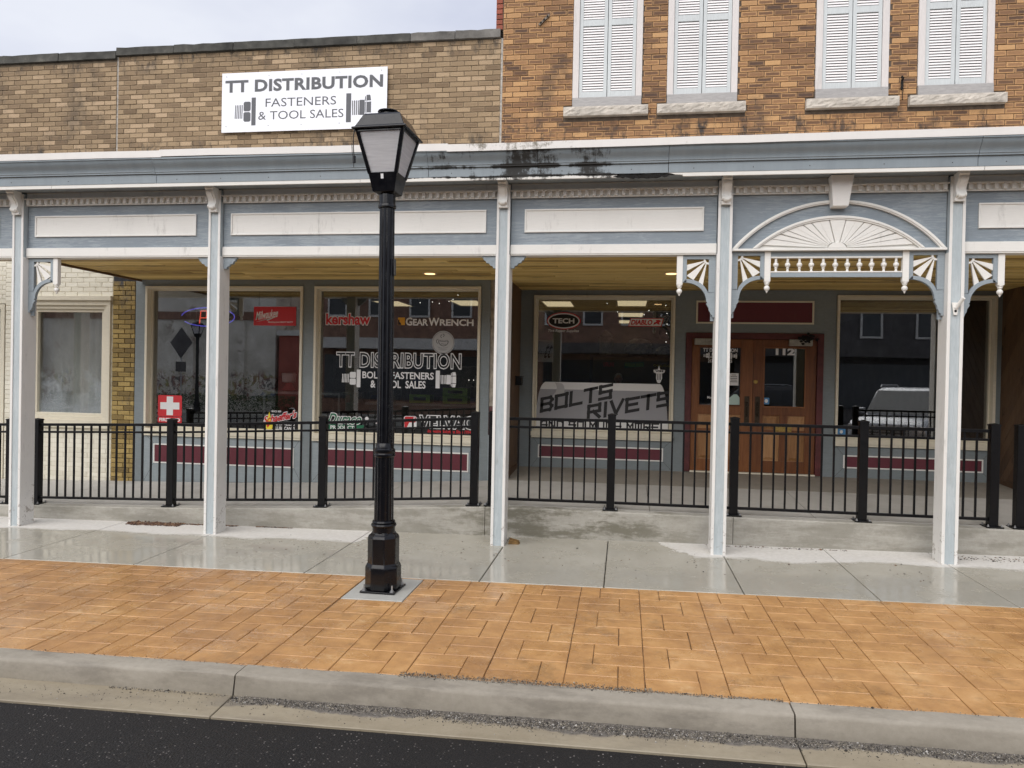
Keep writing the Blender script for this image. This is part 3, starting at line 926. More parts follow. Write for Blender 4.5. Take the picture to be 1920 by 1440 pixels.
# gutter pan with joints in line with the kerb joints
KJ = [-15, -12.4, -9.0, -5.7, -2.36, 0.98, 4.3, 7.6, 11, 15]
gp = sheet('gutter_pan', -15, 15, -3.975, -3.60, lambda x, y: gz(x, y) - 0.165, 'joint_dirt')
for a, b_ in zip(KJ, KJ[1:]):
    place('gutter_slab', slab_mesh('gutter_slab', a + .004, b_ - .004, -3.945, -3.655, lambda x, y: gz(x, y) - 0.120 + 0.05 * (y + 3.66), 0.05, 'gutter_concrete', 0.004), gp)
kerb = sheet('kerb', -15, 15, -3.64, -3.50, lambda x, y: gz(x, y) - 0.06, 'joint_dirt')
for a, b_ in zip(KJ, KJ[1:]):
    b = MB()
    prof = [(-3.690, -0.26), (-3.684, -0.118), (-3.668, -0.022), (-3.660, -0.006), (-3.645, 0.0), (-3.516, 0.003), (-3.512, -0.26)]
    n = len(prof)
    vs = []
    NS = 26
    for i in range(NS + 1):
        x = a + 0.005 + (b_ - a - 0.01) * i / NS
        vs += [(x, y + random.uniform(-.004, .004), gz(x, y) + h + (random.uniform(-.003, .002) if h > -.05 else 0)) for (y, h) in prof]
    fs = [(i * n + k, i * n + (k + 1) % n, (i + 1) * n + (k + 1) % n, (i + 1) * n + k) for i in range(NS) for k in range(n)]
    fs += [tuple(range(n - 1, -1, -1)), tuple(range(NS * n, NS * n + n))]
    b.add(vs, [tuple(reversed(f)) for f in fs])
    b.build('kerb_stone', 'kerb_concrete', kerb, smooth=50)

# stamped orange paving: rows of one upright and two long flags, side changing by row
paving = sheet('paved_strip', -15, 15, -3.512, -1.383, lambda x, y: gz(x, y) - 0.011, 'grout_brown')
cells = []
ROWS = [-1.388, -1.68, -2.043, -2.405, -2.768, -3.13, -3.508]
CW = 0.4955
pad_rect = (-2.30, -1.765, -2.075, -1.425)
for ci in range(-28, 28):
    xa = 0.1655 + ci * CW
    for ri in range(6):
        yt, yb = ROWS[ri], ROWS[ri + 1]
        sw = CW / 3
        if ri % 2 == 0:
            us = (xa, xa + sw); ls = (xa + sw, xa + CW)
        else:
            us = (xa + CW - sw, xa + CW); ls = (xa, xa + CW - sw)
        ym = (yt + yb) / 2
        cells += [(us[0], us[1], yb, yt), (ls[0], ls[1], yb, ym), (ls[0], ls[1], ym, yt)]
def clip_pad(c):
    x0, x1, y0, y1 = c
    a, b_, p, q = pad_rect
    if x1 <= a or x0 >= b_ or y1 <= p or y0 >= q:
        return [c]
    o = []
    if x0 < a: o.append((x0, a, y0, y1))
    if x1 > b_: o.append((b_, x1, y0, y1))
    xa, xb = max(x0, a), min(x1, b_)
    if y0 < p: o.append((xa, xb, y0, p))
    if y1 > q: o.append((xa, xb, q, y1))
    return [k for k in o if k[1] - k[0] > .02 and k[3] - k[2] > .02]
cells = [k for c in cells for k in clip_pad(c)]
cells.sort(key=lambda k: ((k[0] + k[1]) / 2 + 1.4) ** 2 * 0.55 + ((k[2] + k[3]) / 2 + 8) ** 2)
g_ = 0.0024
jr = random.Random(3)
for k in cells[:300]:
    dz = jr.uniform(-.0015, .0015)
    j = [jr.uniform(-.0012, .0012) for _ in range(4)]
    place('paver', slab_mesh('paver', k[0] + g_ + j[0], k[1] - g_ + j[1], k[2] + g_ + j[2], k[3] - g_ + j[3], lambda x, y: gz(x, y) + dz, 0.03, 'stamped_orange', 0.0035), paving)
b = MB()
for k in cells[300:]:
    me = slab_mesh('tmp', k[0] + g_, k[1] - g_, k[2] + g_, k[3] - g_, gz, 0.03, 'stamped_orange', 0.0035)
    b.add([tuple(v.co) for v in me.vertices], [tuple(p.vertices) for p in me.polygons])
    bpy.data.meshes.remove(me)
b.build('paver_field', 'stamped_orange', paving, kind='stuff')
place('lamp_pad', slab_mesh('lamp_pad', pad_rect[0] + .003, pad_rect[1] - .003, pad_rect[2] + .003, pad_rect[3] - .003, lambda x, y: gz(x, y) + 0.004, 0.05, 'pad_concrete', 0.004), paving, label='grey concrete pad let into the orange paving under the lamp')

# grey concrete walk in slabs
walk = sheet('sidewalk', -15, 15, -1.385, 0.62, lambda x, y: gz(x, y) - 0.02, 'joint_dirt')
SJ = [-14.2, -12.6, -11.0, -9.4, -7.75, -6.10, -4.68, -2.93, -1.26, -0.14, 1.06, 2.165, 3.23, 4.4, 5.8, 7.4, 9, 11, 14]
for a, b_ in zip(SJ, SJ[1:]):
    place('sidewalk_slab', slab_mesh('sidewalk_slab', a + .005, b_ - .005, -1.378, 0.60, gz, 0.06, 'walk_concrete', 0.005), walk)

# ramp with its upstand towards the street
ramp = sheet('ramp', -14, 14, 0.52, 3.3, lambda x, y: rz(x, y) - 0.03, 'joint_dirt', nx=28)
RJ = [-14, -12, -10.4, -8.9, -7.47, -6.0, -4.5, -3.0, -1.56, 0.32, 2.12, 4.02, 5.9, 8, 11, 14]
for a, b_ in zip(RJ, RJ[1:]):
    place('ramp_slab', slab_mesh('ramp_slab', a + .003, b_ - .003, 0.62, 2.18, rz, 0.06, 'ramp_concrete', 0.004, nx=6), ramp)
UJ = [-14, -10.4, -7.47, -1.56, 1.22, 14]
for a, b_ in zip(UJ, UJ[1:]):
    nx = max(8, int((b_ - a) * 4))
    prof = [(0.485, -0.60), (0.482, -0.012), (0.492, 0.0), (0.618, 0.004), (0.618, -0.60)]
    b = MB()
    n = len(prof)
    vs = []
    for i in range(nx + 1):
        x = a + .003 + (b_ - a - .006) * i / nx
        vs += [(x, y, rz(x, 0.5) + h) for (y, h) in prof]
    fs = [(i * n + k, (i + 1) * n + k, (i + 1) * n + (k + 1) % n, i * n + (k + 1) % n) for i in range(nx) for k in range(n)]
    fs += [tuple(range(n)), tuple(range(nx * n + n - 1, nx * n - 1, -1))]
    b.add(vs, fs)
    b.build('ramp_kerb', 'curb_concrete', ramp)
place('recess_slab', slab_mesh('recess_slab', -1.62, 5.22, 2.19, 3.42, lambda x, y: rz(x, y) + 0.002, 0.08, 'recess_concrete', 0.004, nx=6), ramp)

# loose grit along the kerb, litter on the walk
def grit(name, spots, label, mats, seed, size=(0.002, 0.006), flatn=1.0):
    rd = random.Random(seed)
    b = MB()
    for (x0, x1, y0, y1, n, hf) in spots:
        for _ in range(n):
            x = rd.uniform(x0, x1)
            t = (rd.random() + rd.random() + rd.random()) / 3
            y = y0 + (y1 - y0) * t
            s = rd.uniform(*size) * (2.2 if rd.random() < 0.03 else 1)
            z = hf(x, y) + s * 0.4 * flatn
            a = rd.random() * 6.28
            c, d = math.cos(a) * s, math.sin(a) * s
            e = s * rd.uniform(.5, 1)
            vs = [(x + c, y + d, z), (x - d * .7, y + c * .7, z + e * .2), (x - c, y - d, z), (x + d * .7, y - c * .7, z), (x, y, z + e * flatn), (x, y, z - e * flatn)]
            b.add(vs, [(0, 1, 4), (1, 2, 4), (2, 3, 4), (3, 0, 4), (1, 0, 5), (2, 1, 5), (3, 2, 5), (0, 3, 5)], rd.randrange(len(mats)))
    o = b.build(name, mats)
    tag(o, label, 'debris', kind='stuff')
simple('grit_grey', (0.125, 0.108, 0.09), 0.9, 0.5, 60)
simple('grit_dark', (0.045, 0.04, 0.036), 0.9, 0.4, 60)
simple('grit_tan', (0.27, 0.24, 0.19), 0.9, 0.4, 60)
simple('grit_white', (0.42, 0.40, 0.37), 0.9, 0.2, 60)
gh = lambda x, y: gz(x, y) - 0.120 + 0.05 * (y + 3.66)
gt = lambda x, y: gz(x, y) + 0.003
grit('gutter_grit', [(-2.35, -1.0, -3.80, -3.67, 3600, gh), (-1.0, 0.6, -3.83, -3.675, 6200, gh), (0.6, 4.0, -3.81, -3.67, 8600, gh), (-3.2, -2.4, -3.72, -3.68, 350, gh), (-6, 6, -3.93, -3.67, 1200, gh)],
     'grey and tan grit washed along the foot of the kerb', ['grit_grey', 'grit_dark', 'grit_tan', 'grit_grey', 'grit_dark', 'grit_tan', 'grit_grey', 'grit_dark', 'grit_tan', 'grit_grey', 'grit_dark', 'grit_tan', 'grit_white'], 5, (0.0016, 0.0048))
grit('kerb_top_grit', [(-1.35, 0.2, -3.56, -3.44, 2300, gt), (0.2, 0.95, -3.54, -3.48, 600, gt), (-4, 3, -3.54, -3.49, 500, gt)], 'dark grit lying along the top edge of the kerb',
     ['grit_grey', 'grit_dark', 'grit_tan', 'grit_tan'], 6, (0.0016, 0.0045))
simple('leaf_brown', (0.085, 0.042, 0.026), 0.9, 0.4, 60)
simple('leaf_tan', (0.22, 0.13, 0.075), 0.9, 0.4, 60)
gs = lambda x, y: gz(x, y) + 0.002
grit('leaf_litter', [(-6.0, -5.3, 0.28, 0.485, 900, lambda x, y: gs(x, y) + .02 * max(0, (y - .36) / .12) * random.random()), (-5.4, -4.6, 0.41, 0.485, 220, gs)], 'brown leaf litter heaped on the walk against the ramp upstand', ['leaf_brown', 'leaf_brown', 'leaf_tan'], 8, (0.008, 0.018), 0.5)
grit('twig_litter', [(-4.35, -3.9, 0.44, 0.485, 200, gs), (0.9, 2.4, 0.36, 0.48, 150, gs), (3.3, 5, 0.1, 0.48, 220, gs), (-4, 3, -1.3, 0.4, 120, gs)], 'scattered small twigs and leaf scraps on the walk',
     ['leaf_brown', 'leaf_tan', 'grit_dark'], 9, (0.005, 0.012), 0.4)
simple('cone_pine', (0.19, 0.105, 0.03), 0.8, 0.3, 40)
b = MB()
b.add([(-1.225, .10, gz(-1.2, 0)), (-1.10, .10, gz(-1.2, 0)), (-1.10, .19, gz(-1.2, 0)), (-1.225, .19, gz(-1.2, 0)), (-1.215, .105, gz(-1.2, 0) + .052), (-1.115, .105, gz(-1.2, 0) + .03), (-1.115, .18, gz(-1.2, 0) + .035), (-1.215, .18, gz(-1.2, 0) + .06)],
      [(0, 3, 2, 1), (4, 5, 6, 7), (0, 1, 5, 4), (1, 2, 6, 5), (2, 3, 7, 6), (3, 0, 4, 7)])
b.build('wood_block', 'cone_pine', label='small brown wood wedge lying beside the foot of the third canopy post', cat='wood block', bevel=0.005)
# ================================================================== CANOPY over the walk
canopy = empty('canopy', (-2.0, 0.1, 0.0), 'long blue and white timber shop canopy with gutter, dentils and fretwork on posts', 'canopy')
POSTS = [-7.24, -4.70, -1.33, 1.005, 3.245]
PW, PD = 0.145, 0.22
XL, XR = -13.0, 10.4
EXTRA = [-9.9, 5.7, 8.1]
def post(px, lab, outside=False):
    zb = gz(px, 0.0) - 0.02
    h = PW / 2
    if px in POSTS[3:]:
        lean = 0.0
    b = MB()
    b.box(px - h + .004, px + h - .004, 0.012, PD - .004, zb, 3.86)                       # core, its face is the blue strip
    p = b.build('post', 'post_blue', canopy, label=lab)
    for x0, x1 in ((px - h, px - h + .027), (px + h - .027, px + h)):
        t = MB()
        t.box(x0, x1, 0.0, 0.0118, zb + .004, 3.855)
        t.build('corner_strip', 'post_white', p, bevel=0.002)
    for x0, x1 in ((px - h - .004, px - h + .0038), (px + h - .0038, px + h + .004)):
        t = MB()
        t.box(x0, x1, 0.002, PD, zb + .008, 3.10)
        t.build('side_board', 'post_white', p, bevel=0.0015)
    # scrolled console at the head
    prof = [(0.0, 3.872), (-0.135, 3.872), (-0.135, 3.845), (-0.118, 3.835)] + bez((-0.118, 3.832), (-0.115, 3.77), (-0.05, 3.77), (-0.055, 3.70), 8) + \
        [(-0.06, 3.69)] + bez((-0.062, 3.685), (-0.09, 3.66), (-0.075, 3.635), (-0.045, 3.635), 5) + [(-0.04, 3.60), (0.0, 3.60)]
    c = MB()
    c.prismx(prof, px - .048, px + .048)
    c.prismx([(y * 1.0 - .006, z - .012) for (y, z) in prof[3:-2]] + [(-.02, 3.64), (-.02, 3.83)], px - .026, px + .026)
    c.build('console', 'white_paint', p, bevel=0.002)
    return p
names = ['leftmost post, beside the cream shop', 'second post, in front of the left shop window', 'third post, at the join of the two brick fronts', 'fourth post, left of the sunburst arch', 'fifth post, right of the sunburst arch']
PO = [post(x, 'blue and white canopy post: ' + n) for x, n in zip(POSTS, names)]
for x in EXTRA:
    post(x, None)
ALLP = sorted(POSTS + EXTRA + [XL, XR])

# bays: blue fascia, white beam, frieze with dentils, name board
BOARDS = {-7.24: (-7.062, -4.963), -4.70: (-4.53, -1.53), -1.33: (-1.105, 0.795), 3.245: (3.462, 5.45), -9.9: (-9.6, -7.55)}
dn = MB(); dn.box(-.0175, .0175, -.038, 0, 0, .056); dn_me = dn.mesh('dentil', 'white_paint')
for a, c in zip(ALLP, ALLP[1:]):
    x0, x1 = a + PW / 2 + .0045, c - PW / 2 - .0045
    arch = abs(a - 1.005) < .01
    t = MB(); t.box(x0, x1, 0.075, 0.10, 3.135 if arch else 3.205, 3.735)
    fp = t.build('fascia_panel', 'fascia_blue', canopy)
    nb = max(1, round((x1 - x0) / 2.4))
    for k in range(1, nb):
        xx = x0 + (x1 - x0) * k / nb
        t = MB(); t.box(xx - .002, xx + .002, 0.0742, 0.0752, 3.215, 3.725); t.build('panel_joint', 'joint_dirt', fp)
    t = MB()
    if not arch:
        t.box(x0, x1, 0.045, 0.19, 3.112, 3.212); t.box(x0, x1, 0.052, 0.20, 3.098, 3.1115)
        t.build('beam', 'white_paint', canopy, bevel=0.002)
    else:
        t.box(x0, x1, 0.03, 0.19, 3.132, 3.153)
        t.build('beam', 'white_paint', canopy, bevel=0.002)
    fr = MB(); fr.box(x0, x1, 0.05, 0.12, 3.722, 3.872); fr.box(x0, x1, 0.038, 0.05, 3.716, 3.729); fr.box(x0, x1, 0.008, 0.05, 3.787, 3.80)
    fo = fr.build('frieze', 'white_paint', canopy)
    if -10.2 < a < 6:
        n = int((x1 - x0) / 0.0775)
        for k in range(n):
            xx = x0 + (x1 - x0) * (k + .5) / n
            if arch and 2.02 < xx < 2.29:
                continue
            place('dentil', dn_me, fo, loc=(xx, 0.0498, 3.7295))
    if a in BOARDS:
        p0, p1 = BOARDS[a]
        t = MB(); t.box(p0 + .012, p1 - .012, 0.066, 0.076, 3.36, 3.588)
        nbd = t.build('name_board', 'white_paint', canopy, label=None)
        t = MB(); t.frame(p0, p1, 3.348, 3.60, .018, 0.056, 0.0755); t.build('board_moulding', 'white_paint', nbd, bevel=0.003)

# cornice: soffit board, white strip, blue board, ogee gutter, white flashing
t = MB(); t.box(XL, XR, -0.245, 0.125, 3.8725, 3.89); t.build('cornice_soffit', 'cornice_under', canopy)
def jag(x0, x1, j0, j1, z0, z1, y0, y1):
    rd = random.Random(int(x0 * 100))
    pts = [(x0, z0)]
    n = 5
    L0 = [(x0 + (rd.uniform(-.05, .05) if j0 else 0) + (.12 * (1 - i / n) if j0 else 0), z0 + (z1 - z0) * i / n) for i in range(n + 1)]
    R0 = [(x1 + (rd.uniform(-.04, .04) if j1 else 0) - (.05 * (i / n) if j1 else 0), z1 - (z1 - z0) * i / n) for i in range(n + 1)]
    b = MB(); b.prism(L0 + R0, y0, y1)
    return b
for (x0, x1, j0, j1) in [(XL, -6.57, 0, 0), (-6.566, -2.86, 0, 0), (-2.856, -0.10, 0, 1), (0.44, 3.36, 1, 0), (3.365, XR, 0, 0)]:
    jag(x0, x1, j0, j1, 3.838, 3.874, -0.268, -0.2455).build('cornice_strip', 'cornice_white', canopy)
# rotten timber where the strip has fallen away
rd = random.Random(4)
top = [(-0.16 + 0.68 * i / 26, 3.868 + rd.uniform(-.002, .006)) for i in range(27)]
bot = [(-0.16 + 0.68 * i / 26, 3.868 - (0.040 * math.sin(PI * min(1, (i / 26) * 1.15)) ** .6 if i / 26 * 1.15 < 1 else 0.006) + rd.uniform(-.012, .006)) for i in range(27)][::-1]
t = MB(); t.prism(top + bot, -0.264, -0.2465); t.build('rotten_strip', 'rot_black', canopy, label='black rotten gap where a piece of the white strip has fallen away')
t = MB()
for i in range(90):
    x = rd.choice([rd.gauss(-1.6, .35), rd.gauss(-0.4, .25)])
    w, h = rd.uniform(.01, .04), rd.uniform(.003, .011)
    t.prism([(x - w, 3.874), (x - w * .5, 3.874 - h), (x + w * .3, 3.874 - h * .8), (x + w, 3.874)], -0.2705, -0.2685)
t.build('mould_crust', 'rot_black', canopy, kind='stuff')
JG = [XL, -9.2, -5.25, -2.1, -0.93, 0.40, 3.3, 6.2, XR]
ogee = [(-0.268, 3.969), (-0.292, 3.975), (-0.292, 3.988), (-0.30, 3.994)] + bez((-0.30, 4.0), (-0.305, 4.05), (-0.352, 4.06), (-0.36, 4.115), 8) + [(-0.372, 4.118), (-0.372, 4.134), (-0.25, 4.134), (-0.25, 3.969)]
for k, (x0, x1) in enumerate(zip(JG, JG[1:])):
    dz = random.uniform(-.004, .004)
    t = MB(); t.box(x0 + .003, x1 - .003, -0.272, -0.2465, 3.8755 + dz * .3, 3.967 + dz)
    bb = t.build('cornice_board', 'gutter_blue', canopy)
    nl = MB()
    xx = x0 + .25
    while xx < x1 - .1:
        nl.lathe([(.005, 0), (.005, .002)], (0, 0, 0), 8)
        for i in range(len(nl.v) - 16, len(nl.v)):
            vx, vy, vz = nl.v[i]
            nl.v[i] = (xx + vx, -0.2722 - vz, 3.915 + vy)
        xx += random.uniform(.5, .75)
    nl.build('nail_head', 'joint_dirt', bb, kind='stuff')
    t = MB(); t.prismx([(y, z + dz) for y, z in ogee], x0 + .002, x1 - .002); t.build('gutter', 'gutter_blue', canopy, smooth=25)
for (x0, x1, za, zb) in [(XL, -5.13, 0.012, 0.004), (-5.15, -1.875, 0.012, -0.008), (-1.88, 1.93, -0.022, -0.004), (1.93, XR, -0.002, 0.014)]:
    b = MB()
    pr = [(-0.378, 4.132), (-0.382, 4.205), (-0.374, 4.208), (0.1, 4.27), (0.1, 4.255), (-0.370, 4.196), (-0.368, 4.134)]
    n = len(pr)
    NS = 10
    vs = []
    for i in range(NS + 1):
        x = x0 + (x1 - x0) * i / NS
        dz = za + (zb - za) * i / NS + random.uniform(-.003, .003)
        dy = -0.006 if x0 > -2 and x0 < 1 else 0
        vs += [(x, y + dy, z + dz) for y, z in pr]
    fs = [(i * n + k, (i + 1) * n + k, (i + 1) * n + (k + 1) % n, i * n + (k + 1) % n) for i in range(NS) for k in range(n)] + [tuple(range(n)), tuple(range(NS * n + n - 1, NS * n - 1, -1))]
    b.add(vs, fs)
    b.build('flashing', 'flashing_white', canopy)
t = MB(); t.add([(-7.14, 0.05, 4.25), (XR, 0.05, 4.25), (XR, 2.19, 4.72), (-7.14, 2.19, 4.72), (-7.14, 0.05, 4.22), (XR, 0.05, 4.22), (XR, 2.19, 4.69), (-7.14, 2.19, 4.69)],
                [(0, 1, 2, 3), (7, 6, 5, 4), (0, 4, 5, 1), (1, 5, 6, 2), (2, 6, 7, 3), (3, 7, 4, 0)])
t.build('canopy_roof', 'canopy_inside', canopy)
# boarded ceiling: one object for each board
t = MB(); t.box(-7.12, XR, 0.125, 2.175, 3.135, 3.15); t.box(-1.66, 5.27, 2.1755, 3.34, 3.135, 3.15)
soffit = t.build('soffit', 'joint_dirt', canopy)
yy = 0.206
row = 0
while yy < 3.33:
    w = 0.142
    y1 = min(yy + w - .012, 3.335)
    xa, xb = (-7.115, 10.3) if y1 < 2.2 else (-1.655, 5.265)
    x = xa
    rd2 = random.Random(row)
    first = True
    while x < xb:
        ln = rd2.uniform(1.5, 4.5) if not first else rd2.uniform(.6, 3.5)
        first = False
        e = min(x + ln, xb)
        if xb - e < .5:
            e = xb
        t = MB(); z = 3.112 + rd2.uniform(-.003, .003)
        t.box(x + .0015, e - .0015, yy, y1, z, 3.134)
        t.build('ceiling_board', 'soffit_pine', soffit, bevel=0.007)
        x = e
    yy += w
    row += 1
t = MB(); t.box(-7.145, -7.122, 0.21, 2.18, 3.085, 3.16); t.build('soffit_edge', 'cedar_side', canopy)
for (lx, ly) in [(-2.543, 1.516), (0.558, 1.54), (3.3, 1.53), (-5.7, 1.5)]:
    if lx == -5.7:
        continue
    t = MB(); t.lathe([(.098, 3.104), (.098, 3.111), (.070, 3.1115)], (lx, ly, 0), 24); dl = t.build('downlight', 'trim_ring', soffit, smooth=40)
    t = MB(); t.lathe([(.069, 3.1005), (.069, 3.1035)], (lx, ly, 0), 24); t.build('lens', 'lamp_warm', dl)

# small scrolled corner brackets at the second and third posts
def scroll(px, sgn):
    h = PW / 2 + .0045
    P = [(0, 0), (.165, 0), (.165, -.018), (.150, -.022), (.147, -.045), (.125, -.052), (.118, -.075), (.085, -.082), (.072, -.105), (.045, -.110), (.040, -.135), (0, -.135)]
    t = MB(); t.prism([(px + sgn * (h + x), 3.0965 + z) for x, z in P], 0.075, 0.115)
    s_ = t.build('scroll_bracket', 'trim_blue', canopy, bevel=0.003)
    cx, cz = px + sgn * (h + .062), 3.0965 - .048
    t = MB()
    for r0, r1, y in ((.040, .034, .0735), (.026, .020, .071), (.010, .002, .0685)):
        t.prism(ell(cx, cz, r0, r0, 18), y, .0748)
    t.build('rosette', 'trim_blue', s_)
for i in (1, 2):
    scroll(POSTS[i], 1); scroll(POSTS[i], -1)

# pierced sun-ray brackets with turned drops
def drop_geo(b, x, y, ztop, zb):
    b.box(x - .031, x + .031, y - .031, y + .031, zb, ztop)
def fan(px, sgn, full=True):
    h = PW / 2 + .0045
    X = lambda x: px + sgn * (h + x)
    T = 3.0965 if abs(px - 1.005) > .01 or sgn < 0 else 3.131
    if abs(px - 3.245) < .01 and sgn < 0:
        T = 3.131
    y0, y1 = 0.085, 0.125
    lab = None
    low_out = bez((.335, -.287), (.20, -.285), (.095, -.36), (.088, -.49), 12)
    low_in = bez((.30, -.252), (.19, -.252), (.10, -.31), (.072, -.40), 12)
    t = MB()
    t.prism([(X(x), T + z) for x, z in low_out + [(.078, -.497), (.089, -.512), (.080, -.53), (.064, -.555), (.060, -.585), (.048, -.60), (.042, -.625), (.026, -.633), (0.024, -.655), (0.0, -.655), (0.0, -.395)] + low_in[::-1]], y0, y1)
    br = t.build('fan_bracket', 'trim_blue', canopy, bevel=0.002, label=lab)
    t = MB()
    t.box(min(X(0), X(.3375)), max(X(0), X(.3375)), y0, y1, T - .042, T - .0005)
    t.box(min(X(.0), X(.070)), max(X(.0), X(.070)), y0 + .001, y1 - .001, T - .394, T - .0425)
    t.box(min(X(.297), X(.3375)), max(X(.297), X(.3375)), y0, y1, T - .2865, T - .0425)
    t.build('bracket_frame', 'trim_blue', br, bevel=0.0015)
    t = MB(); t.box(min(X(0.001), X(.040)), max(X(0.001), X(.040)), y1 + .001, y1 + .03, T - .69, T - .001); t.build('back_strip', 'trim_blue', br)
    # rays
    hub = (.088, -.052)
    for k, (e0, e1) in enumerate([((.2965, -.10), (.2965, -.165)), ((.2965, -.215), (.225, -.262)), ((.172, -.282), (.128, -.322))]):
        d0 = Vector((e0[0] - hub[0], e0[1] - hub[1])).normalized()
        d1 = Vector((e1[0] - hub[0], e1[1] - hub[1])).normalized()
        s0 = (hub[0] + d0.x * .03, hub[1] + d0.y * .03)
        s1 = (hub[0] + d1.x * .03, hub[1] + d1.y * .03)
        t = MB(); t.prism([(X(a), T + b_) for a, b_ in (s0, e0, e1, s1)], y0 + .008, y1 - .008)
        t.build('ray', 'white_paint', br, bevel=0.0015)
    t = MB(); t.prism([(X(a), T + b_) for a, b_ in arc(.07, -.0425, .055, -PI / 2, 0, 6) + arc(.07, -.0425, .036, 0, -PI / 2, 6)], y0 + .0075, y1 - .0075)
    t.build('hub_arc', 'white_paint', br)
    cx = X(.369)
    t = MB(); t.box(cx - .031, cx + .031, .076, .134, T - .315, T - .0005)
    dr = t.build('drop_post', 'white_paint', br, bevel=0.004)
    t = MB()
    t.lathe([(.028, 0), (.030, -.008), (.022, -.016), (.026, -.024), (.016, -.032), (.014, -.038), (.024, -.046), (.0295, -.060), (.0285, -.074), (.018, -.088), (.010, -.094), (.011, -.100), (.006, -.108), (.001, -.116)][::-1], (cx, .105, T - .3155), 16)
    t.build('finial', 'white_paint', br, smooth=50)
fan(POSTS[0], 1); fan(POSTS[3], -1); fan(POSTS[3], 1); fan(POSTS[4], -1); fan(POSTS[4], 1)

# arch bay: moulded segmental arch, sunburst, keystone, baluster frieze
CX = 2.125
AX0, AX1 = POSTS[3] + PW / 2 + .005, POSTS[4] - PW / 2 - .005
def seg_arc(half, rise, zbase, n=40):
    r_ = (half * half + rise * rise) / (2 * rise)
    a = math.asin(half / r_)
    return [(CX + r_ * math.sin(-a + 2 * a * i / n), zbase + rise - r_ + r_ * math.cos(-a + 2 * a * i / n)) for i in range(n + 1)]
halfA = (AX1 - AX0) / 2 - .003
def arch_strip(name, h0, r0, h1, r1, y0, y1, mat, zb=3.155):
    o, i = seg_arc(h0, r0, zb), seg_arc(h1, r1, zb)
    b = MB()
    n = len(o)
    vs = [(x, y0, z) for x, z in o] + [(x, y0, z) for x, z in i] + [(x, y1, z) for x, z in o] + [(x, y1, z) for x, z in i]
    fs = []
    for k in range(n - 1):
        fs += [(n + k, n + k + 1, k + 1, k), (k, k + 1, 2 * n + k + 1, 2 * n + k), (n + k + 1, n + k, 3 * n + k, 3 * n + k + 1)]
    fs += [(0, 2 * n, 3 * n, n), (n - 1, 2 * n - 1, 4 * n - 1, 3 * n - 1)]
    b.add(vs, fs)
    return b.build(name, mat, canopy, smooth=30)
arch_strip('arch_moulding', halfA, .493, halfA - .055, .457, 0.045, 0.0748, 'white_paint')
arch_strip('arch_bead', halfA - .012, .484, halfA - .036, .468, 0.034, 0.0448, 'white_paint')
arch_strip('sunburst_moulding', .838, .332, .785, .292, 0.036, 0.0748, 'white_paint')
arch_strip('sunburst_bead', .828, .325, .806, .307, 0.026, 0.0358, 'white_paint')
inner = seg_arc(.783, .291, 3.155, 200)
t = MB(); t.prism(inner[::5] , 0.068, 0.0745); sunb = t.build('sunburst', 'white_paint', canopy)
def hit(ang):
    best = None
    for (x, z) in inner:
        d = abs(math.atan2(z - 3.158, x - CX) - ang)
        if best is None or d < best[0]:
            best = (d, x, z)
    return best[1], best[2]
edges = [2.5, 8.5, 14.5, 20.5, 27, 35, 45, 57, 74]
for side in (0, 1):
    for a, c in zip(edges, edges[1:]):
        a_, c_ = (R(a + .35), R(c - .35)) if side == 0 else (R(180 - c + .35), R(180 - a - .35))
        p0, p1 = hit(a_), hit(c_)
        mid = hit((a_ + c_) / 2)
        s0 = (CX + .10 * math.cos(a_), 3.158 + .10 * math.sin(a_) * .6)
        s1 = (CX + .10 * math.cos(c_), 3.158 + .10 * math.sin(c_) * .6)
        t = MB(); t.prism([s0, p0, mid, p1, s1], 0.048, 0.0678); t.build('ray', 'white_paint', sunb, bevel=0.003)
a_, c_ = R(75), R(105)
t = MB(); t.prism([(CX + .06 * math.cos(a_), 3.20), hit(a_), hit(R(90)), hit(c_), (CX + .06 * math.cos(c_), 3.20)], 0.044, 0.0678); t.build('ray', 'white_paint', sunb, bevel=0.003)
t = MB(); t.prism([(CX + .085 * math.cos(PI * i / 14), 3.156 + .06 * math.sin(PI * i / 14)) for i in range(15)], 0.038, 0.0675); t.build('hub', 'white_paint', sunb, bevel=0.004)
b = MB()
K = [(CX - .075, 3.562, -.055), (CX + .075, 3.562, -.055), (CX + .112, 3.868, -.10), (CX - .112, 3.868, -.10), (CX - .075, 3.562, .074), (CX + .075, 3.562, .074), (CX + .112, 3.868, .074), (CX - .112, 3.868, .074)]
b.add([(x, y, z) for x, z, y in K], [(0, 1, 2, 3), (7, 6, 5, 4), (0, 4, 5, 1), (1, 5, 6, 2), (2, 6, 7, 3), (3, 7, 4, 0)])
b.build('keystone', 'keystone_white', canopy, bevel=0.008)
sx0, sx1 = AX0 + .402, AX1 - .402
t = MB(); t.box(sx0, sx1, .088, .122, 3.078, 3.1305); sp = t.build('spandrel', 'trim_blue', canopy)
t = MB(); t.box(sx0, sx1, .086, .124, 2.866, 2.912); t.build('lower_rail', 'trim_blue', sp, bevel=.002)
t = MB(); t.box(sx0, sx1, .082, .128, 3.062, 3.0775); t.box(sx0, sx1, .082, .128, 2.9125, 2.926); t.build('bead_rail', 'white_paint', sp, bevel=.002)
bp = [(.013, 0), (.013, .012), (.010, .018), (.011, .024), (.016, .034), (.017, .038), (.012, .042), (.014, .046), (.0255, .054), (.028, .068), (.0255, .082), (.014, .090), (.012, .094), (.018, .099), (.012, .105), (.013, .120), (.014, .1355)]
bm_ = MB(); bm_.lathe(bp, (0, 0, 0), 16); bal = bm_.mesh('baluster', 'white_paint', smooth=50)
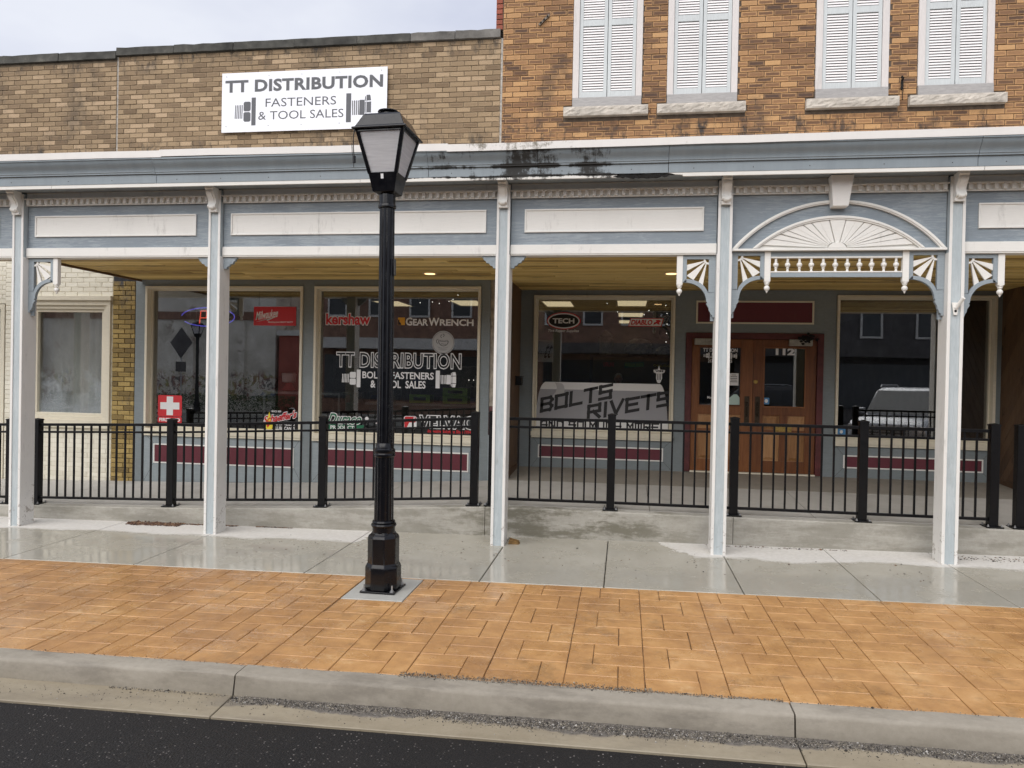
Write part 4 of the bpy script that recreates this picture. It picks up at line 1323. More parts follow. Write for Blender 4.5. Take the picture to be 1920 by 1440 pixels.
for k in range(11):
    place('baluster', bal, sp, loc=(sx0 + (sx1 - sx0) * (k + .45) / 10.9, .105, 2.9262))
# ================================================================== BUILDINGS
YF = 2.2          # street front
YR = 3.35         # back of the entrance recess
tan = empty('tan_brick_shop', (-4.7, YF, 0.2), 'tan brick shop with low parapet and two large display windows behind the railing', 'building')
amber = empty('amber_brick_building', (2.0, YF, 0.3), 'two storey amber brick building with shuttered upper windows and a recessed shop entrance', 'building')
cream = empty('cream_brick_shop', (-9.5, YF, 0.0), 'neighbouring shop with cream painted brick ground floor at the left edge', 'building')

# ---- upper brickwork
t = MB(); t.box(-7.575, -1.775, YF + .009, YF + .35, 3.16, 6.452); w = t.build('wall', 'mortar_grey', tan)
brick_wall(w, -7.575, -1.775, 4.66, 6.45, YF, .2035, .0716, .0085, 'brick_tan', [(-5.86, -3.40, 5.30, 6.06)], (-7.6, -1.7, 5.02, 6.5), 11)
t = MB(); t.box(-14, -7.605, YF + .009, YF + .35, 3.4, 6.41); w = t.build('upper_wall', 'mortar_grey', cream)
brick_wall(w, -14, -7.605, 4.66, 6.41, YF, .2035, .0716, .0085, 'brick_tan', [], (-9.75, -7.55, 5.02, 6.5), 12)
t = MB(); t.box(-7.604, -7.576, YF + .012, YF + .2, 4.6, 6.45); t.build('mortar_joint', 'caulk', tan)
# coping stones
def coping(par, xs, z0, zt, mats, seed):
    rd = random.Random(seed)
    for i, (a, c) in enumerate(zip(xs, xs[1:])):
        b = MB()
        n = 6
        vs = []
        for k in range(n + 1):
            x = a + .004 + (c - a - .008) * k / n
            j = rd.uniform(-.006, .006)
            vs += [(x, YF - .045 + j, z0), (x, YF + .40, z0), (x, YF + .40, zt + .02), (x, YF - .035 + j, zt + rd.uniform(-.006, .004))]
        fs = [(k * 4 + q, k * 4 + (q + 1) % 4, (k + 1) * 4 + (q + 1) % 4, (k + 1) * 4 + q) for k in range(n) for q in range(4)] + [(3, 2, 1, 0), tuple(range(n * 4, n * 4 + 4))]
        b.add(vs, [tuple(reversed(f)) for f in fs])
        b.build('coping_stone', mats[i % len(mats)], par)
coping(tan, [-7.59, -6.66, -5.72, -4.78, -3.84, -3.06, -2.42, -1.78], 6.452, 6.568, ['coping_dark'] * 5 + ['coping_grey'] * 2, 1)
coping(cream, [-14, -12.2, -10.4, -9.5, -8.55, -7.60], 6.412, 6.53, ['coping_dark'], 2)

# amber front with four shuttered windows
WINS = [(-.777, .153), (.484, 1.395), (2.373, 3.266), (3.617, 4.508), (6.2, 7.1)]
SILLS = [(-.89, .241), (.36, 1.499), (2.257, 3.385), (3.512, 4.647), (6.08, 7.21)]
holes = []
for (a, c), (p, q) in zip(WINS, SILLS):
    holes += [(a, c, 5.44, 7.75), (p, q, 5.322, 5.4455)]
t = wall_with_holes(-1.755, 9.5, 3.16, 8.6, YF + .010, YF + .35, [(a, c, 5.44, 7.75) for a, c in WINS])
w = t.build('wall', 'mortar_dark', amber)
brick_wall(w, -1.745, 9.5, 4.62, 8.6, YF, .2085, .0724, .0085, 'brick_amber', holes, (-1.76, 5.5, 5.02, 7.12), 21, first=-.06)
t = MB(); t.box(-1.774, -1.747, YF + .006, YF + .2, 4.6, 6.452); t.build('mortar_joint', 'caulk', amber)
t = MB(); t.box(-1.85, -1.757, YF + .02, YF + .3, 6.57, 8.6); rb = t.build('corner_wall', 'mortar_grey', amber)
brick_wall(rb, -1.85, -1.757, 6.572, 8.6, YF + .004, .2, .072, .012, 'brick_red', [], (-2, -1.7, 6.5, 7.2), 23)
# bodies behind the fronts keep the rooms dark
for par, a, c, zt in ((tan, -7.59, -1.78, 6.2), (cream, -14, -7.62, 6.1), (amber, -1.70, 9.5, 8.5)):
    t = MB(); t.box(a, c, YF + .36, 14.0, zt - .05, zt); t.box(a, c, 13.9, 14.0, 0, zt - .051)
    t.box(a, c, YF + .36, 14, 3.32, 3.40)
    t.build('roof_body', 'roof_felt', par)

def rough_stone(par, x0, x1, z0, z1, seed):
    rd = random.Random(seed)
    b = MB()
    nx, nz = 26, 5
    vs = []
    for j in range(nz + 1):
        for i in range(nx + 1):
            e = 0 if i in (0, nx) or j in (0, nz) else 1
            vs.append((x0 + (x1 - x0) * i / nx + e * rd.uniform(-.008, .008), YF - .072 - e * rd.uniform(0, .014), z0 + (z1 - z0) * j / nz + e * rd.uniform(-.008, .008)))
    n = nx + 1
    fs = [(j * n + i, j * n + i + 1, (j + 1) * n + i + 1, (j + 1) * n + i) for j in range(nz) for i in range(nx)]
    b.add(vs, fs)
    k = len(b.v)
    b.v += [(x0, YF + .1, z0), (x1, YF + .1, z0), (x1, YF + .1, z1), (x0, YF + .1, z1)]
    b.f += [tuple([k, k + 1] + [nx - i for i in range(nx + 1)]), tuple([k + 2, k + 3] + [nz * n + i for i in range(nx + 1)]), (0, nz * n, k + 3, k), (nx, k + 1, k + 2, nz * n + nx)]
    b.m += [0, 0, 0, 0]
    return b.build('window_sill', 'sill_stone', par)
slat = MB()
slat.add([(-.5, 0, 0), (.5, 0, 0), (.5, .020, .006), (-.5, .020, .006), (-.5, .004, .0235), (.5, .004, .0235), (.5, .018, .0265), (-.5, .018, .0265)],
         [(0, 3, 2, 1), (4, 5, 6, 7), (0, 1, 5, 4), (1, 2, 6, 5), (2, 3, 7, 6), (3, 0, 4, 7)])
slat_me = slat.mesh('slat', 'slat_white')
for wi, ((a, c), (p, q)) in enumerate(zip(WINS, SILLS)):
    rough_stone(amber, p, q, 5.322, 5.444, wi)
    t = MB()
    t.box(a, a + .082, YF - .012, YF + .10, 5.582, 7.74); t.box(c - .082, c, YF - .012, YF + .10, 5.582, 7.74); t.box(a + .082, c - .082, YF - .012, YF + .1, 7.66, 7.74)
    cs = t.build('window_casing', 'casing_pink', amber, bevel=.003)
    t = MB(); t.box(a + .002, c - .002, YF - .03, YF + .10, 5.4455, 5.5805); t.build('sub_sill', 'grey_wood', cs, bevel=.004)
    t = MB(); t.box(a + .083, c - .083, YF + .085, YF + .1, 5.59, 7.65); t.build('backing_board', 'mortar_black', cs)
    mid = (a + c) / 2
    for (s0, s1) in ((a + .086, mid - .004), (mid + .004, c - .086)):
        if wi == 4:
            continue
        t = MB()
        sw = .046
        y0, y1 = YF + .004, YF + .036
        t.box(s0, s0 + sw, y0, y1, 5.586, 7.65); t.box(s1 - sw, s1, y0, y1, 5.586, 7.65)
        t.box(s0 + sw, s1 - sw, y0, y1, 5.586, 5.668); t.box(s0 + sw, s1 - sw, y0, y1, 6.555, 6.64); t.box(s0 + sw, s1 - sw, y0, y1, 7.56, 7.65)
        sh = t.build('shutter', 'shutter_blue', amber, bevel=.002)
        for zl, zh in ((5.672, 6.55), (6.646, 7.12)):
            nsl = int((zh - zl) / .0338)
            for k in range(nsl):
                o = place('slat', slat_me, sh, loc=((s0 + s1) / 2, YF + .010, zl + .004 + (zh - zl) * k / nsl))
                o.scale = (s1 - s0 - 2 * sw - .002, 1, 1)

# ---- cream painted ground floor at the left
CW_ = (-9.05, -7.63, .93, 2.80)          # its display window, outer trim
simple('curtain_pale', (0.82, 0.82, 0.79), 0.9, 0.12, 1.2)
t = wall_with_holes(-14, -7.605, -.2, 3.40, YF + .0075, YF + .3, [CW_, (-10.6, -9.42, -.2, 2.75)])
w = t.build('ground_wall', 'mortar_cream', cream)
brick_wall(w, -9.42, -7.612, .0, 3.4, YF, .2035, .0716, .006, 'brick_cream', [CW_], (-9.6, -7.5, 0, 3.3), 31)
brick_wall(w, -14, -10.6, .0, 3.4, YF, .2035, .0716, .006, 'brick_cream', [], (-9.6, -7.5, 0, 3.3), 32, limit=0)
brick_wall(w, -10.6, -9.42, 2.75, 3.4, YF, .2035, .0716, .006, 'brick_cream', [], (-9.8, -7.5, 0, 3.3), 33)
t = MB()
t.frame(CW_[0], CW_[1], CW_[2], CW_[3], .07, YF - .03, YF + .06)
t.frame(CW_[0] + .07, CW_[1] - .07, CW_[2] + .07, CW_[3] - .07, .055, YF - .004, YF + .08)
t.frame(CW_[0] + .125, CW_[1] - .125, CW_[2] + .125, CW_[3] - .125, .045, YF + .02, YF + .10)
t.box(CW_[0] - .03, CW_[1] + .025, YF - .06, YF + .02, CW_[3] + .001, CW_[3] + .07)
t.box(CW_[0] - .03, CW_[1] + .02, YF - .055, YF + .02, CW_[2] - .05, CW_[2] - .001)
cw = t.build('shop_window', 'cream_trim', cream, bevel=.004)
t = MB(); t.box(CW_[0] + .16, CW_[1] - .16, YF + .070, YF + .076, CW_[2] + .16, CW_[3] - .16); t.build('pane', 'hazy_glass', cw)
cur = MB()
nn_c = 60
cv = []
for i in range(nn_c + 1):
    xx = CW_[0] + .05 + (CW_[1] - CW_[0] - .1) * i / nn_c
    yy_c = YF + .26 + .018 * math.sin(i * 1.1) + .010 * math.sin(i * .37 + 1)
    cv += [(xx, yy_c, CW_[2] + .15), (xx, yy_c, CW_[3] - .1)]
cur.add(cv, [(2 * i, 2 * i + 2, 2 * i + 3, 2 * i + 1) for i in range(nn_c)])
cur.build('curtain', 'curtain_pale', cw, smooth=60)
t = MB(); t.box(-13.8, -7.62, YF + 1.6, YF + 1.7, -.1, 3.3); t.box(-13.8, -7.62, YF + .3, YF + 1.6, -.1, 0.6); t.build('room_backdrop', 'room_pale', cream)
# its white door at the frame's left edge
t = MB(); t.frame(-10.55, -9.43, .02, 2.74, .07, YF - .01, YF + .10, wb=.02); t.box(-10.48, -9.50, YF + .0, YF + .1, 2.14, 2.19); cd = t.build('door_frame', 'cream_trim', cream, bevel=.003)
t = MB(); t.box(-10.478, -9.502, YF + .05, YF + .09, .045, 2.138); t.build('door', 'white_paint', cream)
t = MB(); t.box(-10.478, -9.502, YF + .05, YF + .07, 2.192, 2.668); t.build('transom_panel', 'room_pale', cream)
for zz in (1.03, 1.30):
    t = MB(); t.lathe([(.028, 0), (.028, .006), (.012, .008), (.012, .03), (.026, .036), (.03, .05), (.02, .064)], (0, 0, 0), 16)
    t.v = [(-9.58 + x, YF + .049 - z, zz + y) for x, y, z in t.v]
    t.build('door_knob', 'bronze_dark', cream, smooth=50)

# ---- tan shop: yellow brick pier, timber shopfront
t = MB(); t.box(-7.603, -7.235, YF + .005, YF + .3, -.05, 3.16); w = t.build('brick_pier', 'mortar_black', tan)
brick_wall(w, -7.60, -7.238, .02, 3.13, YF - .012, .2035, .0716, .0085, 'brick_yellow', [], (-7.7, -7.1, 0, 3.2), 41)
def zfl(x):
    return rz(x, YF) - .01
t = MB()
t.box(-7.232, -7.066, YF - .005, YF + .2, zfl(-7.2), 3.135); t.box(-4.588, -4.421, YF - .005, YF + .2, zfl(-4.6), 3.135); t.box(-1.982, -1.852, YF - .005, YF + .2, zfl(-2), 3.135)
t.box(-7.066, -4.588, YF - .004, YF + .2, 3.022, 3.135); t.box(-4.421, -1.982, YF - .004, YF + .2, 3.022, 3.135)
t.build('shopfront_frame', 'front_blue', tan, bevel=.003)
t = MB(); t.box(-1.851, -1.70, YF + .02, YF + .35, 1.362, 3.135); t.build('stucco_pier', 'stucco', tan)
t = MB(); t.box(-1.851, -1.70, YF + .03, YF + .35, .2, 1.361); w = t.build('plum_pier', 'mortar_dark', tan)
brick_wall(w, -1.85, -1.701, .965, 1.36, YF + .008, .2, .066, .008, 'brick_plum', [], (-2, -1.5, 0, 3), 43)
t = MB(); t.box(-1.851, -1.725, YF - .012, YF + .028, .30, .962); t.build('pier_base', 'bulkhead_blue', tan)

def shop_window(par, x0, x1, z0, z1, y, gmat, lab, fw=.036, rec=.10, sill=True):
    t = MB()
    t.frame(x0 + .002, x1 - .002, z0, z1, fw, y - .03, y + rec + .03, wb=.05)
    t.frame(x0 + .002 + fw, x1 - .002 - fw, z0 + .05, z1 - fw, .02, y + rec - .035, y + rec + .03, wb=.025)
    if sill:
        t.box(x0 - .01, x1 + .006, y - .055, y - .0305, z0 - .03, z0 + .028)
        t.box(x0, x1, y - .042, y - .0045, z0 - .062, z0 - .0305)
    o = t.build('shop_window', 'cream_trim', par, bevel=.003, label=lab)
    t = MB(); t.box(x0 + fw + .01, x1 - fw - .01, y + rec, y + rec + .006, z0 + .06, z1 - fw - .01); t.build('pane', gmat, o)
    return o
W1 = shop_window(tan, -7.064, -4.590, .865, 3.02, YF, 'shop_glass', 'display window with neon and red signs, left of the lamp')
W2 = shop_window(tan, -4.419, -1.984, .865, 3.02, YF, 'shop_glass', 'display window with white bolt lettering behind the street lamp')
GY = YF + .0985
def bulkhead(par, x0, x1, y, zb0, zb1, ztop, p0, p1, q0, q1, mat='bulkhead_blue'):
    b = MB()
    vs = [(x0, y, zb0), (x1, y, zb1), (x1, y, ztop), (x0, y, ztop), (x0, y + .16, zb0), (x1, y + .16, zb1), (x1, y + .16, ztop), (x0, y + .16, ztop)]
    b.add(vs, [(0, 1, 2, 3), (7, 6, 5, 4), (0, 4, 5, 1), (1, 5, 6, 2), (2, 6, 7, 3), (3, 7, 4, 0)])
    o = b.build('bulkhead', mat, par)
    t = MB(); t.box(p0, p1, y - .006, y - .0005, q0, q1); t.build('panel', 'burgundy', o)
    t = MB(); t.frame(p0 - .02, p1 + .02, q0 - .02, q1 + .02, .0195, y - .014, y - .0004); t.build('panel_moulding', 'white_paint', o, bevel=.003)
    # mitred joints of the boards
    t = MB()
    for (ax, az, bx, bz) in ((p0 - .02, q1 + .02, x0 + .005, ztop - .005), (p1 + .02, q1 + .02, x1 - .005, ztop - .005), (p0 - .02, q0 - .02, x0 + .005, zb0 + .02), (p1 + .02, q0 - .02, x1 - .005, zb1 + .02)):
        d = Vector((bx - ax, bz - az)).normalized()
        nn = Vector((-d.y, d.x)) * .0016
        t.plate([(ax - nn.x, az - nn.y), (bx - nn.x, bz - nn.y), (bx + nn.x, bz + nn.y), (ax + nn.x, az + nn.y)], y - .0008)
    t.build('mitre_joint', 'joint_dirt', o)
    return o
bulkhead(tan, -7.064, -4.590, YF - .001, zfl(-7.06), zfl(-4.6), .835, -6.885, -4.715, .415, .665)
bulkhead(tan, -4.419, -1.984, YF - .001, zfl(-4.4), zfl(-2.0), .835, -4.21, -2.14, .455, .685)

# ---- amber building: recess with timber sides, blue back wall
def planks(par, x, sgn, y0, y1, zb, zt, diag):
    t = MB(); t.box(min(x, x + sgn * .1), max(x, x + sgn * .1), y0, y1, zb, zt); o = t.build('recess_side', 'cedar_side', par)
    n = 14
    xf = x - sgn * .012
    if not diag:
        k = 0
        yy_ = y0
        while yy_ < y1 - .02:
            b = MB(); e = min(yy_ + .135, y1); b.box(min(x - sgn * .001, xf), max(x - sgn * .001, xf), yy_ + .002, e - .002, zb + .12, zt); b.build('side_board', 'cedar_side', o, bevel=.003); yy_ = e
        b = MB(); b.box(min(x - sgn * .001, x - sgn * .02), max(x - sgn * .001, x - sgn * .02), y0, y1, zb, zb + .118); b.build('base_board', 'cedar_side', o, bevel=.003)
    else:
        w_ = .135
        H = zt - zb - .12
        L_ = y1 - y0
        s = 1.15
        k = 0
        c0 = -L_ * s
        while c0 < H:
            # board between lines z = c0 + s*(y-y0) .. c0+w*1.5
            pts = []
            def clip(poly, f):
                out = []
                for i in range(len(poly)):
                    P, Q = poly[i], poly[(i + 1) % len(poly)]
                    fp, fq = f(P), f(Q)
                    if fp >= 0: out.append(P)
                    if fp * fq < 0:
                        tt = fp / (fp - fq); out.append((P[0] + (Q[0] - P[0]) * tt, P[1] + (Q[1] - P[1]) * tt))
                return out
            poly = [(y0, zb + .12), (y1, zb + .12), (y1, zt), (y0, zt)]
            # falling boards: z = zt - ..., as seen they run down to the right
            poly = clip(poly, lambda P: (P[1] - zb - .12) + s * (P[0] - y0) - (c0 + L_ * s) - .004)
            poly = clip(poly, lambda P: (c0 + L_ * s + w_ * 1.52) - (P[1] - zb - .12) - s * (P[0] - y0)) if poly else []
            if len(poly) > 2:
                b = MB(); b.prismx(poly, min(x - sgn * .001, xf), max(x - sgn * .001, xf)); b.build('side_board', 'cedar_side', o)
            c0 += w_ * 1.55
        b = MB(); b.box(min(x - sgn * .001, x - sgn * .02), max(x - sgn * .001, x - sgn * .02), y0, y1, zb, zb + .118); b.build('base_board', 'cedar_side', o, bevel=.003)
    return o
planks(amber, -1.595, -1, YF + .02, YR, rz(-1.6, 2.2) + .0, 3.134, False)
planks(amber, 5.225, 1, YF + .02, YR, rz(5, 2.2) + .0, 3.134, True)
t = MB(); t.box(-1.699, -1.60, YF + .012, YF + .06, .30, 3.134); t.box(5.23, 5.9, YF + .012, YF + .06, .3, 3.134); t.build('recess_corner', 'cedar_side', amber)
t = MB(); t.box(5.91, 9.5, YF, YF + .2, .2, 3.16); t.build('side_front', 'front_blue', amber)
zr = rz(1, YR) - .02
t = MB()
for (a, c, z0, z1) in [(-1.594, -1.386, zr, 3.134), (.736, .896, zr, 3.134), (2.846, 3.014, zr, 3.134), (5.146, 5.224, zr, 3.134), (-1.386, .736, 3.034, 3.134), (3.014, 5.146, 3.046, 3.134), (.896, 2.846, 2.488, 3.134)]:
    t.box(a, c, YR, YR + .2, z0, z1)
t.build('recess_wall', 'front_blue', amber, bevel=.002)
W3 = shop_window(amber, -1.384, .734, .925, 3.032, YR, 'shop_glass', 'recess window with the grey lettered banner, left of the doors')
W4 = shop_window(amber, 3.016, 5.144, .935, 3.044, YR, 'shop_glass', 'dark recess window right of the wooden doors')
GR = YR + .0985
bulkhead(amber, -1.384, .734, YR - .001, zr, zr, .895, -1.262, .578, .575, .735, 'front_blue')
bulkhead(amber, 3.016, 5.144, YR - .001, zr, zr, .905, 3.165, 4.99, .575, .725, 'front_blue')
t = MB(); t.box(1.06, 2.675, YR - .006, YR - .0005, 2.645, 2.935); tp = t.build('transom_panel', 'burgundy', amber)
t = MB(); t.frame(1.035, 2.70, 2.62, 2.96, .0245, YR - .018, YR - .0004); t.build('panel_moulding', 'cream_trim', tp, bevel=.003)

# ---- double doors
dz0 = rz(1.9, YR) + .012
t = MB(); t.box(.898, .985, YR - .02, YR + .12, dz0, 2.486); t.box(2.757, 2.844, YR - .02, YR + .12, dz0, 2.486); t.box(.985, 2.757, YR - .02, YR + .12, 2.40, 2.486)
t.build('door_frame', 'door_frame_red', amber, bevel=.004)
t = MB(); t.box(.985, 2.757, YR - .03, YR + .1, dz0 - .01, dz0 + .012); t.build('threshold', 'cream_trim', amber, bevel=.003)
def leaf(x0, x1, g0, g1, hinge, lab):
    y0, y1 = YR + .012, YR + .056
    zb, zt = dz0 + .016, 2.396
    t = MB()
    t.box(x0, g0, y0, y1, zb, zt); t.box(g1, x1, y0, y1, zb, zt)
    t.box(g0, g1, y0, y1, 2.285, zt); t.box(g0, g1, y0, y1, 1.285, 1.405); t.box(g0, g1, y0, y1, zb, .62); t.box(g0, g1, y0, y1, 1.035, 1.075)
    m = (g0 + g1) / 2
    t.box(m - .055, m + .055, y0, y1, .62, 1.035); t.box(m - .055, m + .055, y0, y1, 1.075, 1.285)
    d = t.build('door', 'door_wood', amber, bevel=.003, label=lab)
    for (a, c) in ((g0, m - .055), (m + .055, g1)):
        for (p, q) in ((.62, 1.035), (1.075, 1.285)):
            b = MB(); b.box(a, c, y0 + .022, y1 - .006, p, q)
            b.add([(a + .02, y0 + .0218, p + .02), (c - .02, y0 + .0218, p + .02), (c - .02, y0 + .0218, q - .02), (a + .02, y0 + .0218, q - .02), (a + .05, y0 + .009, p + .05), (c - .05, y0 + .009, p + .05), (c - .05, y0 + .009, q - .05), (a + .05, y0 + .009, q - .05)],
                  [(4, 5, 6, 7), (0, 1, 5, 4), (1, 2, 6, 5), (2, 3, 7, 6), (3, 0, 4, 7)])
            b.build('door_panel', 'door_panel_wood', d)
    b = MB(); b.frame(g0 + .001, g1 - .001, 1.406, 2.284, .016, y0 - .006, y0 + .012); b.build('glazing_bead', 'door_wood', d, bevel=.003)
    b = MB(); b.box(g0 + .002, g1 - .002, y0 + .02, y0 + .026, 1.407, 2.283); b.build('pane', 'door_glass', d)
    for zz in (.72, 1.47, 2.2):
        b = MB(); hx = x0 - .012 if hinge < 0 else x1 + .012
        b.lathe([(.009, 0), (.009, .11)], (hx, YR - .002, zz), 10); b.build('hinge', 'bronze_dark', d, smooth=50)
    px = g1 + .085 if hinge < 0 else g0 - .075
    b = MB(); b.box(px - .035, px + .035, y0 - .005, y0 - .0005, 1.12, 1.56); b.build('push_plate', 'bronze_dark', d, bevel=.002)
    b = MB(); b.tube([(px, y0 - .005, 1.27), (px, y0 - .04, 1.285), (px, y0 - .05, 1.34), (px, y0 - .05, 1.40), (px, y0 - .04, 1.455), (px, y0 - .005, 1.47)], .011, 8); b.build('handle', 'bronze_dark', d, smooth=60)
    cx0, cx1 = (1.02, 1.30) if hinge < 0 else (2.36, 2.68)
    b = MB(); b.box(cx0, cx1, YR - .055, y0 - .001, 2.305, 2.40); b.build('door_closer', 'closer_metal', d, bevel=.008)
    return d
DL = leaf(.99, 1.868, 1.09, 1.705, -1, 'left leaf with shop lettering on its glass')
DR = leaf(1.872, 2.752, 2.015, 2.61, 1, 'right leaf numbered 112 on its glass')
b = MB(); b.lathe([(.03, 0), (.03, .006), (.02, .012)], (0, 0, 0), 18); b.v = [(1.91 + x, YR + .0115 - z, 1.775 + y) for x, y, z in b.v]; b.build('lock', 'brass', DR, smooth=40)
b = MB(); b.box(2.20, 2.425, YR + .002, YR + .0115, 1.052, 1.13); b.box(2.225, 2.40, YR - .002, YR + .0018, 1.073, 1.11); b.build('letter_slot', 'brass', DR, bevel=.003)
b = MB()
rd = random.Random(2)
for i in range(36):
    x, z = 2.60 + rd.gauss(0, .06), 2.41 + rd.gauss(0, .035)
    b.prism([(x + rd.uniform(.012, .035) * math.cos(k * 1.05), z + rd.uniform(.008, .025) * math.sin(k * 1.05)) for k in range(6)], YR - .062 + rd.uniform(-.01, .012), YR - .04)
b.build('soot_nest', 'rot_black', DR, kind='stuff')

# ================================================================== lettering on the glass
def decal(win, mats, label):
    return (MB(), win, mats, label)
def done(d):
    d[0].build('decal', d[2], d[1], label=d[3])
G = GY
def bolt(b, x0, x1, zc, hh, right, y, mi, mk):
    """bar, thread and nut / head drawing; x0..x1 full width"""
    L_ = x1 - x0
    if right:
        fx = lambda t: x0 + L_ * t
    else:
        fx = lambda t: x1 - L_ * t
    P = lambda pts: [(fx(t), zc + v * hh) for t, v in pts]
    b.plate(P([(0, -1), (.2, -1), (.2, 1), (0, 1)]), y, mi)
    if right:
        for k in range(4):
            t0 = .235 + k * .075
            b.plate(P([(t0 + .02, -.52), (t0 + .06, -.5), (t0 + .04, .5), (t0, .48)]), y, mi)
        b.plate(P([(.53, -.52), (.74, -.52), (.74, .52), (.53, .52)]), y, mi)
        b.plate(P([(.75, -.70), (.80, -.85), (.96, -.85), (1.0, -.45), (1.0, .45), (.96, .85), (.80, .85), (.75, .70)]), y, mi)
        for (p, q) in (((.75, .40), (1.0, .42)), ((.75, -.40), (1.0, -.42)), ((.80, -.84), (.80, .84))):
            d = Vector((q[0] - p[0], q[1] - p[1]))
            if abs(d.x) < .01: pts = [(p[0] - .012, p[1]), (p[0] + .012, p[1]), (p[0] + .012, q[1]), (p[0] - .012, q[1])]
            else: pts = [(p[0], p[1] - .035), (q[0], q[1] - .035), (q[0], q[1] + .035), (p[0], p[1] + .035)]
            b.plate(P(pts), y - .0006, mk)
    else:
        b.plate(P([(.24, -.65), (.30, -.72), (.52, -.72), (.57, -.62), (.57, -.10), (.52, -.03), (.30, -.03), (.24, -.12)]), y, mi)
        b.plate(P([(.24, .65), (.30, .72), (.52, .72), (.57, .62), (.57, .10), (.52, .03), (.30, .03), (.24, .12)]), y, mi)
        for k in range(5):
            t0 = .61 + k * .078
            b.plate(P([(t0 + .02, -.5), (t0 + .062, -.48), (t0 + .04, .5), (t0, .48)]), y, mi)

# window 2
d = decal(W2, ['decal_red', 'decal_white'], 'red lower case lettering with white outline'); put_text(d[0], 'kershaw', (-4.285, -3.62, 2.482, 2.642), G, 1, bold=.075, ref=.03); put_text(d[0], 'kershaw', (-4.285, -3.62, 2.482, 2.642), G - .0015, 0, bold=.03); done(d)
d = decal(W2, ['decal_white', 'decal_yellow', 'decal_black'], 'white capital lettering with yellow emblem')
d[0].plate(rrect(-3.208, -3.105, 2.484, 2.592, .008), G, 1); d[0].plate([(-3.205, 2.487), (-3.16, 2.487), (-3.16, 2.51), (-3.185, 2.53), (-3.185, 2.56), (-3.205, 2.56)], G - .001, 2)
put_text(d[0], 'G', (-3.092, -2.995, 2.478, 2.594), G, 0, bold=.03); put_text(d[0], 'EAR', (-2.985, -2.765, 2.480, 2.574), G, 0, bold=.03); put_text(d[0], 'W', (-2.76, -2.60, 2.478, 2.592), G, 0, bold=.03); put_text(d[0], 'RENCH', (-2.595, -2.108, 2.480, 2.574), G, 0, bold=.03); done(d)
d = decal(W2, ['decal_grey', 'decal_black'], 'round grey coffee cup sticker')
d[0].plate(ell(-2.54, 2.242, .163, .167, 40), G)
def ring(b, cx, cz, r0, r1, y, mi, n=40, a0=0, a1=2 * PI, sx=1, sz=1):
    for i in range(n):
        p, q = a0 + (a1 - a0) * i / n, a0 + (a1 - a0) * (i + 1) / n
        b.plate([(cx + sx * r0 * math.cos(p), cz + sz * r0 * math.sin(p)), (cx + sx * r1 * math.cos(p), cz + sz * r1 * math.sin(p)), (cx + sx * r1 * math.cos(q), cz + sz * r1 * math.sin(q)), (cx + sx * r0 * math.cos(q), cz + sz * r0 * math.sin(q))], y, mi)
ring(d[0], -2.54, 2.242, .149, .153, G - .001, 1)
ring(d[0], -2.535, 2.265, .066, .074, G - .001, 1, 18, PI, 2 * PI); ring(d[0], -2.61, 2.26, .025, .032, G - .001, 1, 14, PI / 2, 1.5 * PI); ring(d[0], -2.545, 2.195, .078, .086, G - .001, 1, 14, 1.15 * PI, 1.85 * PI, 1, .35)
for k_ in range(5):
    ring(d[0], -2.597 + k_ * .028, 2.266, .009, .0145, G - .001, 1, 10, .3 * PI * k_, .3 * PI * k_ + 1.6 * PI)
for k_ in range(3):
    ring(d[0], -2.56 + k_ * .024, 2.222, .006, .0105, G - .001, 1, 8, PI * .4 * k_, PI * .4 * k_ + 1.5 * PI)
ring(d[0], -2.555, 2.33, .018, .026, G - .001, 1, 8, .5 * PI, 1.4 * PI); ring(d[0], -2.545, 2.345, .014, .022, G - .001, 1, 8, -.5 * PI, .5 * PI)
d[0].plate([(-2.61, 2.150), (-2.48, 2.150), (-2.48, 2.153), (-2.61, 2.153)], G - .001, 1); d[0].plate([(-2.59, 2.135), (-2.50, 2.135), (-2.50, 2.138), (-2.59, 2.138)], G - .001, 1); done(d)
d = decal(W2, ['decal_white', 'decal_black'], 'white outlined capitals with bolt drawings')
put_text(d[0], 'TT DISTRIBUTION', (-4.115, -2.275, 1.872, 2.087), G, 0, bold=.05, ref=.02, spacing=1.06); put_text(d[0], 'TT DISTRIBUTION', (-4.115, -2.275, 1.872, 2.087), G - .0015, 1, bold=.004, ref=.02, spacing=1.06)
put_text(d[0], 'BOLTS, FASTENERS', (-3.723, -2.668, 1.698, 1.815), G, 0, bold=.022); put_text(d[0], '&  TOOL  SALES', (-3.60, -2.785, 1.583, 1.692), G, 0, bold=.022)
bolt(d[0], -4.034, -3.750, 1.712, .127, False, G, 0, 1); bolt(d[0], -2.639, -2.343, 1.72, .125, True, G, 0, 1); done(d)
d = decal(W2, ['decal_green', 'decal_white'], 'green script lettering with white outline')
put_text(d[0], 'Duraco', (-4.21, -3.72, 1.05, 1.20), G, 1, bold=.07, ref=.02, shear=.35); put_text(d[0], 'Duraco', (-4.21, -3.72, 1.05, 1.20), G - .0015, 0, bold=.015, ref=.02, shear=.35)
d[0].plate([(-4.215, .958), (-3.76, .958), (-3.70, .99), (-3.68, 1.04), (-4.215, 1.04)], G, 0); put_text(d[0], 'PRODUCTS', (-4.19, -3.80, .972, 1.026), G - .0015, 1, bold=.03); d[0].plate(ell(-3.645, 1.135, .028, .028, 18), G, 1); done(d)
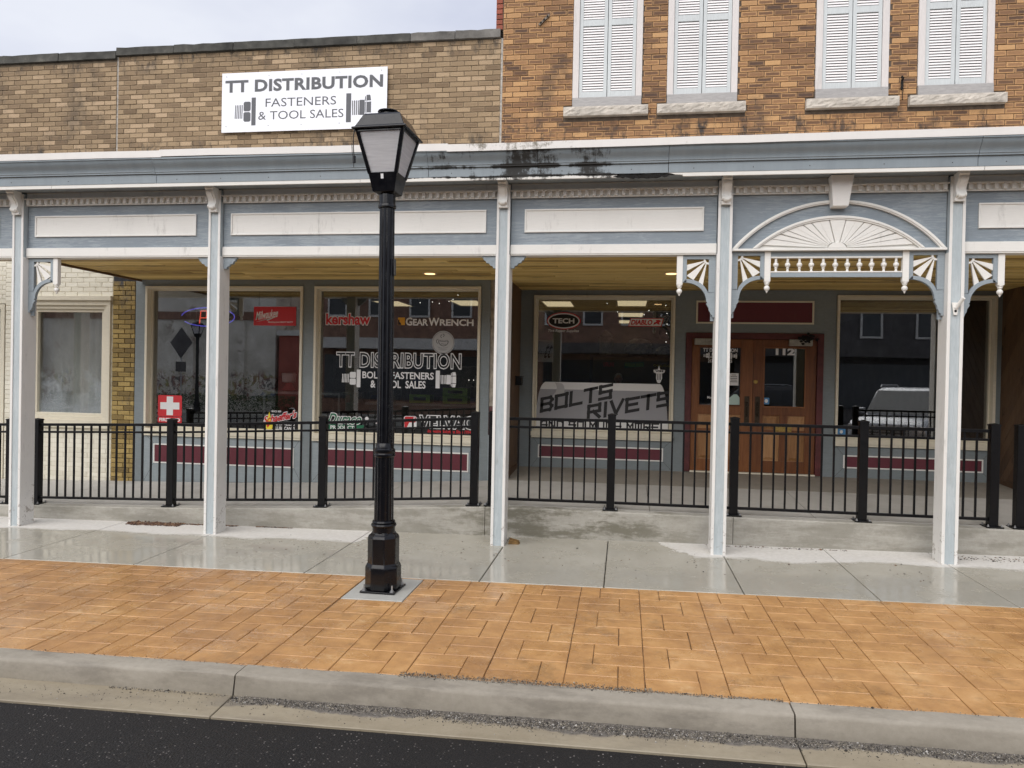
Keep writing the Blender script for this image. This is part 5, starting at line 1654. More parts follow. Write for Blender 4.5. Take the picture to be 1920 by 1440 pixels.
d = decal(W2, ['decal_red', 'decal_white'], 'small red and white diamond sticker'); d[0].plate([(-3.52, 1.075), (-3.40, 1.13), (-3.33, 1.075), (-3.40, 1.02)], G, 1); d[0].plate([(-3.50, 1.075), (-3.405, 1.115), (-3.345, 1.075), (-3.405, 1.035)], G - .001, 0); done(d)
d = decal(W2, ['decal_red', 'decal_white', 'decal_black'], 'red emblem and wide black lettering with white outline')
d[0].plate(rrect(-3.094, -2.905, 1.005, 1.19, .03), G, 1); d[0].plate(rrect(-3.084, -2.915, 1.10, 1.182, .025), G - .001, 0); d[0].plate([(-3.084, 1.02), (-3.05, 1.02), (-3.0, 1.13), (-3.084, 1.13)], G - .0015, 0); d[0].plate([(-2.985, 1.015), (-2.965, 1.015), (-2.93, 1.175), (-2.95, 1.175)], G - .002, 1)
put_text(d[0], 'VELVAC', (-2.86, -2.075, 1.026, 1.205), G, 1, bold=.075, ref=.03, spacing=1.1); put_text(d[0], 'VELVAC', (-2.86, -2.075, 1.026, 1.205), G - .0015, 2, bold=.025, ref=.03, spacing=1.1)
put_text(d[0], 'Innovative Solutions Since 1934', (-2.74, -2.115, .962, 1.01), G, 0, bold=.03, shear=.2); done(d)
# window 1
d = decal(W1, ['decal_red', 'decal_white', 'decal_lemon', 'decal_black'], 'red script lettering over a yellow oil drop')
put_text(d[0], "Schaeffer's", (-5.215, -4.71, 1.065, 1.185), G, 1, bold=.085, ref=.03, shear=.25, rise=.10); put_text(d[0], "Schaeffer's", (-5.215, -4.71, 1.065, 1.185), G - .0015, 0, bold=.03, shear=.25, rise=.10)
put_text(d[0], 'SINCE 1839', (-5.10, -4.95, 1.19, 1.218), G, 1, bold=.03)
d[0].plate(ell(-5.135, .985, .055, .062, 20) , G, 2); d[0].plate([(-5.19, 1.0), (-5.135, 1.20), (-5.082, 1.0)], G - .0005, 2); d[0].plate([(-5.18, 1.03), (-5.09, 1.04), (-5.16, .96)], G - .001, 0)
put_text(d[0], 'SPECIALIZED', (-5.03, -4.735, 1.0, 1.045), G, 1, bold=.03); put_text(d[0], 'LUBRICANTS', (-5.03, -4.735, .935, .985), G, 1, bold=.03); done(d)
d = decal(W1, ['decal_red', 'decal_white'], 'red first aid sticker with white cross')
d[0].plate(rrect(-6.915, -6.525, 1.085, 1.402, .025), G, 0)
cx, cz = -6.72, 1.243
for (hx, hz) in ((.155, .052), (.052, .140)):
    d[0].plate([(cx - hx, cz - hz), (cx + hx, cz - hz), (cx + hx, cz + hz), (cx - hx, cz + hz)], G - .0012 - hx * .001, 1)
d[0].plate(rrect(-6.915, -6.525, .990, 1.078, .015), G, 0); put_text(d[0], 'FIRST AID', (-6.89, -6.55, 1.008, 1.060), G - .0012, 1, bold=.04); put_text(d[0], 'INSTRUCTORS', (-6.905, -6.535, .930, .972), G, 1, bold=.03); done(d)
# window 3
G = GR
d = decal(W3, ['decal_black', 'decal_white', 'decal_red'], 'black oval badge with white lettering')
d[0].plate(ell(-.935, 2.652, .262, .132, 44), G, 2); d[0].plate(ell(-.935, 2.652, .246, .118, 44), G - .001, 1); d[0].plate(ell(-.935, 2.652, .226, .100, 44), G - .002, 0)
put_text(d[0], 'TECH', (-1.105, -.77, 2.612, 2.692), G - .003, 1, bold=.035); put_text(d[0], 'Tire Repair Supplies', (-1.175, -.70, 2.468, 2.522), G, 1, bold=.012, shear=.25); done(d)
d = decal(W3, ['decal_red', 'decal_white'], 'slanted red and white badge')
sl = lambda pts: [(x + (z - 2.638) * .25, z) for x, z in pts]
d[0].plate(sl([(.06, 2.575), (.555, 2.575), (.555, 2.702), (.06, 2.702)]), G, 0); d[0].plate(sl([(.072, 2.585), (.543, 2.585), (.543, 2.692), (.072, 2.692)]), G - .001, 1)
put_text(d[0], 'DIABLO', (.09, .405, 2.60, 2.678), G - .002, 0, bold=.045, shear=.2); d[0].plate(sl([(.425, 2.60), (.47, 2.625), (.52, 2.60), (.505, 2.64), (.53, 2.66), (.49, 2.68), (.44, 2.675), (.46, 2.65), (.43, 2.64)]), G - .002, 0); done(d)
d = decal(W3, ['decal_white', 'decal_black'], 'pale winged tool emblem')
d[0].plate([(.515, 1.995), (.535, 1.93), (.605, 1.925), (.60, 1.89), (.56, 1.87), (.565, 1.80), (.545, 1.745), (.535, 1.728), (.505, 1.728), (.49, 1.745), (.475, 1.80), (.478, 1.87), (.438, 1.89), (.435, 1.925), (.497, 1.93)], G, 0)
put_text(d[0], 'VIM', (.46, .58, 1.893, 1.922), G - .001, 1, bold=.04)
for xx in (.498, .52, .54):
    d[0].plate([(xx - .005, 1.775), (xx + .005, 1.775), (xx + .004, 1.87), (xx - .004, 1.87)], G - .001, 1)
done(d)
# grey banner with rounded shoulders, hung inside the glass
bn = MB()
def bshape(i, zt, zb=.985):
    L0 = bez((-1.335 + i, zb), (-1.335 + i, 1.35), (-1.31 + i, 1.66), (-1.20 + i, zt), 10)
    R0 = bez((.54 - i, zt), (.62 - i, 1.66), (.655 - i, 1.35), (.665 - i, zb), 10)
    return L0 + R0
full = bshape(0, 1.712)
bn.plate(full, G - .0005, 0)
up = [(x, z) for x, z in full if z > 1.545]
xl = min(x for x, z in up); xr = max(x for x, z in up)
bn.plate(up[:len([u for u in up if u[0] < 0])] + up[len([u for u in up if u[0] < 0]):] , G - .0015, 1)
bn.plate(arc(-1.15, 1.62, .13, -PI * .62, PI * .22, 10) + arc(-1.03, 1.60, .13, PI * .25, -PI * .5, 10), G - .0022, 2)
bn.plate([(-1.335, .930), (.668, .930), (.668, 1.145), (-1.335, 1.145)], G - .0012, 1)
put_block(bn, 'BOLTS', -1.25, 1.262, .155, .185, .068, .047, G - .003, 3, slope=.225, shear=.04, rough=.22)
put_block(bn, 'RIVETS', -.53, 1.165, .165, .185, .068, .047, G - .003, 3, slope=.205, shear=.04, rough=.22)
put_block(bn, 'AND SO MUCH MORE', -1.25, 1.005, .083, .105, .042, .024, G - .003, 3, rough=.35, space=.75)
bn.build('banner', ['banner_grey', 'banner_white', 'banner_mid', 'decal_black'], W3, label='grey and white banner in the window with slanted black block lettering')
# doors and window 4
yd = YR + .030
d = decal(DL, ['decal_white', 'decal_black'], 'white shop lettering with bolt drawings')
put_text(d[0], 'TT DISTRIBUTION', (1.15, 1.645, 2.205, 2.262), yd, 0, bold=.03); put_text(d[0], 'FASTENERS', (1.275, 1.52, 2.155, 2.188), yd, 0, bold=.02); put_text(d[0], '& TOOL SALES', (1.255, 1.535, 2.115, 2.148), yd, 0, bold=.02)
bolt(d[0], 1.155, 1.245, 2.15, .045, False, yd, 0, 1); bolt(d[0], 1.548, 1.64, 2.15, .045, True, yd, 0, 1)
put_text(d[0], '217', (1.225, 1.295, 2.047, 2.094), yd, 0, bold=.03); put_text(d[0], '5', (1.545, 1.57, 2.047, 2.094), yd, 0, bold=.03); put_text(d[0], 'Mon', (1.225, 1.30, 1.512, 1.548), yd, 0, bold=.03); done(d)
for (x0, x1, z0, z1, m, lb) in ((1.53, 1.668, 1.715, 1.895, 'decal_white', 'white paper notice with small print'), (1.535, 1.70, 1.43, 1.525, 'decal_mint', 'pale green folded notice')):
    d = decal(DL, [m, 'decal_black'], lb); d[0].plate([(x0, z0), (x1, z0), (x1, z1), (x0, z1)], yd, 0)
    if m == 'decal_mint':
        d[0].plate([(x0, z1), (x1, z1), (x1 - .05, z1 + .06), (x0 + .07, z1 + .06)], yd, 0)
    else:
        for k in range(5):
            ww = random.uniform(.06, .11)
            d[0].plate([(1.60 - ww / 2, z1 - .03 - k * .025), (1.60 + ww / 2, z1 - .03 - k * .025), (1.60 + ww / 2, z1 - .022 - k * .025), (1.60 - ww / 2, z1 - .022 - k * .025)], yd - .001, 1)
    done(d)
d = decal(DR, ['decal_white'], 'white house number 112')
put_text(d[0], '112', (2.185, 2.452, 2.172, 2.272), yd, 0, bold=.05)
done(d)
d = decal(DR, ['decal_blue', 'decal_white'], 'small blue sticker low on the glass'); d[0].plate(rrect(2.025, 2.11, 1.448, 1.545, .012), yd, 0); d[0].plate(ell(2.067, 1.497, .025, .028, 14), yd - .001, 1); done(d)
d = decal(W4, ['decal_blue', 'decal_white'], 'small blue sticker in the lower corner'); d[0].plate(rrect(3.08, 3.20, 1.03, 1.115, .012), GR, 0); d[0].plate(ell(3.14, 1.072, .022, .026, 14), GR - .001, 1); done(d)
# ================================================================== STREET LAMP
LX, LY = -2.03, -1.77
lz = gz(LX, LY) + .004
lamp = empty('street_lamp', (LX, LY, lz), 'tall black street lamp with four sided lantern standing on the orange paving', 'street lamp')
ROT = R(-2)
def sq(h, z):
    return [(LX + h * (c * math.cos(ROT) - s_ * math.sin(ROT)), LY + h * (c * math.sin(ROT) + s_ * math.cos(ROT)), z) for c, s_ in ((-1, -1), (1, -1), (1, 1), (-1, 1))]
def loft(b, rings, mi=0, cap=True):
    n = len(rings[0])
    base = [p for r_ in rings for p in r_]
    fs = [(k * n + i, k * n + (i + 1) % n, (k + 1) * n + (i + 1) % n, (k + 1) * n + i) for k in range(len(rings) - 1) for i in range(n)]
    if cap:
        fs += [tuple(range(n - 1, -1, -1)), tuple(range((len(rings) - 1) * n, len(rings) * n))]
    b.add(base, fs, mi)
t = MB(); loft(t, [sq(.155, lz), sq(.155, lz + .016)]); bp_ = t.build('base_plate', 'lamp_black', lamp, bevel=.004)
for (x, y, z) in sq(.125, lz + .016):
    t = MB(); t.lathe([(.022, 0), (.022, .004), (.014, .0045), (.014, .016), (.007, .0165), (.007, .055)], (x, y, z), 8); t.build('anchor_bolt', 'galvanised', bp_)
t = MB()
ro = ROT + PI / 8
t.lathe([(.150, .016), (.155, .03), (.155, .20), (.150, .215), (.136, .238), (.136, .455), (.128, .475), (.106, .492), (.104, .505)], (LX, LY, lz), 8, rot=ro)
t.build('octagonal_base', 'lamp_black', lamp, smooth=20, bevel=.004)
t = MB()
t.lathe([(.098, .495), (.098, .545), (.106, .550), (.110, .562), (.106, .574), (.096, .580), (.100, .588), (.096, .600), (.084, .606)], (LX, LY, lz), 28); t.build('lower_ring', 'lamp_black', lamp, smooth=35)
t = MB(); t.lathe([(.084, .600), (.080, 1.155)], (LX, LY, lz), 32, flute=.055); t.build('lower_shaft', 'lamp_black', lamp)
t = MB(); t.lathe([(.084, 1.150), (.092, 1.158), (.094, 1.172), (.089, 1.184), (.093, 1.196), (.091, 1.215), (.078, 1.226), (.074, 1.262), (.068, 1.27)], (LX, LY, lz), 28); t.build('middle_ring', 'lamp_black', lamp, smooth=35)
t = MB(); t.lathe([(.0685, 1.262), (.0645, 3.30)], (LX, LY, lz), 32, flute=.065); t.build('shaft', 'lamp_black', lamp)
t = MB(); t.lathe([(.068, 3.292), (.077, 3.298), (.079, 3.312), (.074, 3.326), (.070, 3.330), (.070, 3.455)], (LX, LY, lz), 28); t.build('collar', 'lamp_black', lamp, smooth=35)
t = MB(); t.box(LX + .060, LX + .075, LY - .03, LY + .03, lz + 2.72, lz + 2.86); t.build('hand_hole_cover', 'lamp_black', lamp)
Z0 = 3.335
t = MB(); loft(t, [sq(.072, Z0 - .012), sq(.098, Z0), sq(.128, Z0 + .155), sq(.120, Z0 + .156)]); lan = t.build('lantern', 'lamp_black', lamp, bevel=.003)
# panes and corner bars
bot_h, top_h, zb_, zt_ = .118, .200, Z0 + .152, Z0 + .500
lo, hi = sq(bot_h, zb_), sq(top_h, zt_)
for k in range(4):
    a, c, e, g2 = lo[k], lo[(k + 1) % 4], hi[(k + 1) % 4], hi[k]
    t = MB(); t.add([a, c, e, g2], [(0, 1, 2, 3)]); t.build('pane', 'lantern_acrylic', lan)
    A, B_ = Vector(a), Vector(g2)
    t = MB(); t.bar(A + (B_ - A) * -.02, B_ + (B_ - A) * .01, .030, .030); t.build('corner_bar', 'lamp_black', lan, bevel=.003)
    t = MB(); t.bar(Vector(g2) + Vector((0, 0, -.006)), Vector(e) + Vector((0, 0, -.006)), .022, .026); t.build('top_bar', 'lamp_black', lan)
t = MB(); loft(t, [sq(.236, zt_ - .004), sq(.240, zt_ + .004), sq(.238, zt_ + .012), sq(.220, zt_ + .020), sq(.214, zt_ + .028), sq(.166, zt_ + .128), sq(.150, zt_ + .146), sq(.110, zt_ + .156)])
t.build('lantern_roof', 'lamp_black', lan, bevel=.012)
t = MB(); t.lathe([(.064, zt_ + .150), (.064, zt_ + .196)], (LX, LY, 0), 24); t.build('vent_neck', 'lamp_black', lan, smooth=40)
t = MB(); t.lathe([(.085, zt_ + .194), (.091, zt_ + .200), (.088, zt_ + .207), (.04, zt_ + .219), (.004, zt_ + .221)], (LX, LY, 0), 28); t.build('vent_cap', 'lamp_black', lan, smooth=30)
# white inspection sticker and dangling lead
f0, f1 = Vector(sq(.116, Z0 + .10)[0]), Vector(sq(.116, Z0 + .10)[1])
u_ = (f1 - f0).normalized(); nn_ = Vector((u_.y, -u_.x, 0))
mid_ = (f0 + f1) / 2 + nn_ * .004
t = MB(); t.add([mid_ + u_ * -.016 + Vector((0, 0, .0)) , mid_ + u_ * .008, mid_ + u_ * .008 + nn_ * .008 + Vector((0, 0, .04)), mid_ + u_ * -.016 + nn_ * .008 + Vector((0, 0, .04))], [(0, 1, 2, 3)]); t.build('sticker', 'decal_white', lan)
c0 = Vector(sq(.215, zt_)[0])
t = MB(); t.tube([c0, c0 + Vector((-.012, 0, -.06)), c0 + Vector((-.012, 0, -.16)), c0 + Vector((-.004, .0, -.235))], .0045, 6); t.tube([c0 + Vector((-.004, 0, -.23)), c0 + Vector((-.003, 0, -.285))], .014, 8)
t.tube([c0 + Vector((-.03, .01, -.12)), c0 + Vector((-.025, .01, -.2)), c0 + Vector((-.012, .01, -.25)), c0 + Vector((-.010, .01, -.32))], .003, 6); t.build('dangling_lead', 'black_metal', lan, smooth=60)

lamp.rotation_euler = (0, R(-0.42), 0)      # it leans a touch to the left

# ================================================================== RAILINGS
FY = 0.60
pk_h = .915
pk = MB(); pk.box(-.0095, .0095, -.0095, .0095, 0, 1); pk_me = pk.mesh('picket', 'black_metal')
def railing(posts, lab, x_from=None, x_to=None, group='black railings along the ramp'):
    r_ = empty('metal_railing', (posts[0], FY, rz(posts[0], .5)), lab, 'railing', group)
    for x in posts:
        z = rz(x, .5) + .004
        t = MB(); t.box(x - .045, x + .045, FY - .045, FY + .045, z + .01, z + 1.078); p = t.build('post', 'black_metal', r_, bevel=.004)
        t = MB()
        t.add([(x - .049, FY - .049, z + 1.074), (x + .049, FY - .049, z + 1.074), (x + .049, FY + .049, z + 1.074), (x - .049, FY + .049, z + 1.074), (x - .049, FY - .049, z + 1.090), (x + .049, FY - .049, z + 1.090), (x + .049, FY + .049, z + 1.090), (x - .049, FY + .049, z + 1.090), (x, FY, z + 1.104)],
              [(0, 3, 2, 1), (0, 1, 5, 4), (1, 2, 6, 5), (2, 3, 7, 6), (3, 0, 4, 7), (4, 5, 8), (5, 6, 8), (6, 7, 8), (7, 4, 8)])
        t.build('post_cap', 'black_metal', p, bevel=.002)
        t = MB(); t.box(x - .085, x + .085, FY - .085, FY + .085, z, z + .012); pl = t.build('base_plate', 'black_metal', p, bevel=.002)
        for sx in (-1, 1):
            for sy in (-1, 1):
                t = MB(); t.lathe([(.011, 0), (.011, .012), (.006, .013), (.006, .024)], (x + sx * .066, FY + sy * .066, z + .012), 8); t.build('bolt', 'galvanised', p)
    ends = list(posts)
    spans = [(a, c) for a, c in zip(ends, ends[1:])]
    if x_from is not None: spans.insert(0, (x_from, posts[0]))
    if x_to is not None: spans.append((posts[-1], x_to))
    for (a, c) in spans:
        x0, x1 = a + .046, c - .046
        za, zb2 = rz(x0, .5), rz(x1, .5)
        for h, w_, hh in ((1.022, .036, .034), (.928, .030, .026), (.085, .034, .030)):
            t = MB(); t.bar((x0, FY, za + h), (x1, FY, zb2 + h), w_, hh); t.build('rail', 'black_metal', r_, bevel=.003)
        n = max(2, round((x1 - x0) / .122) - 1)
        for k in range(n):
            x = x0 + (x1 - x0) * (k + 1) / (n + 1)
            zz = za + (zb2 - za) * (k + 1) / (n + 1)
            o = place('picket', pk_me, r_, loc=(x, FY, zz + .100))
            o.scale = (1, 1, .905)
    return r_
railing([-9.75, -7.83], 'short black railing run at the far left edge, beyond the first canopy post', x_from=-11.6)
railing([-7.45, -5.575, -3.585, -1.715], 'black railing on the sloping ramp, left run behind the street lamp')
railing([-1.50, -.127, 1.231, 2.586, 3.898], 'black railing run before the recessed entrance and doors')
railing([4.158, 5.6], 'black railing run cut by the right edge of the picture', x_to=7.2)

# ================================================================== SIGNS AND SMALL THINGS
ws = empty('wall_sign', (-4.63, YF - .03, 5.25), 'white rectangular sign with grey bolt drawings high on the tan brick wall', 'sign')
SX0, SX1, SZ0, SZ1 = -5.876, -3.381, 5.250, 6.108
t = MB(); t.box(SX0, SX1, YF - .05, YF - .035, SZ0, SZ1); t.build('board', 'sign_white', ws, bevel=.002)
t = MB(); t.box(SX0 + .05, SX1 - .05, YF - .034, YF - .004, SZ0 + .1, SZ0 + .14); t.box(SX0 + .05, SX1 - .05, YF - .034, YF - .004, SZ1 - .14, SZ1 - .1); t.build('batten', 'grey_wood', ws)
ys = YF - .0515
sx = lambda u: SX0 + (SX1 - SX0) * u
sz = lambda v: SZ1 - (SZ1 - SZ0) * v
b = MB()
put_text(b, 'TT DISTRIBUTION', (sx(.022), sx(.975), sz(.330), sz(.125)), ys, 1, bold=.045, ref=.03, spacing=1.06); put_text(b, 'TT DISTRIBUTION', (sx(.022), sx(.975), sz(.330), sz(.125)), ys - .0012, 0, bold=.03, spacing=1.06)
put_text(b, 'FASTENERS', (sx(.272), sx(.700), sz(.592), sz(.450)), ys, 0, bold=.0); put_text(b, '& TOOL SALES', (sx(.228), sx(.745), sz(.805), sz(.665)), ys, 0, bold=.0)
bolt(b, sx(.08), sx(.212), sz(.660), .201, False, ys, 0, 2); bolt(b, sx(.760), sx(.908), sz(.655), .205, True, ys, 0, 2)
b.build('lettering', ['sign_grey', 'decal_grey', 'sign_white'], ws)
for u in (.028, .29, .49, .72, .965):
    for v in (.06, .90):
        t = MB(); t.lathe([(.010, 0), (.010, .004)], (0, 0, 0), 10); t.v = [(sx(u) + x, YF - .0505 - z, sz(v) + y) for x, y, z in t.v]; t.build('screw', 'galvanised', ws)

rs = empty('hanging_sign', (-5.07, 2.295, 2.46), 'red rectangular sign with white script hung against the outer face of the left display window', 'sign')
t = MB(); t.box(-5.40, -4.745, 2.2935, 2.2965, 2.459, 2.735); t.build('board', 'decal_red', rs)  # board placed just outside the pane so the daylight brightens it
b = MB(); put_text(b, 'Milwaukee', (-5.36, -5.02, 2.56, 2.685), 2.2925, 0, bold=.02, shear=.15, rise=.05); b.plate([(-5.36, 2.51), (-5.20, 2.56), (-5.21, 2.54), (-5.08, 2.585), (-5.015, 2.60), (-5.195, 2.525), (-5.185, 2.545)], 2.2925, 0)
put_text(b, 'Nothing but HEAVY DUTY', (-5.17, -4.79, 2.495, 2.522), 2.2925, 0, bold=.025); b.build('lettering', ['decal_white'], rs)
for x in (-5.32, -4.83):
    t = MB(); t.tube([(x, 2.296, 2.73), (x, 2.296, 2.96)], .0015, 5); t.build('cord', 'decal_black', rs)
ns = empty('neon_sign', (-6.22, 2.45, 2.44), 'neon OPEN sign with blue oval half hidden behind the second canopy post', 'neon sign')
pts = [(-6.22 + .43 * math.cos(R(a)), 2.45, 2.59 + .14 * math.sin(R(a))) for a in range(-150, 180, 6)]
t = MB(); t.tube(pts, .008, 8); t.build('oval_tube', 'neon_blue', ns, smooth=60)
b = MB()
off_ = MB()
x = -6.52
for ch in 'OPEN':
    bb_ = b
    if ch == 'O':
        b = off_
    for line in BLOCK[ch]:
        path = [(x + p[0] * .10 + p[1] * .02, 2.45, 2.49 + p[1] * .19) for p in line]
        for p, q in zip(path, path[1:]):
            b.tube([p, q], .008, 6)
    b = bb_
    x += .165
b.build('letter_tube', 'neon_red', ns, smooth=60)
off_.build('unlit_letter', 'neon_off', ns, smooth=60)
t = MB(); t.tube([(-6.5, 2.46, 2.72), (-6.5, 2.46, 3.1)], .002, 5); t.tube([(-5.95, 2.46, 2.72), (-5.95, 2.46, 3.1)], .002, 5); t.build('hanger', 'decal_black', ns)

# bits on the walls
b = MB(); b.add([(-1.262, YF - .03, 6.602), (-1.240, YF - .03, 6.584), (-1.10, YF - .03, 6.716), (-1.122, YF - .03, 6.738), (-1.262, YF - .006, 6.602), (-1.240, YF - .006, 6.584), (-1.10, YF - .006, 6.716), (-1.122, YF - .006, 6.738)], [(0, 1, 2, 3), (7, 6, 5, 4), (0, 4, 5, 1), (1, 5, 6, 2), (2, 6, 7, 3), (3, 7, 4, 0)])
mb_ = empty('metal_bracket', (-1.18, YF, 6.60), 'slanting grey steel strap bolted high on the amber brick wall', 'bracket')
b.build('strap', 'rusty_steel', mb_, bevel=.003)
for u in (.2, .5, .82):
    t = MB(); t.lathe([(.012, 0), (.012, .012)], (0, 0, 0), 8); t.v = [(-1.251 + .14 * u + x, YF - .0305 - z, 6.593 + .132 * u + y) for x, y, z in t.v]; t.build('bolt', 'rot_black', mb_)
ih = empty('iron_hook', (3.43, YF, 5.42), 'rusty iron hook with hanging wire between the two right hand shuttered windows', 'hook')
t = MB(); t.tube([(3.43, YF - .004, 5.66), (3.43, YF - .05, 5.665), (3.425, YF - .06, 5.68), (3.42, YF - .045, 5.695), (3.425, YF - .02, 5.69)], .012, 8); t.tube([(3.425, YF - .03, 5.64), (3.43, YF - .02, 5.58), (3.42, YF - .02, 5.54)], .016, 8); t.build('hook', 'rot_black', ih, smooth=60)
t = MB(); t.tube([(3.43, YF - .02, 5.60), (3.445, YF - .015, 5.54), (3.435, YF - .015, 5.48), (3.44, YF - .01, 5.41)], .005, 6); t.build('wire', 'rot_black', ih, smooth=60)
fh = empty('flag_bracket', (3.25, -.01, 2.47), 'small white metal flag pole bracket screwed to the right arch post', 'bracket')
t = MB(); t.prism([(3.205, 2.60), (3.275, 2.60), (3.258, 2.475), (3.224, 2.475)], -.010, -.0005); t.build('plate', 'white_paint', fh, bevel=.002)
t = MB(); t.tube([(3.245, -.01, 2.545), (3.268, -.045, 2.60), (3.285, -.075, 2.64)], [.018, .018, .019], 12); t.build('socket', 'white_paint', fh, smooth=50)
t = MB(); t.lathe([(.012, 0), (.012, .004)], (0, 0, 0), 10); t.v = [(3.24 + x, -.0105 - z, 2.515 + y) for x, y, z in t.v]; t.build('screw', 'rot_black', fh)
mbx = empty('mail_box', (-1.55, 2.95, 1.65), 'small black box fixed to the timber side of the entrance recess', 'mailbox')
t = MB(); t.box(-1.581, -1.49, 2.86, 3.04, 1.655, 1.775); t.build('body', 'black_metal', mbx, bevel=.006)
t = MB(); t.box(-1.582, -1.482, 2.852, 3.048, 1.7755, 1.79); t.build('lid', 'black_metal', mbx, bevel=.003)

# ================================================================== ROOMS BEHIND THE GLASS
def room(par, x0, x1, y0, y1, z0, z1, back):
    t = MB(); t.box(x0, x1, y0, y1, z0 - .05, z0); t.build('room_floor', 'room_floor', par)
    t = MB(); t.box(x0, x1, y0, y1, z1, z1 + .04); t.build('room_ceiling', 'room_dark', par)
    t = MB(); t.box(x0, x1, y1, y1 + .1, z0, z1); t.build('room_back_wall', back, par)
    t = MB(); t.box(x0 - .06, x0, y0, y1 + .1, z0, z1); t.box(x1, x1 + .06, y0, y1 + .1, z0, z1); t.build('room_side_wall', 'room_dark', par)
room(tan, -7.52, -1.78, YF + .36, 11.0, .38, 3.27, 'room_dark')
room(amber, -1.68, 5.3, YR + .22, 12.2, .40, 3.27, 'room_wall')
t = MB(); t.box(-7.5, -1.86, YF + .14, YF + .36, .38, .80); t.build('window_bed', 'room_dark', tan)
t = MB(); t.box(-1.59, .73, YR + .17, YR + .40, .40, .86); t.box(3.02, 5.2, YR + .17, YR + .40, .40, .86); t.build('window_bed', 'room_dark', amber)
fl_me = None
def troffer(x, y, lab, grp):
    o = empty('ceiling_panel', (x, y, 3.25), lab, 'ceiling light', grp)
    t = MB(); t.frame(x - .31, x + .31, y - .6, y + .6, .03, 0, .02)
    t.v = [(a, c, 3.245 + b_) for a, b_, c in t.v]
    t.build('rim', 'room_pale', o)
    t = MB(); t.box(x - .275, x + .275, y - .565, y + .565, 3.258, 3.264); t.build('diffuser', 'panel_light', o)
troffer(-4.78, 7.0, 'lit ceiling panel in the left shop, seen left of the lamp post', 'lit ceiling panels')
troffer(-3.15, 6.8, 'lit ceiling panel in the left shop, near its right wall', 'lit ceiling panels')
troffer(-1.33, 6.9, 'lit ceiling panel in the right shop, leftmost in its window', 'lit ceiling panels')
troffer(.12, 6.7, 'lit ceiling panel in the right shop, near the top right of its window', 'lit ceiling panels')
troffer(.12, 9.3, 'lit ceiling panel in the right shop, second row from the street', 'lit ceiling panels')
troffer(.12, 11.4, 'lit ceiling panel in the right shop, rearmost of its row', 'lit ceiling panels')
troffer(3.6, 9.5, 'lit ceiling panel seen dimly behind the dark right recess window', 'lit ceiling panels')
# display case, counters, stock
simple('case_glass_frame', (0.28, 0.29, 0.29), 0.4, 0.2, 8, metallic=.4)
simple('laminate', (0.16, 0.15, 0.14), 0.5, 0.2, 5)
simple('stock_dark', (0.06, 0.06, 0.065), 0.7, 0.5, 6)
flat('stock_green', (0.24, 0.46, 0.03), .6)
flat('stock_pale', (0.45, 0.44, 0.42), .6)
flat('stock_red', (0.35, 0.03, 0.03), .6)
flat('stock_blue', (0.03, 0.05, 0.20), .6)
flat('skin', (0.48, 0.27, 0.19), .6)
flat('hair_grey', (0.40, 0.38, 0.35), .8)
flat('shirt_dark', (0.03, 0.03, 0.035), .8)
dc = empty('display_case', (-5.1, 3.6, .40), 'low glass display case inside the left shop window', 'display case')
t = MB(); t.box(-5.75, -4.45, 3.3, 3.9, .40, .75); t.box(-5.75, -4.45, 3.3, 3.9, 1.43, 1.47)
for x in (-5.75, -5.1, -4.48):
    t.box(x, x + .03, 3.3, 3.33, .75, 1.43)
t.build('case_frame', 'case_glass_frame', dc)
t = MB(); t.box(-5.74, -4.46, 3.35, 3.88, 1.08, 1.10); t.build('shelf', 'case_glass_frame', dc)
pb = empty('plant_pot', (-5.45, 3.6, 1.47), 'white pot on a red stand on top of the display case', 'pot')
t = MB(); t.lathe([(.05, 0), (.11, .02), (.06, .10), (.05, .14)], (-5.45, 3.6, 1.471), 16); t.build('stand', 'stock_red', pb, smooth=40)
t = MB(); t.lathe([(.07, .14), (.11, .16), (.12, .29), (.10, .30)], (-5.45, 3.6, 1.471), 18); t.build('pot', 'decal_white', pb, smooth=40)
def boxes(lst, grp):
    for (x, y, z, w_, d_, h_, m, lab) in lst:
        o = empty('stock_box', (x, y, z), lab, 'box', grp)
        t = MB(); t.box(x - w_ / 2, x + w_ / 2, y - d_ / 2, y + d_ / 2, z, z + h_); t.build('carton', m, o, bevel=.004)
        t = MB(); t.box(x - w_ * .3, x + w_ * .3, y - d_ / 2 - .001, y - d_ / 2 - .0002, z + h_ * .3, z + h_ * .7); t.build('print', 'decal_black' if m != 'stock_dark' else 'stock_pale', o)
ct = empty('shop_counter', (-3.2, 4.2, .40), 'long low counter behind the lettered window of the left shop', 'counter')
t = MB(); t.box(-4.2, -2.2, 3.95, 4.55, .40, 1.27); t.build('front', 'laminate', ct)
t = MB(); t.box(-4.25, -2.15, 3.90, 4.6, 1.272, 1.31); t.build('worktop', 'case_glass_frame', ct)
boxes([(-2.75, 4.15, 1.312, .42, .25, .13, 'stock_green', 'lime green carton on the counter, lower of the pair'), (-2.75, 4.15, 1.444, .42, .25, .13, 'stock_green', 'lime green carton on the counter, upper of the pair'),
       (-3.35, 4.15, 1.312, .36, .25, .14, 'stock_green', 'lime green carton on the counter just behind the lamp post'), (-3.95, 4.15, 1.312, .26, .2, .19, 'stock_pale', 'pale printed carton at the left end of the counter')], 'cartons on the counter')
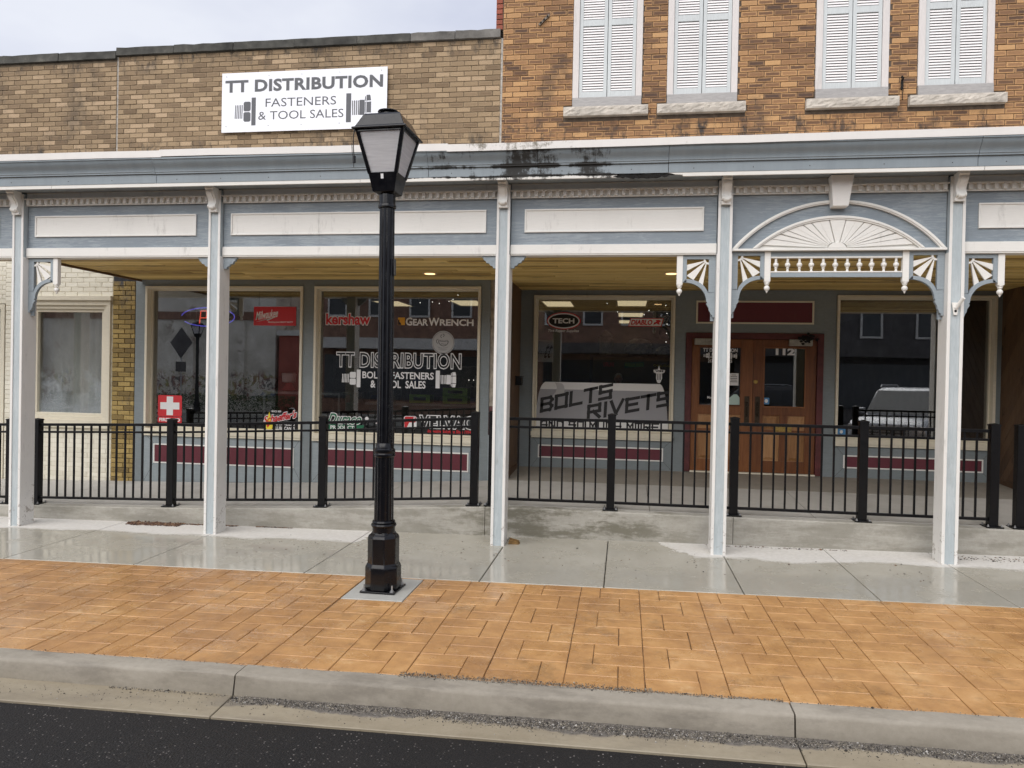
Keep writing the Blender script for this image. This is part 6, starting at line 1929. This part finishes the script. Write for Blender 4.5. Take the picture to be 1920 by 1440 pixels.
# shelving in the left shop
def shelf(x0, x1, y, zt, lab, seed, n=4):
    o = empty('shelf_unit', ((x0 + x1) / 2, y, .4), lab, 'shelf')
    rd = random.Random(seed)
    t = MB()
    for k in range(n):
        z = .45 + (zt - .45) * k / (n - 1)
        t.box(x0, x1, y, y + .4, z, z + .025)
    t.box(x0, x0 + .03, y, y + .4, .4, zt); t.box(x1 - .03, x1, y, y + .4, .4, zt); t.box(x0, x1, y + .38, y + .4, .4, zt)
    t.build('frame', 'laminate', o)
    t = MB()
    for k in range(n - 1):
        z = .45 + (zt - .45) * k / (n - 1) + .026
        x = x0 + .06
        while x < x1 - .15:
            w_ = rd.uniform(.08, .2); h_ = rd.uniform(.1, .3)
            t.box(x, x + w_, y + .05, y + .34, z, z + h_, rd.randrange(5)); x += w_ + rd.uniform(.01, .08)
    t.build('stock', ['stock_dark', 'stock_pale', 'stock_red', 'stock_blue', 'stock_dark'], o, kind='stuff')
shelf(-7.2, -5.4, 9.8, 2.2, 'tall stocked shelf at the back left of the left shop', 1)
shelf(-5.2, -3.2, 9.8, 2.0, 'tall stocked shelf at the back centre of the left shop', 2)
shelf(-3.0, -1.9, 9.8, 2.3, 'narrow stocked shelf at the back right of the left shop', 3)
# right shop: service counter with high shelf, buckets and bags, television, seated clerk
sc_ = empty('service_counter', (.2, 7.6, .42), 'dark service counter with brand stickers inside the right shop', 'counter')
t = MB(); t.box(-1.0, 1.6, 7.4, 7.9, .42, 1.45); t.build('front', 'stock_dark', sc_)
t = MB(); t.box(-.75, 1.4, 8.4, 8.8, 2.26, 2.30); t.box(-.75, -.70, 8.4, 8.8, .42, 2.26); t.box(1.36, 1.4, 8.4, 8.8, .42, 2.26); t.build('high_shelf', 'stock_dark', sc_)
b = MB()
b.plate([(.0, 2.02), (.42, 2.06), (.42, 2.16), (.0, 2.14)], 8.398, 0); put_text(b, 'MUELLER RIVETS', (.02, .40, 2.06, 2.13), 8.396, 1, bold=.02); put_text(b, 'LIFELINE', (-.45, -.22, 2.05, 2.14), 8.396, 2, bold=.02); put_text(b, 'CHAINEDGE', (.62, 1.0, 2.06, 2.11), 8.396, 3, bold=.02)
b.build('shelf_stickers', ['decal_green', 'stock_green', 'decal_red', 'decal_lemon'], sc_)
simple('bag_white', (0.48, 0.46, 0.40), 0.7, 0.3, 12, 0.8, 20, 0.03)
def lumpy(name, x, y, z, rx, rz2, seed, lab, cat='bag'):
    rd = random.Random(seed)
    b = MB(); seg, n = 18, 9
    vs = []
    for i in range(n + 1):
        f = i / n
        r_ = rx * (math.sin(PI * (.12 + .80 * f)) ** .6)
        for k in range(seg):
            a = 2 * PI * k / seg
            j = 1 + rd.uniform(-.12, .12)
            vs.append((x + r_ * j * math.cos(a), y + r_ * .7 * j * math.sin(a), z + rz2 * f * (1 + rd.uniform(-.05, .05) * (f > 0))))
    fs = [(i * seg + k, i * seg + (k + 1) % seg, (i + 1) * seg + (k + 1) % seg, (i + 1) * seg + k) for i in range(n) for k in range(seg)] + [tuple(range(seg - 1, -1, -1)), tuple(range(n * seg, n * seg + seg))]
    b.add(vs, fs)
    b.build(name, 'bag_white', label=lab, cat=cat, group='goods on the high shelf')
lumpy('stuffed_bag', .30, 8.6, 2.30, .30, .36, 1, 'big crumpled pale bag on the high shelf under the ceiling panels')
lumpy('stuffed_bag', 1.20, 8.6, 2.30, .24, .40, 2, 'tall crumpled pale bag at the right end of the high shelf')
lumpy('stuffed_bag', .82, 8.6, 2.30, .17, .20, 3, 'small pale bag on the high shelf next to the tall one')
bk = empty('bucket', (-.42, 8.6, 2.30), 'white bucket filled with bags at the left end of the high shelf', 'bucket')
t = MB(); t.lathe([(.13, 0), (.17, .36), (.15, .37), (.14, .3)], (-.42, 8.6, 2.301), 20); t.build('pail', 'bag_white', bk, smooth=40)
t = MB(); t.lathe([(.12, .3), (.16, .42), (.10, .50), (.02, .55)], (-.42, 8.6, 2.301), 9); t.build('filling', 'bag_white', bk)
tv = empty('television', (1.05, 8.0, 2.72), 'black television hung below the ceiling of the right shop', 'television')
t = MB(); t.box(.72, 1.38, 8.0, 8.06, 2.66, 3.04); t.build('screen', 'decal_black', tv, bevel=.005)
t = MB(); t.tube([(1.05, 8.06, 2.9), (1.05, 8.15, 3.0), (1.05, 8.15, 3.27)], .02, 8); t.build('bracket', 'black_metal', tv)
ps = empty('paper_sign', (-1.2, 3.7, 2.0), 'pale paper sign with dark lettering inside the left edge of the banner window', 'sign')
t = MB(); t.box(-1.36, -1.10, 3.60, 3.604, 2.02, 2.36); t.build('sheet', 'decal_white', ps)
b = MB(); put_text(b, 'tt', (-1.23, -1.12, 2.08, 2.30), 3.598, 0, bold=.0, shear=.3); put_text(b, 'vision', (-1.35, -1.16, 2.14, 2.21), 3.598, 0); b.build('lettering', ['decal_black'], ps)
# clerk behind the counter, seated on a stool (head and shoulders show above the banner)
def skin_fig(name, verts, edges, radii, mats, parent):
    me = bpy.data.meshes.new(name); me.from_pydata(verts, edges, []); me.update()
    o = place(name, me, parent)
    for m in mats: me.materials.append(MT[m])
    sk = o.modifiers.new('skin', 'SKIN')
    for i, r_ in enumerate(radii):
        o.data.skin_vertices[0].data[i].radius = (r_, r_ * .8)
    o.data.skin_vertices[0].data[0].use_root = True
    sb = o.modifiers.new('sub', 'SUBSURF'); sb.levels = sb.render_levels = 2
    return o
PX, PY, PZ = -.12, 8.15, .42
pe = empty('person', (PX, PY, PZ), 'person with grey hair in dark clothes seated behind the counter of the right shop', 'person')
V = [(0, 0, .62), (0, .02, .80), (0, .02, 1.0), (0, .0, 1.14), (0, -.01, 1.22), (.17, 0, 1.10), (.23, -.05, .88), (.18, -.25, .80), (-.17, 0, 1.10), (-.23, -.05, .88), (-.18, -.25, .80), (.1, -.05, .60), (.12, -.42, .60), (.12, -.42, .18), (.12, -.5, .05), (-.1, -.05, .60), (-.12, -.42, .60), (-.12, -.42, .18), (-.12, -.5, .05)]
E_ = [(0, 1), (1, 2), (2, 3), (3, 4), (3, 5), (5, 6), (6, 7), (3, 8), (8, 9), (9, 10), (0, 11), (11, 12), (12, 13), (13, 14), (0, 15), (15, 16), (16, 17), (17, 18)]
RD = [.15, .14, .15, .11, .055, .075, .05, .04, .075, .05, .04, .09, .075, .05, .04, .09, .075, .05, .04]
skin_fig('body', [(PX + x, PY + y, PZ + z) for x, y, z in V], E_, RD, ['shirt_dark'], pe)
def ball(b, c, r_, mi, n=14, cut_=None):
    vs, fs = [], []
    for i in range(n + 1):
        for k in range(n * 2):
            a, p = PI * i / n, PI * k / n
            vs.append((c[0] + r_[0] * math.sin(a) * math.cos(p), c[1] + r_[1] * math.sin(a) * math.sin(p), c[2] + r_[2] * math.cos(a)))
    m = n * 2
    fs = [(i * m + k, (i + 1) * m + k, (i + 1) * m + (k + 1) % m, i * m + (k + 1) % m) for i in range(n) for k in range(m)]
    b.add(vs, fs, mi)
hc = (PX, PY - .03, PZ + 1.36)
b = MB(); ball(b, hc, (.078, .095, .115), 0); ball(b, (hc[0], hc[1] - .095, hc[2] - .01), (.014, .022, .022), 0, 6)
for s_ in (-1, 1):
    ball(b, (hc[0] + s_ * .03, hc[1] - .082, hc[2] + .012), (.012, .010, .008), 1, 6); ball(b, (hc[0] + s_ * .079, hc[1], hc[2]), (.012, .02, .03), 0, 6)
ball(b, (hc[0], hc[1] - .085, hc[2] - .055), (.024, .008, .006), 2, 6)
b.build('head', ['skin', 'decal_black', 'stock_red'], pe, smooth=60)
b = MB(); ball(b, (hc[0], hc[1] + .018, hc[2] + .035), (.084, .096, .095), 0); b.build('hair', 'hair_grey', pe, smooth=60)
st_ = empty('stool', (PX, PY, PZ), 'dark round stool under the seated clerk', 'stool')
t = MB(); t.lathe([(.17, .46), (.18, .48), (.17, .51)], (PX, PY, PZ), 20); t.build('seat', 'stock_dark', st_)
for k in range(4):
    a = PI / 4 + k * PI / 2
    t = MB(); t.tube([(PX + .1 * math.cos(a), PY + .1 * math.sin(a), PZ + .47), (PX + .17 * math.cos(a), PY + .17 * math.sin(a), PZ)], .012, 6); t.build('leg', 'black_metal', st_)
# string of tiny lights round the window
for win, pts in ((W3, [(.15 + i * .0, 2.98) for i in range(0)] + [(.60, 2.90), (.62, 2.78), (.625, 2.62), (.62, 2.48), (.615, 2.35), (.35, 2.82), (.28, 2.76), (-.12, 2.80), (-.28, 2.93)]), (W2, [(-2.35, 2.92), (-2.42, 2.86), (-2.48, 2.83), (-2.62, 2.80), (-2.72, 2.82), (-2.90, 2.81), (-2.1, 1.72), (-2.17, 1.72)])):
    y = (GR if win is W3 else GY) + .05
    b = MB()
    for (x, z) in pts:
        ball(b, (x, y, z), (.0055, .0055, .0055), 0, 4)
    b.build('fairy_light', 'spark_light', win, kind='stuff')
# ================================================================== ACROSS THE STREET (seen in the glass)
FARY = -22.0
far_z = lambda x, y: gz(x, -3.93) - 0.150 + 0.004 * (y + 3.93)
fp = MB()
fp.box(-60, 60, -21.9, -18.6, -1.2, -.12); fp.build('far_pavement', 'pad_concrete', kind='structure')
def far_wall():
    g = NG('far_white')
    X, Y, Z = g.xyz()
    cc = g.ramp(g.noise(0.9, 6, 0.65), [(0.3, (0.44, 0.41, 0.35)), (0.7, (0.80, 0.77, 0.70))])
    peel = g.sm(g.noise(1.1, 7, 0.7), 0.60, 0.66)
    cc = g.mix(g.m('MULTIPLY', peel, 0.6), cc, (0.16, 0.095, 0.07))
    band = g.m('MULTIPLY', g.sm(Z, 0.2, 0.5), g.sm(Z, 1.5, 2.0, 1, 0))
    tagc = g.ramp(g.noise(1.7, 3, 0.5), [(0.35, (0.04, 0.10, 0.22)), (0.45, (0.30, 0.29, 0.07)), (0.55, (0.22, 0.06, 0.05)), (0.65, (0.05, 0.05, 0.06))])
    tm = g.sm(g.noise(2.4, 6, 0.7, dist=1.5), 0.49, 0.54)
    cc = g.mix(g.m('MULTIPLY', g.m('MULTIPLY', band, tm), 0.85), cc, tagc)
    ln = g.sm(g.m('FRACT', g.m('MULTIPLY', Z, 5.0)), 0.0, 0.09, 0.75, 1.0)
    cc = g.mix(1.0, cc, g.mix(ln, (0.7, 0.7, 0.7), (1, 1, 1)), 'MULTIPLY')
    g.pbsdf(Base_Color=cc, Roughness=0.9)
    MT['far_white'] = g.mat
far_wall()
simple('far_brick', (0.24, 0.14, 0.10), 0.9, 0.3, 3)
simple('far_dark', (0.09, 0.085, 0.085), 0.8, 0.3, 2)
simple('far_red', (0.36, 0.10, 0.075), 0.8, 0.2, 2)
simple('far_trim', (0.62, 0.61, 0.58), 0.7, 0.1, 4)
simple('far_pane', (0.03, 0.035, 0.04), 0.1, 0.2, 2)
simple('far_green', (0.06, 0.10, 0.04), 0.9, 0.5, 8)
def house(x0, x1, zt, mat, lab, floors, y=FARY, panes=4, win=(1.0, 1.5), depth=9.0, trim='far_trim', shop=True):
    o = empty('far_building', ((x0 + x1) / 2, y, -.12), lab, 'building', 'buildings across the street')
    t = MB(); t.box(x0, x1, y - depth, y, -.3, zt); t.build('wall', mat, o)
    t = MB(); t.box(x0 - .1, x1 + .1, y - depth - .1, y + .12, zt, zt + .25); t.build('parapet', trim, o)
    for fz in floors:
        for k in range(panes):
            cx = x0 + (x1 - x0) * (k + .5) / panes
            t = MB(); t.frame(cx - win[0] / 2, cx + win[0] / 2, fz, fz + win[1], .09, 0, .06); t.v = [(a, y + .07 - b_, c) for a, b_, c in t.v]; t.f = [tuple(reversed(f)) for f in t.f]
            w_ = t.build('window', trim, o)
            t = MB(); t.box(cx - win[0] / 2 + .05, cx + win[0] / 2 - .05, y + .002, y + .02, fz + .05, fz + win[1] - .05); t.build('pane', 'far_pane', w_)
    if shop:
        t = MB(); t.box(x0 + .4, x1 - .4, y + .002, y + .05, .6, 2.7); t.build('shop_glass', 'far_pane', o)
        t = MB(); t.box(x0, x1, y + .002, y + 1.0, 3.0, 3.5); t.build('awning', 'far_dark' if x0 > -5 else trim, o)
    return o
hw = house(-32, -17.0, 6.4, 'far_white', 'pale painted brick building side across the street, reflected in the left window', [], shop=False)
t = MB(); t.box(-32, -17.0, FARY + .002, FARY + .06, 4.35, 4.75); t.build('brick_band', 'far_brick', hw)
for x in (-26.5, -21.6, -18.9):
    t = MB(); t.box(x, x + .35, FARY + .003, FARY + .18, -.2, 4.3); t.build('pilaster', 'far_white', hw)
house(-16.8, -15.0, 3.6, 'far_red', 'low red shed across the street, reflected beside the pale wall', [], shop=False)
house(-14.8, -4.6, 8.2, 'far_brick', 'brown brick building with white windows across the street, reflected in the lettered window', [4.55], panes=5, win=(1.0, 1.9))
house(-4.4, 5.0, 7.4, 'far_brick', 'brown brick building straight across the street', [4.4], panes=5)
house(5.2, 15.0, 6.2, 'far_dark', 'dark fronted building across the street, reflected in the right recess window', [3.9], panes=4)
house(15.2, 30, 8.0, 'far_brick', 'brown brick building far right across the street', [4.5], panes=6)
# hedge at the foot of the pale wall
b = MB(); rd = random.Random(3)
for i in range(5200):
    x = rd.uniform(-28, -15.2); y = rd.uniform(-20.9, -20.2); z = -.1 + rd.random() ** .8 * .75
    s = rd.uniform(.04, .09); a = rd.random() * 6.3; e = rd.uniform(-.6, .6)
    b.add([(x, y, z), (x + s * math.cos(a), y + s * math.sin(a), z + s * e), (x + s * math.cos(a + 1.2), y + s * math.sin(a + 1.2), z + s * .8)], [(0, 1, 2)])
o = b.build('hedge', 'far_green'); tag(o, 'low green hedge along the foot of the pale wall across the street', 'hedge', kind='stuff')
# a second street lamp and a diamond road sign (its grey back) on the far side
def copy_tree(o, parent=None):
    c = o.copy(); col.objects.link(c); c.parent = parent
    c.matrix_parent_inverse = o.matrix_parent_inverse.copy()
    for ch in o.children:
        copy_tree(ch, c)
    return c
l2 = copy_tree(lamp); l2.location = (-19.1, -18.7, -.12); l2['label'] = 'second black street lamp across the street, reflected in the left window'
sgn = empty('road_sign', (-19.92, -18.75, -.12), 'dark diamond road sign across the street, reflected in the left window', 'road sign')
t = MB(); t.tube([(-19.92, -18.75, -.12), (-19.92, -18.75, 2.7)], .03, 8); t.build('pole', 'galvanised', sgn)
t = MB(); t.prism([(-19.92, 3.75), (-19.37, 3.05), (-19.92, 2.35), (-20.47, 3.05)], -18.72, -18.705); t.build('plate', 'far_dark', sgn)
t = MB(); t.box(-20.17, -19.67, -18.72, -18.705, 1.75, 2.2); t.build('small_plate', 'far_dark', sgn)

# parked silver sport utility vehicle, nose in to the kerb, seen in the right hand glass
simple('car_silver', (0.52, 0.53, 0.55), 0.25, 0.06, 3, 0.02, metallic=0.3, coat=0.6)
simple('car_dark', (0.03, 0.032, 0.038), 0.25, 0.1, 3, 0.02, coat=0.6)
simple('tyre', (0.02, 0.02, 0.02), 0.9, 0.2, 20)
flat('car_lamp', (0.8, 0.8, 0.82), 0.15)
def car(loc, rotz, paint, lab):
    o = empty('parked_car', (0, 0, 0), lab, 'car', 'cars parked along the street')
    def body(secs, name, mat, bev):
        b = MB(); n = len(secs[0][1])
        vs = [(x, y, z) for x, r_ in secs for (y, z) in r_]
        fs = [(k * n + i, (k + 1) * n + i, (k + 1) * n + (i + 1) % n, k * n + (i + 1) % n) for k in range(len(secs) - 1) for i in range(n)]
        fs += [tuple(range(n)), tuple(range(len(secs) * n - 1, (len(secs) - 1) * n - 1, -1))]
        b.add(vs, fs)
        return b.build(name, mat, o, smooth=40, bevel=bev)
    def ring(w, zb, zt):
        return [(-w * .94, zb), (-w, zb + .22), (-w, zb + (zt - zb) * .62), (-w * .93, zt - .06), (-w * .82, zt), (w * .82, zt), (w * .93, zt - .06), (w, zb + (zt - zb) * .62), (w, zb + .22), (w * .94, zb)]
    body([(2.42, ring(.78, .42, .78)), (2.36, ring(.90, .30, .96)), (2.15, ring(.95, .27, 1.06)), (1.15, ring(.97, .27, 1.14)), (.6, ring(.97, .27, 1.14)), (-1.8, ring(.97, .27, 1.16)), (-2.35, ring(.93, .30, 1.12)), (-2.45, ring(.85, .4, 1.0))], 'body', paint, .02)
    def cab(w, zt):
        return [(-w * 1.12, 1.10), (-w, zt - .08), (-w * .9, zt), (w * .9, zt), (w, zt - .08), (w * 1.12, 1.10)]
    cb = body([(1.12, cab(.83, 1.17)), (.35, cab(.78, 1.78)), (-.2, cab(.78, 1.86)), (-1.6, cab(.77, 1.86)), (-2.1, cab(.78, 1.74)), (-2.36, cab(.84, 1.2))], 'cabin', paint, .02)
    b = MB(); b.add([(1.10, -.80, 1.16), (1.10, .80, 1.16), (.375, .70, 1.75), (.375, -.70, 1.75)], [(0, 1, 2, 3)]); b.v = [(x + .02, y, z + .014) for x, y, z in b.v]; b.build('windscreen', 'far_pane', o)
    for s_ in (-1, 1):
        for (a, c) in ((.62, -.25), (-.32, -1.2), (-1.28, -2.0)):
            b = MB(); y0, y1 = .915 * s_, .80 * s_
            b.add([(a, y0, 1.18), (c, y0, 1.18), (c, y1, 1.70), (a - (.32 if a > .5 else 0), y1, 1.70)], [(0, 1, 2, 3) if s_ < 0 else (3, 2, 1, 0)]); b.v = [(x, y + s_ * .012, z) for x, y, z in b.v]; b.build('side_window', 'far_pane', o)
        b = MB(); b.box(.5, .68, s_ * 1.13 if s_ < 0 else s_ * .96, s_ * .96 if s_ < 0 else s_ * 1.13, 1.14, 1.30); b.build('mirror', paint, o, bevel=.03)
        b = MB(); b.box(2.28, 2.40, .52 if s_ > 0 else -.86, .86 if s_ > 0 else -.52, .78, .94); b.build('headlight', 'car_lamp', o, bevel=.02)
        for x in (1.5, -1.5):
            b = MB(); b.lathe([(.30, -.12), (.36, -.10), (.37, 0), (.36, .10), (.30, .12)], (0, 0, 0), 24); b.v = [(x + px, s_ * .86 + pz, .36 + py) for px, py, pz in b.v]; wh = b.build('wheel', 'tyre', o, smooth=40)
            b = MB(); b.lathe([(.235, -.125), (.235, .125)], (0, 0, 0), 20); b.v = [(x + px, s_ * .86 + pz, .36 + py) for px, py, pz in b.v]; b.build('rim', 'galvanised', wh)
        b = MB(); b.tube([(.2, s_ * .68, 1.86), (.1, s_ * .68, 1.91), (-1.5, s_ * .68, 1.92), (-1.65, s_ * .68, 1.87)], .018, 6); b.build('roof_rail', 'galvanised', o)
    b = MB()
    for k in range(4):
        b.box(2.40, 2.432, -.46, .46, .58 + k * .075, .62 + k * .075)
    b.build('grille', 'far_dark', o)
    b = MB(); b.box(2.38, 2.47, -.84, .84, .36, .54); b.build('bumper', 'car_dark', o, bevel=.04)
    b = MB(); b.box(2.471, 2.478, -.16, .16, .42, .52); b.build('number_plate', 'decal_white', o)
    o.location = loc; o.rotation_euler = (0, 0, rotz)
    return o
car((7.55, -6.35, far_z(8, -6) + .0), R(122), 'car_silver', 'silver sport utility vehicle parked nose to the kerb, reflected in the right recess window')
car((11.4, -6.6, far_z(11, -8)), R(122), 'car_dark', 'dark car parked beyond the silver one, farther right along the kerb')
car((5.0, -17.2, far_z(5, -17)), R(180), 'car_dark', 'dark car parked across the street at the far kerb')
